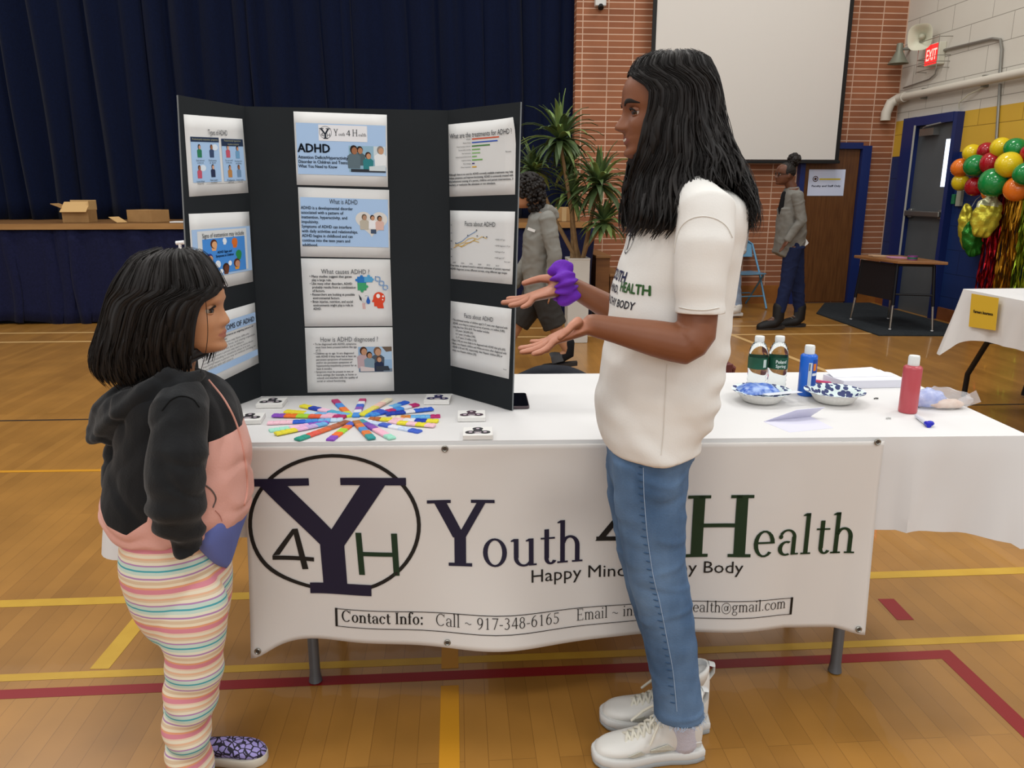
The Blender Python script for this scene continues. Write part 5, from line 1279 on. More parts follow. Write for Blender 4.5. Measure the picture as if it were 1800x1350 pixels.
def head(mb, M4, smile=0.0, nose=1.0):
    """skull, face, nose, lips, ears: one closed skin; unit head 1 high, +x forward, z from chin to crown"""
    nz_, nt_ = 64, 72; rings = []
    for k in range(nz_ + 1):
        z = k / nz_; f, b, wd = cr(HEAD, z); cx = (f + b) / 2 - .02; ring = []
        for j in range(nt_):
            t = 2 * PI * j / nt_; ct, st_ = math.cos(t), math.sin(t)
            x = cx + ((f - cx) if ct > 0 else (cx - b)) * (abs(ct) ** (.82 if ct > 0 else 1) * (1 if ct > 0 else -1)); y = wd * st_
            if ct > 0:
                nw = .048 + .034 * bump1(z, .315, .06)
                nb = cr([(.27, 0), (.29, .045), (.31, .098), (.335, .122), (.36, .112), (.40, .088), (.44, .062), (.485, .034), (.55, 0)], z)[0] if .27 < z < .55 else 0
                x += nose * nb * math.exp(-(abs(y) / nw) ** 2.5) * (1 if abs(y) < .2 else 0)
                x += .020 * bump1(z, .316, .024) * bump1(abs(y), .068, .03) * nose
                zl_ = z - smile * .035 * min(1.6, (y / .10) ** 2); x += (.036 * bump1(zl_, .226, .018) + .034 * bump1(zl_, .178, .019) - (.016 + .040 * smile) * bump1(zl_, .203, .008 + .004 * smile) - .014 * bump1(z, .14, .02)) * math.exp(-(y / (.10 + .03 * smile)) ** 2)
                x += .020 * bump1(z, .06, .045) * math.exp(-(y / .10) ** 2)
                x -= .045 * bump1(z, .475, .045) * bump1(abs(y), .155, .062)
                x += .022 * bump1(z, .565, .03) * bump1(abs(y), .14, .09)
                x += (.022 + .02 * smile) * bump1(z, .33 + .02 * smile, .07) * bump1(abs(y), .19, .07)
            ring.append(M4 @ Vector((x, y, z)))
        rings.append(ring)
    mb.loft(rings)
    for s in (-1, 1):                                              # ears
        mb.ell(M4 @ Vector((-.06, .345 * s, .40)), (1, 1, 1), 14, 10, M4.to_3x3() @ (Matrix.Rotation(R(14 * s), 3, 'Z') @ Matrix.Diagonal((.075, .028, .125))))
        mb.ell(M4 @ Vector((.0, .335 * s, .36)), (1, 1, 1), 12, 8, M4.to_3x3() @ Matrix.Diagonal((.035, .02, .045)))


m_eye = M('eye white', '#b5aaa0', .15, coat=.5); m_iris = M('dark iris', '#1c0f09', .1, coat=.6); m_hair = M('black brown hair', '#0e0b0a', .52, spec=.32, var=(30, '#191310', .25)); m_brow = M('eyebrow hair', '#120c09', .7); m_tooth = M('tooth', '#d8d2c6', .2)


def face_bits(root, M4, lid, teeth=False, brow=True, lidk=0, gaze=0.0, skinbv=None):
    S3 = M4.to_3x3(); fwd = (S3 @ Vector((1, 0, 0))).normalized()
    for s in (-1, 1):
        q = MB(); c = M4 @ Vector((.297, .150 * s, .472)); r_ = .064 * S3.col[0].length
        q.ell(c, r_, 20, 14); q.cur = 1; d = (fwd + S3 @ Vector((0, -.06 * s + gaze, -.14)) / S3.col[0].length).normalized(); MR = d.to_track_quat('Z', 'Y').to_matrix()
        q.lathe([(r_ * .74, r_ * .68), (r_ * .50, r_ * .885), (r_ * .3, r_ * .97), (r_ * .001, r_ * 1.03)], c, 16, MR); mk('eye', q, [m_eye, m_iris], root)
        q = MB(); rl = r_ * 1.10; ud = MR
        for lo_, hi_ in ((12 + lidk, 100), (-100, -26)):
            vs = []; na, nb2 = 14, 8
            for i in range(nb2 + 1):
                e_ = R(lo_ + (hi_ - lo_) * i / nb2)
                for j in range(na + 1): a_ = R(-105 + 210 * j / na); vs.append(c + (S3 @ Vector((math.cos(e_) * math.cos(a_), math.cos(e_) * math.sin(a_), math.sin(e_)))) / S3.col[0].length * rl)
            q.add(vs, [(i * (na + 1) + j, i * (na + 1) + j + 1, (i + 1) * (na + 1) + j + 1, (i + 1) * (na + 1) + j) for i in range(nb2) for j in range(na)])
        o_ = mk('eyelid', q, lid, root, sharp=None); o_.modifiers.new('t', 'SOLIDIFY').thickness = .0008
        q = MB(); pts = [M4 @ Vector((.302 + .074 * math.cos(a) * .98, .152 * s + .074 * math.sin(a), .478 + .036 * math.cos(a * 1.25) - .008)) for a in [R(-62 + 124 * i / 10) for i in range(11)]]
        q.tube(pts, [.004 * S3.col[0].length / .2 * .2 * (1 + .9 * math.sin(PI * i / 10)) + .0006 for i in range(11)], 6); mk('eyelash', q, m_brow, root)
        if brow:
            q = MB(); pts = [M4 @ Vector((.398 - .10 * (i / 8) ** 2, (.065 + .19 * i / 8) * s, .548 + .034 * math.sin(PI * (i / 8) ** .8))) for i in range(9)]
            if skinbv is not None:
                RM = ROOT[root.name]; RI = RM.inverted()
                for i_ in range(9):
                    yy, zz = (.085 + .17 * i_ / 8) * s, .548 + .034 * math.sin(PI * (i_ / 8) ** .8)
                    h_ = skinbv.ray_cast(RI @ (M4 @ Vector((.8, yy, zz))), RI.to_3x3() @ (-fwd))
                    if h_[0] is not None: pts[i_] = RM @ h_[0]
            hh = S3.col[0].length; q.tube(pts, [(.007 * hh * (1 - .6 * (i / 8) ** 2), .023 * hh * (.75 + .25 * math.sin(PI * i / 8)) * (1 - .8 * (i / 8) ** 3) + .002 * hh) for i in range(9)], 8, ref=(0, 0, 1)); mk('eyebrow', q, m_brow, root)
    if teeth:
        q = MB(); pts = [M4 @ Vector((.367 + .054 * math.cos(a), .090 * math.sin(a), .203 + .040 * math.sin(a) ** 2)) for a in [R(-75 + 150 * i / 12) for i in range(13)]]; hh = S3.col[0].length
        q.tube(pts, [(.008 * hh, .013 * hh)] * 13, 8, ref=(0, 0, 1)); mk('teeth', q, m_tooth, root)


def basis(c, fwd, upv, s):
    """frame: origin c, x = fwd, z = upv, scaled"""
    x = Vector(fwd).normalized(); z = Vector(upv); z = (z - x * z.dot(x)).normalized(); y = z.cross(x)
    m = Matrix((x, y, z)).transposed().to_4x4() @ Matrix.Diagonal((s, s, s, 1)); m.translation = Vector(c); return m


def wring(px_f, px_b, py, d, hw, n=28, e=.92, lo=None, dzf=0.0):
    """horizontal body ring from photo front and back edges at row py"""
    a0 = PD(px_f, py, d); a1 = PD(px_b, py, d); c = (a0 + a1) / 2; h = (a1 - a0).x / 2; ring = []
    for j in range(n):
        t = 2 * PI * j / n; ct, st_ = math.cos(t), math.sin(t)
        ring.append(W((c.x + h * abs(ct) ** e * (1 if ct > 0 else -1), d + hw * abs(st_) ** e * (1 if st_ > 0 else -1), c.z)))
    return ring


def body_loft(mb, rows, d, n=28, step=4, e=.92):
    keys = [(r_[0], r_[1], r_[2], r_[3]) for r_ in rows]; rings = []
    y = keys[0][0]
    N = max(6, int((keys[-1][0] - keys[0][0]) / step))
    for i in range(N + 1):
        y = keys[0][0] + (keys[-1][0] - keys[0][0]) * i / N; f, b, hw = cr(keys, y); rings.append(wring(f, b, y, d, hw, n, e))
    mb.loft(rings)


def hand(mb, wrist, knuck, tips, lat, thumb, s=1.0, bend=.008):
    """palm and five fingers; tips: list of 4 points; lat: unit vector index->little; thumb: (base, mid, tip)"""
    ax_ = (knuck - wrist); nrm = ax_.normalized().cross(lat).normalized()
    rings = []
    for t, hw, ht in ((-.12, .021, .017), (.05, .024, .017), (.25, .031, .0165), (.5, .037, .0145), (.8, .039, .012), (1.0, .038, .0105), (1.06, .034, .008)):
        c = wrist + ax_ * t; rings.append([c + lat * hw * s * math.cos(2 * PI * j / 18) + nrm * ht * s * math.sin(2 * PI * j / 18) for j in range(18)])
    mb.loft(rings)
    for k, tip in enumerate(tips):
        b = knuck + lat * (-.030 + .0195 * k) * s - ax_ * (.06 if k in (0, 3) else 0); v = tip - b; up_ = nrm if nrm.z > 0 else -nrm
        pts = [b - v * .15, b, b + v * .40 - up_ * bend * .7 * s, b + v * .70 - up_ * bend * .55 * s, tip]
        r0 = (.0088, .0092, .0088, .0078)[k] * s
        mb.tube(pts, [r0 * .95, r0, r0 * .96, r0 * .88, r0 * .74], 10, rnd=True)
        mb.ell(pts[2], r0 * 1.04, 10, 8)
    mb.tube(list(thumb), [.0125 * s, .0100 * s, .0088 * s, .0075 * s][:len(thumb)], 10, rnd=True)


def folds(freq, amp, stretch=(1, 1, 1), seed=0.0, zlim=None):
    def fn(co, n_):
        p = Vector((co.x * stretch[0], co.y * stretch[1], co.z * stretch[2])) * freq + Vector((seed, seed * 2, seed * 3))
        k = noise.noise(p) + .5 * noise.noise(p * 2.1)
        r_ = 1 - abs(noise.noise(p * .7 + Vector((5, 1, 2)))) * 2
        return co + n_ * amp * (k * .6 + max(0, r_ - .55) * 1.3)
    return fn


def hairdo(root, dirn, d0, rows, face, endfn, locks, thin, seed, wav=.006, lockr=.0075, mat=None, spread=0.0, hull_in=.010, name='hair'):
    """rows: (py, front px, back px, half width); face: (py, limit px); endfn(cos, near) -> py of the tip"""
    rnd_ = random.Random(seed); y0, y1 = rows[0][0], rows[-1][0]
    def S(th, y, off=0.0):
        f, b, hw = cr(rows, min(y, y1)); a0 = PD(f, min(y, y1), d0); a1 = PD(b, min(y, y1), d0); c = (a0 + a1) / 2; h = abs(a1.x - a0.x) / 2
        lim = 0.0
        if face[0][0] <= y:
            fx = cr(face, y)[0]; fa = PD(fx, min(y, y1), d0).x; cc = max(-1, min(1, (fa - c.x) / h * dirn)); lim = math.acos(cc)
        k = min(1, max(0, (y - face[0][0] + 18) / 30)) if y > face[0][0] - 18 else 0
        s_ = 1 if th >= 0 else -1; t_ = lim + abs(th) / PI * (PI - lim)
        ct, st_ = math.cos(t_), math.sin(t_)
        z = c.z if y <= y1 else PD((f + b) / 2, y, d0).z
        return W((c.x + (h + off) * ct * dirn, d0 - (hw + off) * st_ * s_, z + off * .5 * (1 if y < y0 + 25 else 0)))
    q = MB(); NT, NY = 72, 34; vs = []
    for k in range(NY + 1):
        for i in range(NT + 1):
            th = -PI + 2 * PI * i / NT; ye = endfn(math.cos(th), th > 0) - 10; y = y0 + (ye - y0) * (k / NY)
            vs.append(S(th, y, -hull_in + .003 * math.sin(i * 3.1 + k * .2)))
    q.add(vs, [(k * (NT + 1) + i, k * (NT + 1) + i + 1, (k + 1) * (NT + 1) + i + 1, (k + 1) * (NT + 1) + i) for k in range(NY) for i in range(NT)])
    for i in range(locks + thin):
        big = i < locks; th = rnd_.uniform(-PI, PI) * .995
        if rnd_.random() < .6: th = abs(th)
        ye = endfn(math.cos(th), th > 0) + rnd_.gauss(0, 6) - (rnd_.random() ** 3) * 30; ys = y0 + (rnd_.random() ** 2) * (30 if i % 3 else 150)
        n_ = 22; pts = []; ph, am = rnd_.uniform(0, 6), wav * rnd_.uniform(.4, 1.5); fr = rnd_.uniform(1.0, 2.2); off = rnd_.uniform(-.006, .004) if big else rnd_.uniform(-.002, .008); dth = rnd_.gauss(0, .10)
        for k in range(n_):
            t = k / (n_ - 1); y = ys + (ye - ys) * t; w_ = t ** 1.4
            p = S(max(-PI, min(PI, th + dth * t * t * t)), y, off + am * .6 * math.sin(ph * 1.7 + fr * 5 * t) * w_ + spread * w_ * rnd_.uniform(.6, 1) * .3)
            tg = Vector((cY, -sY, 0)) * math.sin(th) + Vector((sY, cY, 0)) * math.cos(th)
            pts.append(p + tg * am * math.sin(ph + fr * 6.3 * t) * w_)
        rr_ = lockr * rnd_.uniform(.6, 1.25) if big else .0009
        rad = [((rr_ * 1.25, rr_ * .42) if big else (rr_, rr_)) for _ in range(n_)]
        rad = [(a * f_, b * f_) for (a, b), f_ in zip(rad, [min(1, .25 + 5 * k / n_) * (1 - (k / (n_ - 1)) ** 5 * .9) for k in range(n_)])]
        q.tube(pts, rad, 6 if big else 3, cap=big)
    return mk(name, q, mat or m_hair, root, sharp=None)


def cloth_mat(name, hx, **k): return M(name, hx, k.pop('rough', .85), spec=.2, **k)


UP = Vector((0, 0, 1)); LEFT = W((-1, 0, 0)); RIGHT = W((1, 0, 0)); AWAY = W((0, 1, 0))
m_sk1 = M('warm brown skin', '#85553b', .48, spec=.4, sss=.06, var=(14, '#7b4c34', .3)); m_sk2 = M('light brown skin', '#b98764', .5, spec=.35, sss=.08, var=(12, '#b07d5a', .3))

# ------------------------------------------------------------------ teenage presenter in the white shirt
DG = 1.645
g = thing('person', 'tall long-haired girl in white shirt and jeans presenting with both palms up at the table', 'person', (lambda p: (p.x, p.y, 0))(W((PD(1150, 1300, DG).x, DG, 0))), -YAW)
zc, zt_ = PD(1108, 278, DG).z, PD(1180, 99, DG).z; hs = zt_ - zc
nose_a = PD(1082, 221, DG).x; hc_ = W((nose_a + .527 * hs, DG, zc + .0 * hs)); f_ = W((-1, -.03, -.07)); MH = basis(hc_, f_, UP, hs)
mb = MB(); head(mb, MH, .8, 1.0)
nk = W((PD(1195, 250, DG).x, DG, PD(1195, 250, DG).z)); nb_ = W((PD(1205, 335, DG).x, DG, PD(1205, 335, DG).z))
mb.tube([nk + UP * .02, nk.lerp(nb_, .5), nb_ + UP * -.02], [.050, .047, .055], 16)
body_loft(mb, [(330, 1165, 1240, .07), (350, 1150, 1275, .13), (400, 1130, 1285, .135), (500, 1112, 1270, .125), (620, 1105, 1245, .12), (720, 1095, 1230, .13), (800, 1090, 1205, .13), (830, 1095, 1200, .12)], DG, 20, 12)
def gp(px, py, d): return PW(px, py, d)
sh, el, wr_ = gp(1238, 382, 1.49), gp(1222, 610, 1.445), gp(1040, 571, 1.465)
mb.tube([sh, sh.lerp(el, .5), el.lerp(sh, .22), el.lerp(sh, .11), el + W((-.012, 0, .012)), el.lerp(wr_, .10), el.lerp(wr_, .22), el.lerp(wr_, .40), el.lerp(wr_, .75), wr_], [.046, .040, .038, .038, .039, .0385, .0375, .035, .026, .0215], 18, rnd=True)
kn = gp(968, 598, 1.485)
hand(mb, wr_ + (kn - wr_) * .06, kn, [gp(938, 622, 1.435), gp(917, 619, 1.465), gp(914, 612, 1.492), gp(934, 600, 1.52)], AWAY, (gp(1016, 566, 1.448), gp(1005, 573, 1.434), gp(996, 583, 1.426), gp(984, 594, 1.424)), .88)
sh2, el2, wr2 = gp(1200, 400, 1.81), gp(1150, 585, 1.835), gp(1004, 503, 1.815)
mb.tube([sh2, el2, el2.lerp(wr2, .3), el2.lerp(wr2, .7), wr2], [.042, .036, .036, .028, .0225], 16, rnd=True)
kn2 = gp(934, 522, 1.81)
hand(mb, wr2 + (kn2 - wr2) * .12, kn2, [gp(893, 525, 1.845), gp(884, 532, 1.82), gp(897, 537, 1.792), gp(918, 540, 1.765)], -AWAY, (gp(972, 490, 1.835), gp(950, 490, 1.85), gp(934, 494, 1.855), gp(921, 498, 1.855)), 1.0, .006)
for (xh, d, d2) in ((1140, 1.585, 1.603), (1135, 1.722, 1.70)):                      # legs under the jeans
    mb.tube([gp(xh, 800, d), gp(xh + 18, 960, d), gp(xh + 40, 1120, d), gp(xh + 56, 1235, d2), gp(xh + 60, 1290, d2)], [.05, .045, .038, .024, .022], 14, rnd=True)
me = fuse(mb, .0034, 3)
zl_, lips = PD(0, 0, DG), MH @ Vector((.43, 0, .203))
inv = MH.inverted()


def sst(a_, b_, x): t = max(0, min(1, (x - a_) / (b_ - a_))); return t * t * (3 - 2 * t)


def lip_w(inv_):
    def fn(c, n_):
        h = inv_ @ c
        if h.x < .3 or abs(h.y) > .14 or not .13 < h.z < .27: return 0.0
        return 1 - sst(.034, .052, abs(h.z - .203) / max(.05, 1 - (h.y / .125) ** 2))
    return fn


def palm_w(c, n_):
    out = 0.0
    for w0, k0 in ((wr_, kn), (wr2, kn2)):
        if (c - w0).length > .24: continue
        ax_ = (k0 - w0).normalized(); nn = ax_.cross(AWAY).normalized(); nn = nn if nn.z > 0 else -nn
        out = max(out, sst(-.012, .02, (c - w0).dot(ax_)) * sst(-.45, .1, n_.dot(nn)))
    return out


def paint(me, nm, fn):
    me.update(); at = me.attributes.new(nm, 'FLOAT', 'POINT'); at.data.foreach_set('value', [fn(v.co, v.normal) for v in me.vertices])


def pigment(mat, nm, hx, k=1.0):
    """mix a second skin colour in where the point attribute says so"""
    nt = mat.node_tree; I_ = nt.nodes['Principled BSDF'].inputs['Base Color']; src = I_.links[0].from_socket
    at = nt.nodes.new('ShaderNodeAttribute'); at.attribute_name = nm; mx = nt.nodes.new('ShaderNodeMix'); mx.data_type = 'RGBA'; mx.inputs['B'].default_value = lin(hx)
    mm = nt.nodes.new('ShaderNodeMath'); mm.operation = 'MULTIPLY'; mm.inputs[1].default_value = k
    nt.links.new(at.outputs['Fac'], mm.inputs[0]); nt.links.new(mm.outputs[0], mx.inputs['Factor']); nt.links.new(src, mx.inputs['A']); nt.links.new(mx.outputs['Result'], I_)


pigment(m_sk1, 'palm', '#bd846c'); pigment(m_sk1, 'lip', '#7d453c', .85); pigment(m_sk2, 'lip', '#a06055', .8)
paint(me, 'palm', palm_w); paint(me, 'lip', lip_w(inv))
mk('body', me, m_sk1, g, sharp=None)
face_bits(g, MH, m_sk1, True, True, -9, .5, bvh_of(me))
# shirt
mb = MB()
body_loft(mb, [(316, 1178, 1226, .055), (322, 1158, 1240, .075), (332, 1142, 1268, .135), (348, 1130, 1290, .158), (370, 1119, 1302, .166), (400, 1108, 1304, .166), (440, 1095, 1300, .160), (500, 1079, 1290, .156), (555, 1071, 1283, .154), (613, 1062, 1273, .153), (665, 1054, 1263, .153), (700, 1052, 1256, .153), (735, 1054, 1245, .155), (760, 1058, 1234, .156), (778, 1063, 1226, .155)], DG, 36, 4)
for s_, d1_, d2_, e_ in ((1, 1.55, 1.474, ((1240, 372), (1236, 430), (1231, 500), (1230, 553))), (-1, 1.765, 1.83, ((1230, 372), (1212, 430), (1190, 500), (1178, 545)))):
    p = [gp(1216, 346, d1_), gp(*e_[0], d2_ + .01 * s_), gp(*e_[1], d2_ - .012 * s_), gp(*e_[2], d2_ - .022 * s_), gp(*e_[3], d2_ - .026 * s_)]
    mb.tube(p, [.05, .056, .053, .0495, .048], 20)
    mb.tube([p[-1] + (p[-2] - p[-1]).normalized() * .016, p[-1] + (p[-2] - p[-1]).normalized() * .001], [.0495, .0495], 20)
me = fuse(mb, .005, 5)
zs = PD(1150, 700, DG).z


def shirt_fold(co, n_):
    p = co * 1.0; t = max(0, min(1, (PD(1150, 560, DG).z - co.z) / .28))
    q_ = Vector((p.x * 5, p.y * 5, p.z * 11)); k = noise.noise(q_ + Vector((2, 3, 1))) * .006 + noise.noise(q_ * 2.2) * .003
    loc = co - g.location; dz = co.z - zs; bk = max(0, min(1, (loc @ RIGHT - .02) / .10))
    k += .005 * max(0, math.sin(loc.z * 34 + (loc @ RIGHT) * 30 + 2.5 * noise.noise(p * 4))) ** 2 * t + .0095 * t * bk * math.sin((dz * 105) + 12 * (loc @ RIGHT) + 2 * noise.noise(p * 7)) + .006 * max(0, noise.noise(Vector((p.x * 9 + p.z * 9, p.y * 4, p.z * 4)))) * (.4 + .6 * t)
    return co + n_ * k


warp(me, shirt_fold)
m_shirt = cloth_mat('white athletic shirt', '#e2e0db', rough=.65, bump=(260, .05))
ts = mk('shirt', me, m_shirt, g, sharp=None)
bv = bvh_of(ts.data)                                                   # in the person's own frame
IG = ROOT[g.name].inverted()
q = MB()
for st_, fn_ in (((1190, 553), 0),):
    pass
# side seam, sleeve seam and hem stitches follow the surface
def on_near(px, py, bv_, lift=.0012, d=1.2):
    o_ = Vector(EYE); r_ = Vector(ray(px, py)).normalized(); hit = bv_.ray_cast(IG @ o_, IG.to_3x3() @ r_)
    return None if hit[0] is None else (ROOT[g.name] @ (hit[0] + hit[1] * lift))
def seam(parent, bv_, pts, r_, mat, name):
    out = []
    ks = [(i, x, y) for i, (x, y) in enumerate(pts)]
    for i in range(10 * (len(pts) - 1) + 1): out.append(on_near(*cr(ks, i / 10), bv_))
    out = [p for p in out if p is not None]
    if len(out) > 3: q = MB(); q.tube(out, r_, 5); return mk(name, q, mat, parent)
m_st = cloth_mat('shirt stitching', '#d6d2ca')
seam(ts, bv, [(1172, 640), (1169, 700), (1166, 760), (1162, 800)], .0009, m_st, 'side_seam')
seam(ts, bv, [(1186, 445), (1189, 422), (1196, 402), (1208, 389), (1224, 382), (1243, 381), (1262, 387), (1277, 399), (1287, 418)], .0008, m_st, 'sleeve_seam')
seam(ts, bv, [(1194, 540), (1215, 544), (1240, 545), (1264, 541)], .0009, m_st, 'cuff_seam')
# chest print
def chest(items, name, mat, ring=False):
    q = MB()
    for t_, u, v, sz_, wd, gr in items: put_text(q, t_, u, v, sz_, ident, 0, 'L', wd, gr)
    def onto(u, v, w_):
        o_ = Vector((-.6, -u, v)); L0 = Vector((0, DG - g_d, 0))
        hit = bv.ray_cast(Vector((-.8, chest_y - u, v)), Vector((1, 0, 0)))
        return Vector((0, 0, 0)) if hit[0] is None else ROOT[g.name] @ (hit[0] + hit[1] * .0015)
    me_ = mapped(q, onto, .012); mk(name, me_, mat, ts, smooth=False)
g_d = W_inv_d = DG; chest_y = 0.0
zt1 = PD(1090, 497, DG).z
chest([('YOUTH', -.045, zt1 + .008, .030, .116, .0009)], 'printed_word', M('shirt navy', '#1e2142', .5)); chest([('HEALTH', .058, zt1 - .010, .028, .074, .0008)], 'printed_word', M('shirt green', '#2f5a2a', .5))
chest([('HEALTHY MIND,', -.10, zt1 - .016, .022, .150, .0004), ('HEALTHY BODY', -.03, zt1 - .042, .022, .142, .0004)], 'printed_motto', M('shirt ink', '#23232b', .5))
q = MB(); q.ring(.02, zt1 + .10, .034, .038, .0022, .0022, ident, 0, 30)
for pts in ([(-.012, zt1 + .125), (.0, zt1 + .125), (.022, zt1 + .098), (.018, zt1 + .092)], [(.05, zt1 + .125), (.056, zt1 + .125), (.024, zt1 + .088), (.019, zt1 + .092)], [(.017, zt1 + .095), (.024, zt1 + .095), (.024, zt1 + .07), (.017, zt1 + .07)]): q.flat(pts, ident)
def onto(u, v, w_):
    hit = bv.ray_cast(Vector((-.8, chest_y - u, v)), Vector((1, 0, 0))); return Vector((0, 0, 0)) if hit[0] is None else ROOT[g.name] @ (hit[0] + hit[1] * .0015)
mk('printed_logo', mapped(q, onto, .01), M('shirt ink', '#23232b', .5), ts, smooth=False)

# jeans
mb = MB()
body_loft(mb, [(745, 1068, 1228, .135), (775, 1066, 1222, .140), (800, 1068, 1208, .142), (830, 1070, 1205, .140), (850, 1076, 1203, .128), (865, 1082, 1200, .10)], DG, 28, 4)
body_loft(mb, [(805, 1075, 1205, .072), (850, 1078, 1204, .074), (900, 1083, 1204, .070), (960, 1093, 1203, .066), (1000, 1101, 1206, .062), (1040, 1110, 1213, .060), (1100, 1128, 1221, .057), (1150, 1138, 1225, .053), (1200, 1146, 1230, .050), (1240, 1150, 1235, .049), (1257, 1151, 1238, .049)], 1.585, 26, 4)
body_loft(mb, [(805, 1066, 1195, .072), (860, 1068, 1188, .072), (920, 1077, 1186, .068), (970, 1086, 1184, .064), (995, 1092, 1186, .062), (1040, 1103, 1192, .06), (1100, 1122, 1205, .056), (1150, 1136, 1214, .052), (1200, 1146, 1222, .049), (1222, 1148, 1226, .048)], 1.725, 26, 4)
me = fuse(mb, .005, 4)
warp(me, folds(9, .004, (1, 1, 2.2), 3))
m_den = bpy.data.materials.new('blue denim'); m_den.use_nodes = True; nt = m_den.node_tree; b_ = nt.nodes['Principled BSDF']; b_.inputs['Roughness'].default_value = .85; b_.inputs['Specular IOR Level'].default_value = .15
tc = nt.nodes.new('ShaderNodeTexCoord'); mp_ = nt.nodes.new('ShaderNodeMapping'); mp_.inputs['Scale'].default_value = (1, 1, .45); nz = nt.nodes.new('ShaderNodeTexNoise'); nz.inputs['Scale'].default_value = 9; nz.inputs['Detail'].default_value = 6
nt.links.new(tc.outputs['Object'], mp_.inputs[0]); nt.links.new(mp_.outputs[0], nz.inputs['Vector']); cr_ = nt.nodes.new('ShaderNodeValToRGB'); cr_.color_ramp.elements[0].position = .3; cr_.color_ramp.elements[1].position = .72
cr_.color_ramp.elements[0].color = lin('#3c5677'); cr_.color_ramp.elements[1].color = lin('#6b87a8'); nt.links.new(nz.outputs[0], cr_.inputs[0]); nt.links.new(cr_.outputs[0], b_.inputs['Base Color'])
n2 = nt.nodes.new('ShaderNodeTexNoise'); n2.inputs['Scale'].default_value = 260; bp = nt.nodes.new('ShaderNodeBump'); bp.inputs['Strength'].default_value = .25; bp.inputs['Distance'].default_value = .003; nt.links.new(tc.outputs['Object'], n2.inputs['Vector']); nt.links.new(n2.outputs[0], bp.inputs['Height']); nt.links.new(bp.outputs[0], b_.inputs['Normal'])
jn = mk('jeans', me, m_den, g, sharp=None); bvj = bvh_of(jn.data)
m_stj = cloth_mat('denim stitching', '#9fb3cc'); sl = [(1131, 822), (1133, 880), (1138, 940), (1148, 1010), (1160, 1060), (1172, 1120), (1183, 1180), (1190, 1250)]
seam(jn, bvj, sl, .0008, m_stj, 'side_seam')
q = MB(); rnd = random.Random(3)
for k in range(34):                                                    # worn seam puckers beside the stitching
    t = k / 34 * (len(sl) - 1); i = int(t); f_ = t - i; x_ = sl[i][0] + (sl[i + 1][0] - sl[i][0]) * f_; y_ = sl[i][1] + (sl[i + 1][1] - sl[i][1]) * f_
    a, b = on_near(x_ - 2, y_, bvj), on_near(x_ - rnd.uniform(7, 12), y_ - 2, bvj)
    if a is not None and b is not None: q.tube([a, a.lerp(b, .5), b], [.0009, .0013, .0005], 5)
mk('seam_pucker', q, cloth_mat('dark seam denim', '#36506f'), jn)
q = MB()
for k in range(150):                                                   # frayed hems
    d_, (xa, xb), yy = ((1.585, (1151, 1238), 1256) if k < 100 else (1.725, (1148, 1226), 1221)); a = 2 * PI * rnd.random(); c = PD((xa + xb) / 2, yy, d_); h = (PD(xb, yy, d_).x - PD(xa, yy, d_).x) / 2
    p = W((c.x + h * math.cos(a), d_ + .048 * math.sin(a), c.z + .004)); q.tube([p, p + Vector((rnd.uniform(-.004, .004), rnd.uniform(-.004, .004), -.006)), p + Vector((rnd.uniform(-.008, .008), rnd.uniform(-.008, .008), -rnd.uniform(.009, .016)))], [.0008, .0007, .0003], 4)
mk('frayed_hem', q, cloth_mat('frayed threads', '#a9bdd4'), jn)
p = gp(1212, 803, 1.60); q = MB(); q.ell(p, (.012, .012, .014)); mk('back_pocket_corner', q, m_den, jn)

# socks, sneakers
for d_, x_, y_ in ((1.603, 1196, 1250), (1.70, 1193, 1215)):
    q = MB(); a_, b2_ = gp(x_, y_ - 20, d_), gp(x_ + 4, y_ + 48, d_ + .01); q.tube([a_, a_.lerp(b2_, .5), b2_], [.038, .037, .037], 18, rnd=True); mk('sock', q, cloth_mat('pale lavender sock', '#c6c4d0', bump=(200, .2)), g)
m_shoe = M('white leather', '#dcdad4', .45, spec=.4); m_mesh = M('grey mesh panel', '#c4c3b6', .7, bump=(300, .3)); m_sole = M('sole white', '#d3d3d0', .5); m_out = M('grey outsole', '#9da2a4', .5); m_lace = M('cream lace', '#d9d5c6', .7)


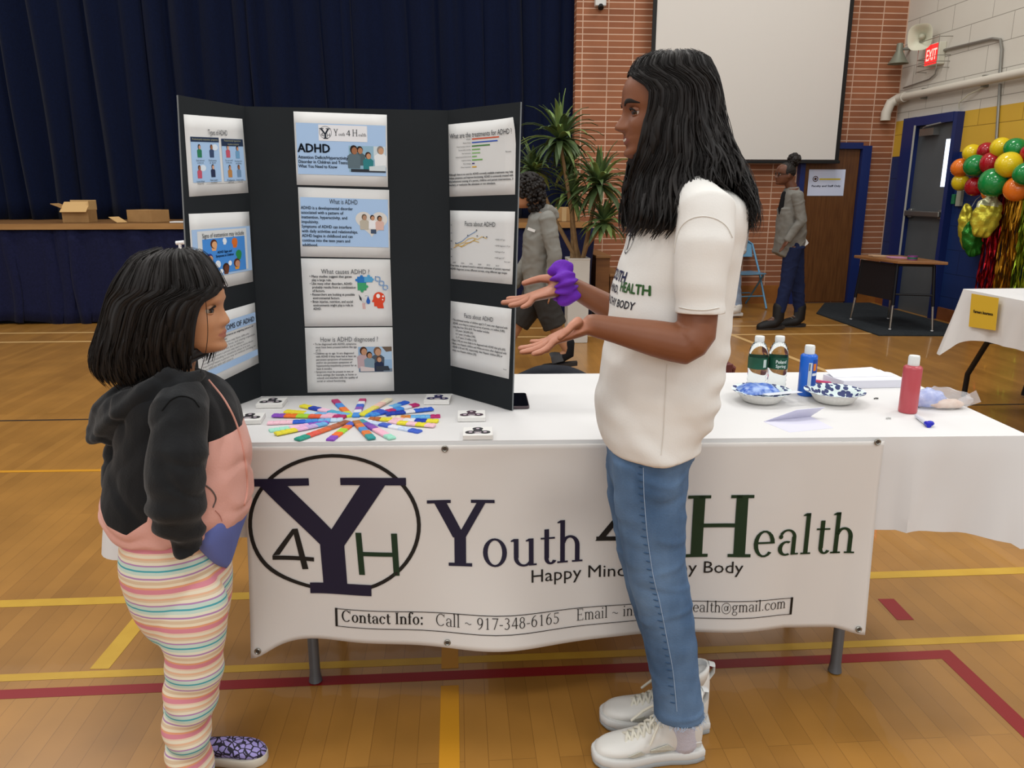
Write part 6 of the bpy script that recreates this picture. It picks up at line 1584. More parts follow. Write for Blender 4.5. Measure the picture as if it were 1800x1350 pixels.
def sneaker(root, heel, toe, L, lift=0.0):
    ax_ = (toe - heel); ax_.z = 0; ax_.normalize(); sd_ = Vector((-ax_.y, ax_.x, 0)); P = lambda x, y, z: heel + ax_ * (x * L) + sd_ * (y * L) + UP * (z * L + .001)
    prof = [(-.02, .085), (.05, .118), (.15, .128), (.30, .118), (.45, .128), (.60, .160), (.72, .178), (.84, .168), (.93, .13), (.985, .07), (1.0, .03)]
    def sole(z0, z1, grow, mat, nm):
        q = MB(); rings = []
        for z, gr in ((z0, grow - .006), (z0 + .012, grow), (z1 - .012, grow), (z1, grow - .008)):
            pts = [(x, w_ + gr) for x, w_ in prof] + [(x, -w_ - gr) for x, w_ in prof[::-1]]
            rings.append([P(x + (gr if x > .9 else (-gr if x < 0 else 0)), y, z + (.05 * max(0, x - .78) ** 1.5 * 4 if z < .02 else .03 * max(0, x - .8))) for x, y in pts])
        q.loft(rings); return mk(nm, q, mat, root, bev=.0)
    s0 = sole(0, .055, .014, m_out, 'outsole'); sole(.05, .125, .016, m_sole, 'midsole')
    q = MB(); rings = []
    keys = [(-.02, .07, .62, .05), (.02, .115, .66, .02), (.10, .152, .64, .0), (.20, .155, .60, .0), (.30, .145, .51, 0), (.42, .135, .40, 0), (.55, .145, .315, 0), (.68, .165, .255, 0), (.80, .160, .225, 0), (.90, .13, .205, 0), (.965, .085, .175, 0), (.99, .04, .145, 0)]
    for i in range(34):
        x = -.02 + 1.01 * i / 33; w_, h_, _ = cr(keys, x); ring = []
        for j in range(26):
            a = 2 * PI * j / 26; c_, s_ = math.cos(a), math.sin(a)
            zz = .09 + (h_ - .09) * (.5 + .5 * s_); tp_ = 1 - .42 * max(0, (zz - .2) / .5) ** .8 * (1 if x > .42 else .25 + .75 * max(0, (x - .28) / .14))
            ring.append(P(x, w_ * tp_ * abs(c_) ** .7 * (1 if c_ > 0 else -1), zz))
        rings.append(ring)
    q.loft(rings); up = mk('upper', q, m_shoe, root, sharp=None); up.modifiers.new('s', 'SUBSURF').levels = 1
    # overlays
    def sidepoly(pts, mat, nm, off=.004):
        for s in (-1, 1):
            q = MB(); vs = []
            for x, z in pts:
                w_, h_, _ = cr(keys, x); s_ = max(-1, min(1, (z - .09) / (h_ - .09) * 2 - 1)); c_ = math.sqrt(max(0, 1 - s_ * s_)); tp_ = 1 - .42 * max(0, (z - .2) / .5) ** .8 * (1 if x > .42 else .25 + .75 * max(0, (x - .28) / .14))
                vs.append(P(x, (w_ * tp_ * c_ ** .7 + off / L) * s, z))
            q.add(vs, [tuple(range(len(pts)))[::s]])
            o = mk(nm, q, mat, up, smooth=False); o.modifiers.new('t', 'SOLIDIFY').thickness = .002
    sidepoly([(.34, .24), (.50, .19), (.50, .155), (.36, .15), (.28, .18)], m_mesh, 'mesh_panel'); sidepoly([(.60, .2), (.72, .165), (.66, .135), (.55, .15)], m_mesh, 'mesh_panel')
    sidepoly([(.0, .20), (.12, .24), (.2, .16), (.16, .12), (.0, .12)], m_sole, 'heel_panel'); sidepoly([(.05, .50), (.2, .48), (.34, .44), (.33, .40), (.19, .43), (.05, .44)], m_sole, 'ankle_strap', .006)
    sidepoly([(.09, .45), (.15, .47), (.23, .46), (.26, .41), (.22, .34), (.14, .33), (.10, .38)], M('ankle cutout', '#b4b1c6', .6), 'cutout_panel', .003)
    q = MB()
    for k in range(6):
        x = .40 + .055 * k; w_, h_, _ = cr(keys, x); zz = h_ + .012
        q.tube([P(x - .015, .085 - .0 * k, zz - .055), P(x, .045, zz - .008), P(x + .012, 0, zz + .006), P(x + .03, -.045, zz - .018), P(x + .045, -.085, zz - .062)], .0036, 7)
        q.tube([P(x - .015, -.085, zz - .055), P(x, -.045, zz - .006), P(x + .012, 0, zz + .01), P(x + .03, .045, zz - .016), P(x + .045, .085, zz - .062)], .0036, 7)
    z0 = .50
    q.tube([P(.36, 0, z0 - .04), P(.40, .10, z0 - .0), P(.47, .16, z0 - .10), P(.52, .18, z0 - .22)], .0034, 7); q.tube([P(.36, 0, z0 - .04), P(.42, -.10, z0 - .02), P(.50, -.16, z0 - .12), P(.60, -.19, z0 - .24)], .0034, 7)
    q.tube([P(.36, 0, z0 - .04), P(.42, .06, z0 + .02), P(.50, .10, z0 - .06), P(.44, .08, z0 - .07), P(.37, 0, z0 - .03)], .0034, 7)
    mk('laces', q, m_lace, up)
    q = MB(); q.tube([P(-.01, 0, .55), P(-.05, 0, .62), P(-.05, 0, .69), P(.0, 0, .70)], [(.018 * L / .25 * .6, .003)] * 4, 8); mk('pull_tab', q, m_sole, up)
    q = MB(); rings = []
    for z, r_ in ((.50, .105), (.60, .11), (.64, .108), (.64, .09), (.56, .085)): rings.append([P(.15 + r_ * 1.45 * math.cos(2 * PI * j / 20), r_ * 1.32 * math.sin(2 * PI * j / 20), z - .06 * math.cos(2 * PI * j / 20)) for j in range(20)])
    q.loft(rings); mk('collar', q, m_shoe, up, sharp=None)


def shoe_root(name, parent):
    e = bpy.data.objects.new(name, None); C.objects.link(e); e.empty_display_size = .05; e.parent = parent; ROOT[e.name] = ROOT[parent.name]; return e


h0, t0 = W((PD(1237, 1335, 1.615).x, 1.60, 0)), W((PD(1040, 1340, 1.60).x, 1.60, 0))
ac = lambda px, py, d: W((PD(px, py, d).x, d, 0))
near_h, near_t = Zp(1226, 1325, 0), Zp(1043, 1338, 0)
far_h, far_t = Zp(1238, 1278, 0), Zp(1056, 1268, 0)
MK_CHILD = []
_mk = mk


def clothing_piece(name, parent, builder):
    """collects what the builder makes as sub-parts of one clothing mesh"""
    return builder


sneaker(g, near_h, near_t, (near_t - near_h).length)
sneaker(g, far_h, far_t, (far_t - far_h).length)
# scrunchie
q = MB(); c = gp(992, 498, 1.815); axw = (wr2 - kn2).normalized(); u_ = axw.cross(UP).normalized(); v_ = u_.cross(axw); rings = []
for j in range(120):
    a = 2 * PI * j / 120; k = .5 + .5 * math.sin(a * 11 + 1.5 * math.sin(a * 3)); R0 = .033 + .004 * math.sin(a * 5); r_ = .0135 + .006 * k; ce = c + (u_ * math.cos(a) + v_ * math.sin(a)) * R0 + axw * .004 * math.sin(a * 7)
    o_ = (u_ * math.cos(a) + v_ * math.sin(a)); rings.append([ce + (o_ * math.cos(2 * PI * i / 24) + axw * 1.45 * math.sin(2 * PI * i / 24)) * r_ * (1 + .10 * math.sin(3 * 2 * PI * i / 24 + a * 9)) for i in range(24)])
rings.append(rings[0]); q.loft(rings, cap=False); mk('scrunchie', q, cloth_mat('purple scrunchie', '#6a2bb0', rough=.6, bump=(60, .3)), g, sharp=None)
# hair
grow = [(91, 1168, 1205, .012), (95, 1145, 1222, .045), (103, 1128, 1235, .066), (115, 1117, 1245, .078), (135, 1107, 1254, .087), (160, 1104, 1260, .091), (190, 1102, 1264, .093), (220, 1102, 1270, .097), (250, 1102, 1279, .103), (280, 1104, 1292, .113), (310, 1106, 1302, .128), (340, 1104, 1309, .158), (370, 1100, 1312, .182), (395, 1098, 1312, .188), (420, 1098, 1308, .188)]
gface = [(132, 1109), (140, 1114), (148, 1122), (156, 1130), (168, 1134), (200, 1131), (220, 1126), (250, 1122), (280, 1117), (300, 1112), (420, 1096)]


def gend(c_, near):
    if near:
        if c_ > .55: return 408
        if c_ > .12: return 392 - (0.55 - c_) * 120
        if c_ > -.62: return 330
        return 330 + min(1, (-c_ - .62) / .2) * 74
    return 402 if c_ < .2 else 412


hairdo(g, -1, DG, grow, gface, gend, 430, 520, 11, .013, .0058)

# ------------------------------------------------------------------ child in the hoodie
DC = 1.56
c_ = thing('person', 'small child with black bob, black and pink hoodie and striped pants facing the board', 'person', (lambda p: (p.x, p.y, 0))(W((PD(335, 1350, DC).x, DC, 0))), -YAW)
zc, zt_ = PD(376, 619, DC).z, PD(308, 448, DC).z; hs = zt_ - zc
nose_a = PD(399.5, 551, DC).x; MHc = basis(W((nose_a - .478 * hs, DC, zc)), W((1, .10, -.03)), UP, hs)
mb = MB(); head(mb, MHc, 0, .62)
mb.tube([PW(312, 600, DC), PW(305, 640, DC), PW(300, 690, DC)], [.046, .042, .05], 14)
body_loft(mb, [(680, 255, 345, .07), (700, 240, 375, .10), (800, 232, 395, .10), (900, 232, 392, .098), (960, 232, 388, .095), (1020, 250, 390, .085)], DC, 18, 12)
for d in (1.50, 1.62): mb.tube([PW(322, 1050, d), PW(338, 1130, d), PW(335, 1240, d), PW(333, 1380, d), PW(333, 1420, d)], [.045, .042, .036, .03, .03], 14, rnd=True)
mb.tube([PW(308, 735, 1.458), PW(304, 850, 1.425), PW(312, 912, 1.432)], [.032, .032, .022], 12, rnd=True)
mb.tube([PW(290, 720, 1.68), PW(262, 860, 1.72), PW(310, 930, 1.69)], [.04, .034, .024], 12, rnd=True)
kn = PW(329, 945, 1.447); hand(mb, PW(314, 914, 1.434), kn, [PW(342, 956, 1.44), PW(341, 960, 1.448), PW(338, 960, 1.456), PW(334, 957, 1.462)], AWAY, (PW(318, 924, 1.43), PW(328, 934, 1.43), PW(336, 944, 1.434), PW(340, 951, 1.438)), .55)
me = fuse(mb, .0036, 3); inv2 = MHc.inverted()
paint(me, 'lip', lip_w(inv2)); mk('body', me, m_sk2, c_, sharp=None)
face_bits(c_, MHc, m_sk2, False, False, -2, -.35)
# hoodie
zf = PD(425, 757, DC).z; zf2 = PD(360, 790, DC).z; IC = ROOT[c_.name].inverted()
la = lambda px: (IC @ W((PD(px, 800, DC).x, DC, 0))).x


def hood_fold(co, n_):
    p = co; k = noise.noise(Vector((p.x * 7, p.y * 7, p.z * 13))) * .006 + noise.noise(p * 24) * .003
    r_ = 1 - abs(noise.noise(Vector((p.x * 8 + p.z * 5, p.y * 8, p.z * 9)) + Vector((4, 2, 9)))) * 2.2
    return co + n_ * (k - .006 * max(0, r_ - .6) * 2)


m_hd = cloth_mat('black fleece', '#191a1c', rough=.95, var=(30, '#212325', .25), bump=(220, .12), sheen=.15)
m_two = cloth_mat('black and pink fleece', '#e0aca0', rough=.9, bump=(220, .1), sheen=.1)
nt = m_two.node_tree; b_ = nt.nodes['Principled BSDF']; tc = nt.nodes.new('ShaderNodeTexCoord'); sp = nt.nodes.new('ShaderNodeSeparateXYZ'); nt.links.new(tc.outputs['Object'], sp.inputs[0])
mr = nt.nodes.new('ShaderNodeMapRange'); mr.inputs['From Min'].default_value = la(185); mr.inputs['From Max'].default_value = la(445); nt.links.new(sp.outputs[0], mr.inputs['Value'])
zlo, zhi = .5, 1.1; cr_ = nt.nodes.new('ShaderNodeValToRGB'); els = cr_.color_ramp.elements
hk = [(185, 846), (200, 862), (225, 895), (262, 905), (300, 905), (325, 840), (352, 792), (372, 782), (425, 757), (445, 748)]
for i, (px, py) in enumerate(hk):
    v_ = (PD(px, py, DC - (.10 if 262 < px < 400 else .03)).z - zlo) / (zhi - zlo); e = els[i] if i < 2 else els.new((px - 185) / 260); e.position = (px - 185) / 260; e.color = (v_, v_, v_, 1)
nt.links.new(mr.outputs[0], cr_.inputs[0]); ma = nt.nodes.new('ShaderNodeMath'); ma.operation = 'MULTIPLY_ADD'; ma.inputs[1].default_value = zhi - zlo; ma.inputs[2].default_value = zlo; nt.links.new(cr_.outputs[0], ma.inputs[0])
lt = nt.nodes.new('ShaderNodeMath'); lt.operation = 'LESS_THAN'; nt.links.new(sp.outputs[2], lt.inputs[0]); nt.links.new(ma.outputs[0], lt.inputs[1])
mx = nt.nodes.new('ShaderNodeMix'); mx.data_type = 'RGBA'; mx.inputs['A'].default_value = lin('#191a1c'); mx.inputs['B'].default_value = lin('#dda89c'); nt.links.new(lt.outputs[0], mx.inputs['Factor']); nt.links.new(mx.outputs['Result'], b_.inputs['Base Color'])
mb = MB()
body_loft(mb, [(655, 262, 352, .075), (668, 246, 372, .10), (685, 236, 392, .122), (715, 224, 412, .130), (750, 216, 424, .133), (790, 206, 433, .135), (830, 196, 438, .138), (870, 190, 440, .138), (895, 192, 436, .136), (915, 204, 425, .130), (925, 214, 412, .123)], DC, 36, 4)
me = fuse(mb, .005, 4); warp(me, hood_fold); hd = mk('hoodie', me, m_two, c_, sharp=None); bvh2 = bvh_of(hd.data)
mb = MB()
mb.tube([PW(326, 692, 1.51), PW(316, 722, 1.45), PW(311, 790, 1.42), PW(308, 850, 1.415), PW(306, 888, 1.42), PW(316, 925, 1.435), PW(328, 950, 1.448)], [.044, .054, .056, .055, .054, .044, .034], 20, rnd=False)
mb.tube([PW(321, 934, 1.44), PW(333, 965, 1.45)], [.041, .034], 18)
me = fuse(mb, .005, 3); warp(me, hood_fold); warp(me, lambda co, n_: co + n_ * .005 * math.sin(co.z * 95 + 5 * noise.noise(co * 8)) * max(0, min(1, (PD(300, 840, 1.42).z - co.z) / .08))); sl_ = mk('sleeve', me, m_hd, hd, sharp=None); bvs = bvh_of(me)
mb = MB()
mb.tube([PW(262, 720, 1.60), PW(226, 800, 1.585), PW(221, 850, 1.555), PW(236, 895, 1.50), PW(248, 914, 1.475)], [.05, .05, .048, .042, .028], 16, rnd=True)
mb.tube([PW(285, 700, 1.66), PW(255, 800, 1.68), PW(262, 880, 1.69), PW(305, 925, 1.67)], [.05, .052, .048, .033], 16, rnd=True)
me = fuse(mb, .005, 4); warp(me, hood_fold); mk('sleeve', me, m_hd, hd, sharp=None)
mb = MB()
mb.tube([PW(350, 664, 1.515), PW(302, 671, 1.475), PW(265, 688, 1.47), PW(230, 714, 1.485), PW(200, 742, 1.52)], [.014, .026, .034, .042, .040], 14, rnd=True)
mb.tube([PW(352, 664, 1.56), PW(340, 662, 1.63), PW(300, 670, 1.65), PW(255, 688, 1.645), PW(215, 715, 1.62)], [.014, .02, .026, .035, .04], 14, rnd=True)
mb.tube([PW(262, 690, 1.555), PW(232, 712, 1.55), PW(203, 738, 1.545), PW(176, 760, 1.545)], [.05, .06, .055, .029], 18, rnd=True)
mb.ell(PW(196, 765, 1.545), (.035, .055, .018), 14, 10)
me = fuse(mb, .005, 3); warp(me, hood_fold); warp(me, lambda co, n_: co + n_ * .004 * math.sin(((IC @ co).x * .8 - co.z) * 120)); mk('hood', me, m_hd, hd, sharp=None)
bvh_s = bvs
def on2(px, py, lift=.001, bv_=None):
    hit = (bv_ or bvh2).ray_cast(IC @ Vector(EYE), IC.to_3x3() @ Vector(ray(px, py)).normalized()); return None if hit[0] is None else ROOT[c_.name] @ (hit[0] + hit[1] * lift)
def seam2(pts, r_, mat, name, bv_=None):
    out = []
    out = [on2(*cr([(i, x, y) for i, (x, y) in enumerate(pts)], i / 8), .001, bv_) for i in range(8 * (len(pts) - 1) + 1)]
    out = [p for p in out if p is not None]
    if len(out) > 3: q = MB(); q.tube(out, r_, 6); mk(name, q, mat, hd)
seam2([(366, 668), (392, 700), (411, 735), (424, 775), (432, 820), (434, 860), (429, 888)], .0022, cloth_mat('pink zipper tape', '#d59c8e'), 'zipper_tape')
seam2([(285, 722), (300, 704), (318, 697), (338, 702), (350, 716)], .0012, cloth_mat('hoodie seam', '#0c0d0e'), 'shoulder_seam', bvs); seam2([(358, 720), (364, 760), (366, 800)], .0014, cloth_mat('hoodie seam', '#0c0d0e'), 'armhole_seam')
seam2([(360, 852), (372, 862), (379, 876), (374, 892)], .0016, cloth_mat('grey cord', '#6b5f5c'), 'pocket_cord'); seam2([(378, 897), (386, 906), (390, 916)], .0008, cloth_mat('pink stitch', '#b98278'), 'pocket_seam')
# blue top showing below the hoodie
mb = MB(); body_loft(mb, [(880, 330, 433, .10), (900, 340, 430, .10), (922, 352, 424, .095), (945, 366, 417, .08), (965, 380, 411, .06), (985, 394, 405, .03), (995, 399, 402, .012)], DC, 24, 4)
me = fuse(mb, .005, 3); warp(me, folds(14, .004, (1, 1, .4), 6)); mk('shirt', me, cloth_mat('periwinkle cotton', '#6877bd', rough=.8), c_, sharp=None)
# striped pants
mb = MB()
body_loft(mb, [(900, 224, 395, .112), (925, 222, 393, .116), (950, 221, 396, .120), (985, 222, 399, .122), (1020, 231, 402, .120), (1050, 242, 402, .116), (1075, 256, 399, .108), (1095, 272, 394, .096), (1110, 285, 380, .07)], DC, 30, 4)
LEGR = [(985, 285, 345, .015), (1010, 265, 372, .036), (1040, 252, 394, .050), (1065, 255, 400, .057), (1090, 268, 398, .060), (1130, 288, 394, .058), (1160, 293, 391, .055), (1190, 293, 389, .054), (1220, 290, 383, .054), (1250, 288, 374, .053), (1280, 290, 368, .051), (1320, 294, 368, .050), (1350, 298, 370, .050), (1385, 300, 372, .050), (1398, 300, 372, .050)]
body_loft(mb, LEGR, 1.498, 26, 4); body_loft(mb, [(y, f + 6, b - 4, h) for y, f, b, h in LEGR[:-1]], 1.622, 26, 4)
me = fuse(mb, .005, 4)
def pant_fold(co, n_):
    z = co.z; low = max(0, min(1, (PD(330, 1080, DC).z - z) / .2)); k = noise.noise(Vector((co.x * 10, co.y * 10, z * 16))) * .0045 * (.3 + low) + low * .004 * math.sin(z * 75 + 30 * (IC @ co).x + 3 * noise.noise(co * 9)); return co + n_ * k
warp(me, pant_fold)
m_pant = bpy.data.materials.new('striped pants'); m_pant.use_nodes = True; nt = m_pant.node_tree; b_ = nt.nodes['Principled BSDF']; b_.inputs['Roughness'].default_value = .85; b_.inputs['Specular IOR Level'].default_value = .15
tc = nt.nodes.new('ShaderNodeTexCoord'); sp = nt.nodes.new('ShaderNodeSeparateXYZ'); nz = nt.nodes.new('ShaderNodeTexNoise'); nz.inputs['Scale'].default_value = 7; nt.links.new(tc.outputs['Object'], sp.inputs[0]); nt.links.new(tc.outputs['Object'], nz.inputs['Vector'])
m1 = nt.nodes.new('ShaderNodeMath'); m1.operation = 'MULTIPLY_ADD'; m1.inputs[1].default_value = .010; nt.links.new(nz.outputs[0], m1.inputs[0]); nt.links.new(sp.outputs[2], m1.inputs[2])
m2 = nt.nodes.new('ShaderNodeMath'); m2.operation = 'MULTIPLY'; m2.inputs[1].default_value = 1 / .0885; nt.links.new(m1.outputs[0], m2.inputs[0]); m3 = nt.nodes.new('ShaderNodeMath'); m3.operation = 'FRACT'; nt.links.new(m2.outputs[0], m3.inputs[0])
cr_ = nt.nodes.new('ShaderNodeValToRGB'); cr_.color_ramp.interpolation = 'CONSTANT'; els = cr_.color_ramp.elements
stops = [(0, '#e6dcc4'), (.07, '#e6cbb2'), (.11, '#d88b98'), (.23, '#e3a27c'), (.28, '#e9dcc0'), (.35, '#d8bfa0'), (.43, '#e6dcc4'), (.47, '#b488b4'), (.515, '#e4e2cc'), (.58, '#c4d8cc'), (.66, '#4fa3ae'), (.70, '#c4d8cc'), (.79, '#b488b4'), (.83, '#e8dfc8'), (.90, '#dcc4a6'), (.95, '#e2b695')]
els[0].position = 0; els[0].color = lin(stops[0][1]); els[1].position = stops[1][0]; els[1].color = lin(stops[1][1])
for p_, hx in stops[2:]: e = els.new(p_); e.color = lin(hx)
nt.links.new(m3.outputs[0], cr_.inputs[0]); nt.links.new(cr_.outputs[0], b_.inputs['Base Color']); mk('pants', me, m_pant, c_, sharp=None)
# slip-on shoes
m_lav = bpy.data.materials.new('lavender butterfly print'); m_lav.use_nodes = True; nt = m_lav.node_tree; b_ = nt.nodes['Principled BSDF']; b_.inputs['Roughness'].default_value = .7; tc = nt.nodes.new('ShaderNodeTexCoord'); vo = nt.nodes.new('ShaderNodeTexVoronoi'); vo.feature = 'DISTANCE_TO_EDGE'; vo.inputs['Scale'].default_value = 70; nz = nt.nodes.new('ShaderNodeTexNoise'); nz.inputs['Scale'].default_value = 55
nt.links.new(tc.outputs['Object'], vo.inputs['Vector']); nt.links.new(tc.outputs['Object'], nz.inputs['Vector']); mm = nt.nodes.new('ShaderNodeMath'); mm.operation = 'MULTIPLY'; nt.links.new(vo.outputs['Distance'], mm.inputs[0]); nt.links.new(nz.outputs[0], mm.inputs[1]); cr_ = nt.nodes.new('ShaderNodeValToRGB'); cr_.color_ramp.interpolation = 'CONSTANT'; cr_.color_ramp.elements[0].color = lin('#1f1a2c'); cr_.color_ramp.elements[1].color = lin('#9d93cf'); cr_.color_ramp.elements[1].position = .045; nt.links.new(mm.outputs[0], cr_.inputs[0]); nt.links.new(cr_.outputs[0], b_.inputs['Base Color'])


def slip_on(root, heel, toe, m_up, m_so, wk=1.0, high=.28):
    L = (toe - heel).length; ax_ = (toe - heel).normalized(); sd_ = Vector((-ax_.y, ax_.x, 0)); P = lambda x, y, z: heel + ax_ * (x * L) + sd_ * (y * L * wk) + UP * (z * L + .001)
    prof = [(-.01, .07), (.05, .115), (.2, .13), (.4, .13), (.6, .165), (.75, .185), (.88, .165), (.96, .11), (1.0, .04)]; q = MB(); rings = []
    for z, gr in ((0, .0), (.02, .008), (.10, .008), (.115, 0)): rings.append([P(x, y, z) for x, y in [(x, w_ + gr) for x, w_ in prof] + [(x, -w_ - gr) for x, w_ in prof[::-1]]])
    q.loft(rings); mk('shoe_sole', q, m_so, root)
    q = MB(); rings = []
    for i in range(24):
        x = -.01 + i / 23; w_, h_ = cr([(-.01, .07, high), (.1, .115, high * 1.05), (.3, .12, high * 1.05), (.5, .14, high * 1.02), (.7, .17, high * .9), (.85, .16, high * .75), (.95, .11, high * .6), (.99, .05, high * .45)], x)
        rings.append([P(x, w_ * abs(math.cos(2 * PI * j / 20)) ** .75 * (1 if math.cos(2 * PI * j / 20) > 0 else -1), .08 + (h_ - .08) * (.5 + .5 * math.sin(2 * PI * j / 20))) for j in range(20)])
    q.loft(rings); mk('shoe', q, m_up, root, sharp=None)


m_ws = M('cream sole', '#d8d2c2', .6)
tz = Zp(467, 1346, 0); slip_on(c_, Vector((tz.x - .185, tz.y + .03, 0)), Vector((tz.x, tz.y + .022, 0)), m_lav, m_ws, 1.0, .30)
hz = W((PD(300, 1400, 1.49).x, 1.485, 0)); slip_on(c_, hz, hz + W((.185, .01, 0)), m_lav, m_ws, 1.0, .30)
crow = [(436, 285, 325, .012), (441, 262, 343, .045), (450, 247, 355, .068), (465, 232, 368, .084), (485, 218, 380, .095), (505, 207, 388, .101), (530, 199, 388, .106), (560, 192, 386, .108), (590, 182, 382, .108), (615, 174, 376, .107), (640, 176, 368, .104), (660, 190, 360, .098), (675, 205, 352, .09)]
cface = [(488, 388), (500, 388), (510, 384), (518, 374), (530, 368), (560, 362), (600, 358), (640, 356), (675, 350)]
hairdo(c_, 1, DC, crow, cface, lambda c__, near: 655 + (6 if c__ < -.2 else -8 * c__ if c__ > .3 else 0) + (0 if near else -4), 280, 380, 5, .0045, .0072)
q = MB(); q.tube([PW(*cr([(0, 360, 515), (1, 364, 555), (2, 365, 590), (3, 361, 622), (4, 352, 655)], k / 5), 1.468 + .0005 * k) for k in range(21)], .0007, 5); mk('hair_strand', q, m_hair, c_)
# ================================================================== PEOPLE IN THE BACKGROUND
def figure(label, base, J, shirt, pants, shoe, skin, hairm, fwd, hairfn, head_h, shirt_r=1.0, shorts=False, sleeve_split=None, jacket=None, extra=None, socks=None):
    """J: joints in (right, away, height); body, clothes fused separately"""
    t = thing('person', label, 'person', (W(base).x, W(base).y, 0), -YAW); w_ = {k: W(v) for k, v in J.items()}; P = lambda k: w_[k]
    mb = MB(); MHp = basis(P('chin') - fwd * .0, fwd, (P('crown') - P('chin')), head_h); head(mb, MHp, 0, .9)
    mb.tube([P('chin') - fwd * .03 + UP * .05, P('neck')], [.045, .055], 12); mb.tube([P('neck'), P('chest'), P('waist'), P('hip')], [(.09, .06), (.13, .09), (.11, .085), (.13, .095)], 16, ref=fwd)
    for s in 'ab':
        mb.tube([P('sh' + s), P('el' + s), P('wr' + s)], [.042, .034, .024], 10, rnd=True)
        d = (P('wr' + s) - P('el' + s)).normalized(); k_ = P('wr' + s) + d * .075; la_ = d.cross(fwd).normalized() if abs(d.dot(fwd)) < .95 else d.cross(UP).normalized()
        hand(mb, P('wr' + s), k_, [k_ + d * .06 + la_ * -.02, k_ + d * .07 - la_ * .006, k_ + d * .066 + la_ * .008, k_ + d * .05 + la_ * .022], la_, (P('wr' + s) + d * .02 - la_ * .02, P('wr' + s) + d * .05 - la_ * .035, P('wr' + s) + d * .07 - la_ * .038), .85)
        mb.tube([P('hi' + s), P('kn' + s), P('an' + s)], [.075, .052, .036], 12, rnd=True)
        mb.tube([P('an' + s), P('an' + s) - UP * .03 + fwd * .05, P('to' + s)], [.034, .032, .022], 10, rnd=True)
    mk('body', fuse(mb, .006, 2), skin, t, sharp=None)
    mb = MB(); k = shirt_r
    mb.tube([P('neck') + UP * .01, P('neck') - UP * .05, P('chest'), P('waist'), P('hip')], [(.07 * k, .06 * k), (.15 * k, .09 * k), (.175 * k, .115 * k), (.16 * k, .115 * k), (.155 * k, .11 * k)], 22, ref=fwd)
    for s in 'ab':
        mb.tube([P('sh' + s), P('el' + s), P('wr' + s)], [.062 * k, .054 * k, .04 * k], 14, rnd=True)
    if extra: extra(mb, P)
    me_ = fuse(mb, .008, 4); warp(me_, folds(11, .008, (1, 1, 1.5), 2)); sh_ = mk('jacket' if jacket else 'hoodie', me_, shirt if isinstance(shirt, list) else [shirt], t, sharp=None, matfn=sleeve_split)
    mb = MB()
    mb.tube([P('waist') - UP * .04, P('hip')], [(.135, .09), (.15, .105)], 18, ref=fwd)
    for s in 'ab':
        if shorts: mb.tube([P('hi' + s) + UP * .04, P('hi' + s).lerp(P('kn' + s), .55), P('hi' + s).lerp(P('kn' + s), .92)], [.095, .095, .092], 14)
        else: mb.tube([P('hi' + s) + UP * .03, P('kn' + s), P('an' + s) + UP * .03], [.088, .064, .052], 14)
    me_ = fuse(mb, .008, 3); warp(me_, folds(10, .007, (1, 1, 1.6), 4)); mk('shorts' if shorts else 'jeans', me_, pants, t, sharp=None)
    for s in 'ab':
        a, to = P('an' + s), P('to' + s); q = MB(); d = (to - a); d.z = 0; d.normalize(); sd_ = Vector((-d.y, d.x, 0)); z0 = min(a.z - .075, to.z - .02); h_ = Vector((a.x, a.y, z0)) - d * .065
        pf = [(0, .028), (.05, .036), (.12, .034), (.2, .043), (.25, .035), (.27, .012)]; rise_ = (to.z - .02 - (a.z - .075)) / .27
        q.loft([[h_ + d * x + sd_ * y + UP * (z + rise_ * x) for x, y in pf + [(x, -y) for x, y in pf[::-1]]] for z in (.0, .028)]); mk('shoe_sole', q, M('dark sole', '#2a2624', .7) if shoe != 'white' else M('sole white', '#d3d3d0', .5), t)
        sm_ = {'boot': M('black boot', '#141212', .6), 'slide': M('grey slide', '#3a3a3c', .6), 'white': M('white leather', '#dcdad4', .45)}[shoe]; q = MB()
        if shoe == 'slide': q.tube([h_ + d * .15 - sd_ * .045 + UP * .03, h_ + d * .16 - sd_ * .035 + UP * .075, h_ + d * .17 + UP * .09, h_ + d * .16 + sd_ * .035 + UP * .075, h_ + d * .15 + sd_ * .045 + UP * .03], [(.012, .045)] * 5, 8, ref=d); mk('shoe_strap', q, sm_, t)
        else:
            q.tube([a + UP * (.10 if shoe == 'boot' else .02), a - UP * .02, h_ + d * .10 + UP * (.06 + rise_ * .1), h_ + d * .19 + UP * (.052 + rise_ * .2), h_ + d * .235 + UP * (.044 + rise_ * .25)], [.058, .056, .053, .047, .040], 14, rnd=True); so = mk('shoe', q, sm_, t, sharp=None)
            if shoe == 'boot':
                q = MB()
                for k_ in range(4): c__ = h_ + d * (.10 + .02 * k_) + UP * (.12 - .018 * k_); q.tube([c__ - sd_ * .03, c__ + d * .012 + UP * .006, c__ + sd_ * .03], .004, 5)
                mk('laces', q, M('boot lace', '#8a857c', .7), so)
        if socks: q = MB(); q.tube([a + UP * .07, a - UP * .02, a - UP * .045 + d * .05, to], [.042, .041, .038, .028], 12, rnd=True); mk('sock', q, socks, t)
    hairfn(t, MHp); face_bits(t, MHp, skin, False); return t, sh_


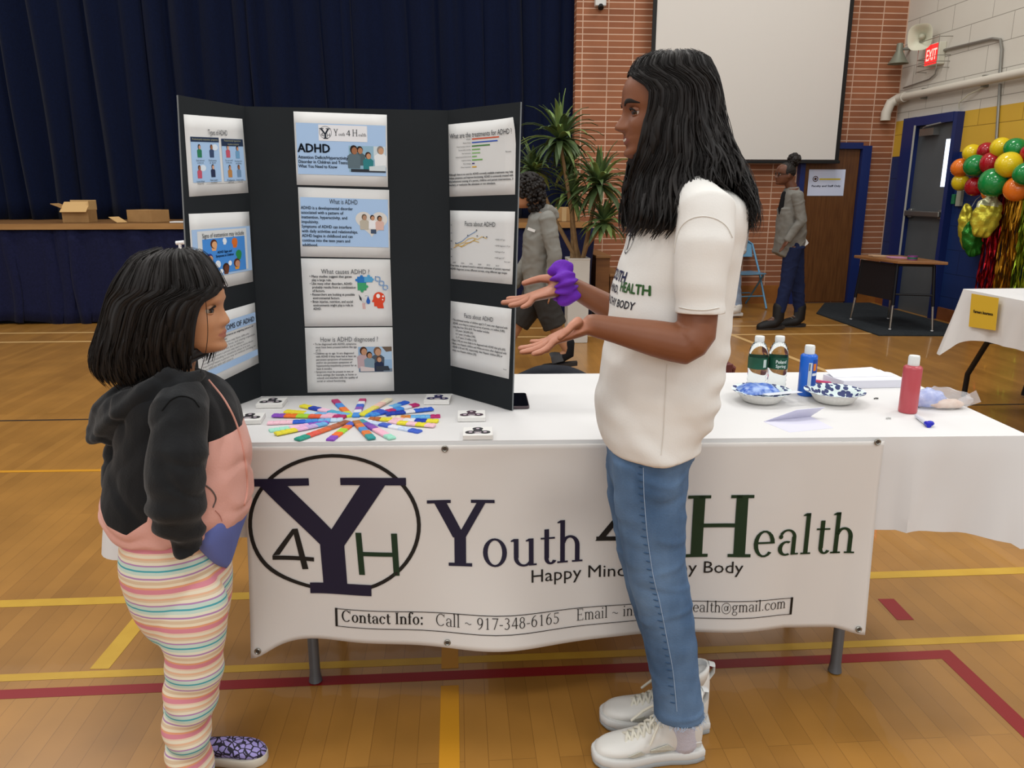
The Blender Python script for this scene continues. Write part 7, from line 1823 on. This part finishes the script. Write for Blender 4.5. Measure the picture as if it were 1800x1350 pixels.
# ---- boy in the grey hoodie, walking left
d0 = 5.85
f3 = W((-1, .1, 0)).normalized(); B = lambda px, py, dd=0: tuple(PD(px, py, d0 + dd))
J = dict(chin=B(926, 366), crown=B(934, 303), neck=B(950, 372), chest=B(946, 420), waist=B(944, 475), hip=B(948, 515), sha=B(962, 385, -.16), ela=B(975, 450, -.2), wra=B(968, 500, -.18), shb=B(944, 385, .16), elb=B(930, 450, .2), wrb=B(905, 500, .2),
         hia=B(955, 525, -.08), kna=B(978, 578, -.08), ana=B(1000, 618, -.08), toa=B(984, 637, -.08), hib=B(942, 525, .08), knb=B(908, 572, .08), anb=B(880, 628, .08), tob=B(855, 632, .08))
m_gh = cloth_mat('grey hoodie fleece', '#86857f', var=(8, '#7a7973', .3)); m_sks = cloth_mat('charcoal shorts', '#33312f'); m_sk3 = M('tan skin', '#a97a5c', .5, spec=.3); m_curl = M('curly dark hair', '#17110e', .6, bump=(60, 1.0))


def curly(t, MHp):
    q = MB(); r_ = random.Random(4)
    for i in range(420):
        a, el_ = r_.uniform(0, 2 * PI), r_.uniform(-.5, 1.5); x = -.08 + r_.uniform(.42, .54) * math.cos(a) * math.cos(el_); y = .42 * math.sin(a) * math.cos(el_); z = .60 + .50 * math.sin(el_)
        if x > .2 and z < .72: continue
        q.ell(MHp @ Vector((x, y, z)), r_.uniform(.008, .018), 6, 5)
    q.ell(MHp @ Vector((-.12, 0, .6)), (1, 1, 1), 18, 12, MHp.to_3x3() @ Matrix.Diagonal((.42, .42, .46)))
    for i in range(260):
        x, y = r_.uniform(-.58, -.05), r_.uniform(-.45, .45); q.ell(MHp @ Vector((x, y, r_.uniform(-.08, .5))), r_.uniform(.008, .018), 6, 5)
    mk('hair', q, m_curl, t, sharp=None)


def boyx(mb, P): mb.tube([P('neck') + W((-.05, 0, .0)), P('neck') + W((.05, -.06, .01)), P('neck') + W((.09, .0, -.02)), P('neck') + W((.05, .06, .01)), P('neck') + W((-.05, 0, .0))], [.03, .045, .055, .045, .03], 10)


t, sh_ = figure('walking person with curly dark hair, grey hoodie and dark shorts', B(950, 600), J, m_gh, m_sks, 'slide', m_sk3, m_curl, f3, curly, .225, 1.0, True, None, None, boyx, cloth_mat('black sock', '#17171a'))
q = MB(); p = PW(934, 404, d0 - .17); q.box(p, (.055, .008, .02), Matrix.Rotation(R(20), 3, 'Y')); mk('chest_logo', q, blank('d8d8d6'), sh_, smooth=False)

# ---- woman with the bun, grey jacket, dark jeans, boots
d0 = 7.65
f4 = W((-1, -.05, 0)).normalized()
J = dict(chin=B(1379, 325), crown=B(1388, 289), neck=B(1392, 331), chest=B(1393, 365), waist=B(1396, 410), hip=B(1394, 436), sha=B(1402, 345, -.17), ela=B(1409, 388, -.2), wra=B(1386, 420, -.19), shb=B(1386, 345, .16), elb=B(1390, 390, .2), wrb=B(1378, 420, .18),
         hia=B(1393, 440, -.08), kna=B(1383, 498, -.08), ana=B(1368, 557, -.08), toa=B(1338, 573, -.08), hib=B(1397, 440, .08), knb=B(1402, 498, .08), anb=B(1405, 556, .08), tob=B(1380, 570, .08))
m_jk = cloth_mat('grey knit jacket', '#7c7a74', var=(16, '#6b6963', .3)); m_sk4 = M('dark brown skin', '#5f3a28', .45, spec=.4); m_dj = cloth_mat('dark denim', '#1c2544')


def bun(t, MHp):
    q = MB()
    q.ell(MHp @ Vector((-.05, 0, .62)), (1, 1, 1), 20, 14, MHp.to_3x3() @ Matrix.Diagonal((.43, .37, .40)))
    for i in range(len(q.v)): pass
    r_ = random.Random(8)
    for i in range(60):
        a, e_ = r_.uniform(0, 6.3), r_.uniform(-1.5, 1.5); v = Vector((math.cos(a) * math.cos(e_), math.sin(a) * math.cos(e_), math.sin(e_))); q.ell(MHp @ (Vector((-.36, 0, 1.12)) + v * .24), r_.uniform(.012, .022), 8, 6)
    q.ell(MHp @ Vector((-.36, 0, 1.12)), .055, 14, 10); mk('hair', q, m_curl, t, sharp=None)


def jacketx(mb, P): mb.tube([P('chest') + W((-.05, 0, 0)), P('waist') + W((-.07, 0, 0)), P('hip') + W((-.09, 0, .0)), P('hip') + W((-.13, 0, -.07))], [(.15, .08), (.15, .10), (.145, .09), (.13, .06)], 16, ref=f4)


t, sh_ = figure('person with high hair bun, grey jacket and dark jeans by the wooden door', B(1385, 560), J, m_jk, m_dj, 'boot', m_sk4, m_curl, f4, bun, .205, .92, False, None, True, jacketx)
q = MB(); q.tube([W(J['hip']) + UP * .06 + RIGHT * .05, W(J['hip']) + UP * .02 + RIGHT * .075], [(.09, .07), (.095, .075)], 12); mk('shirt_hem', q, cloth_mat('white cotton', '#c9c8c6'), t)
q = MB(); q.tube([W(J['neck']) + W((-.075, -.02, -.05)), W(J['chest']) + W((-.112, -.02, .0)), W(J['waist']) + W((-.118, -.01, .03))], [.025, .032, .026], 12, rnd=True); mk('dark_top', q, cloth_mat('black top', '#141416'), t)
q = MB(); eye_ = basis(W(J['chin']), f4, W(J['crown']) - W(J['chin']), .205)
for s in (-1, 1): q.tube([eye_ @ Vector((.40 + .02 * math.cos(a), .15 * s + .11 * math.cos(a), .48 + .085 * math.sin(a))) for a in [2 * PI * i / 16 for i in range(17)]], .003, 5)
q.tube([eye_ @ Vector((.40, .27, .5)), eye_ @ Vector((-.02, .36, .48))], .003, 5); q.tube([eye_ @ Vector((.40, -.27, .5)), eye_ @ Vector((-.02, -.36, .48))], .003, 5); mk('glasses', q, M('dark frame', '#1a1512', .3), t)

# ---- person in lavender and white sleeves, mostly behind the presenter
d0 = 8.4
f5 = W((-.9, .3, 0)).normalized()
J = dict(chin=B(1274, 332), crown=B(1278, 296), neck=B(1282, 340), chest=B(1282, 378), waist=B(1282, 418), hip=B(1282, 446), sha=B(1297, 352, -.15), ela=B(1309, 400, -.17), wra=B(1305, 442, -.17), shb=B(1270, 352, .15), elb=B(1262, 400, .18), wrb=B(1258, 440, .16),
         hia=B(1288, 450, -.08), kna=B(1292, 500, -.08), ana=B(1295, 541, -.08), toa=B(1280, 551, -.08), hib=B(1276, 450, .08), knb=B(1276, 500, .08), anb=B(1276, 540, .08), tob=B(1262, 549, .08))
m_lv = cloth_mat('lavender sweatshirt', '#a596a8'); m_pl = cloth_mat('pale denim', '#8fa0b8'); m_wsl = cloth_mat('white sleeve', '#cac8c8')
zsp = J['ela'][2] + .03


def cap_hair(t, MHp):
    q = MB(); q.ell(MHp @ Vector((-.06, 0, .60)), (1, 1, 1), 20, 14, MHp.to_3x3() @ Matrix.Diagonal((.46, .40, .44))); q.tube([MHp @ Vector((-.3, 0, .6)), MHp @ Vector((-.42, 0, .1)), MHp @ Vector((-.40, 0, -.5))], [.07, .07, .03], 12, rnd=True); mk('hair', q, m_curl, t, sharp=None)


figure('person in lavender top and pale jeans mostly hidden by the blue chair', B(1285, 545), J, [m_lv, m_wsl], m_pl, 'white', m_sk4, m_curl, f5, cap_hair, .21, .95, False, lambda p, n: 1 if p.z < zsp else 0)
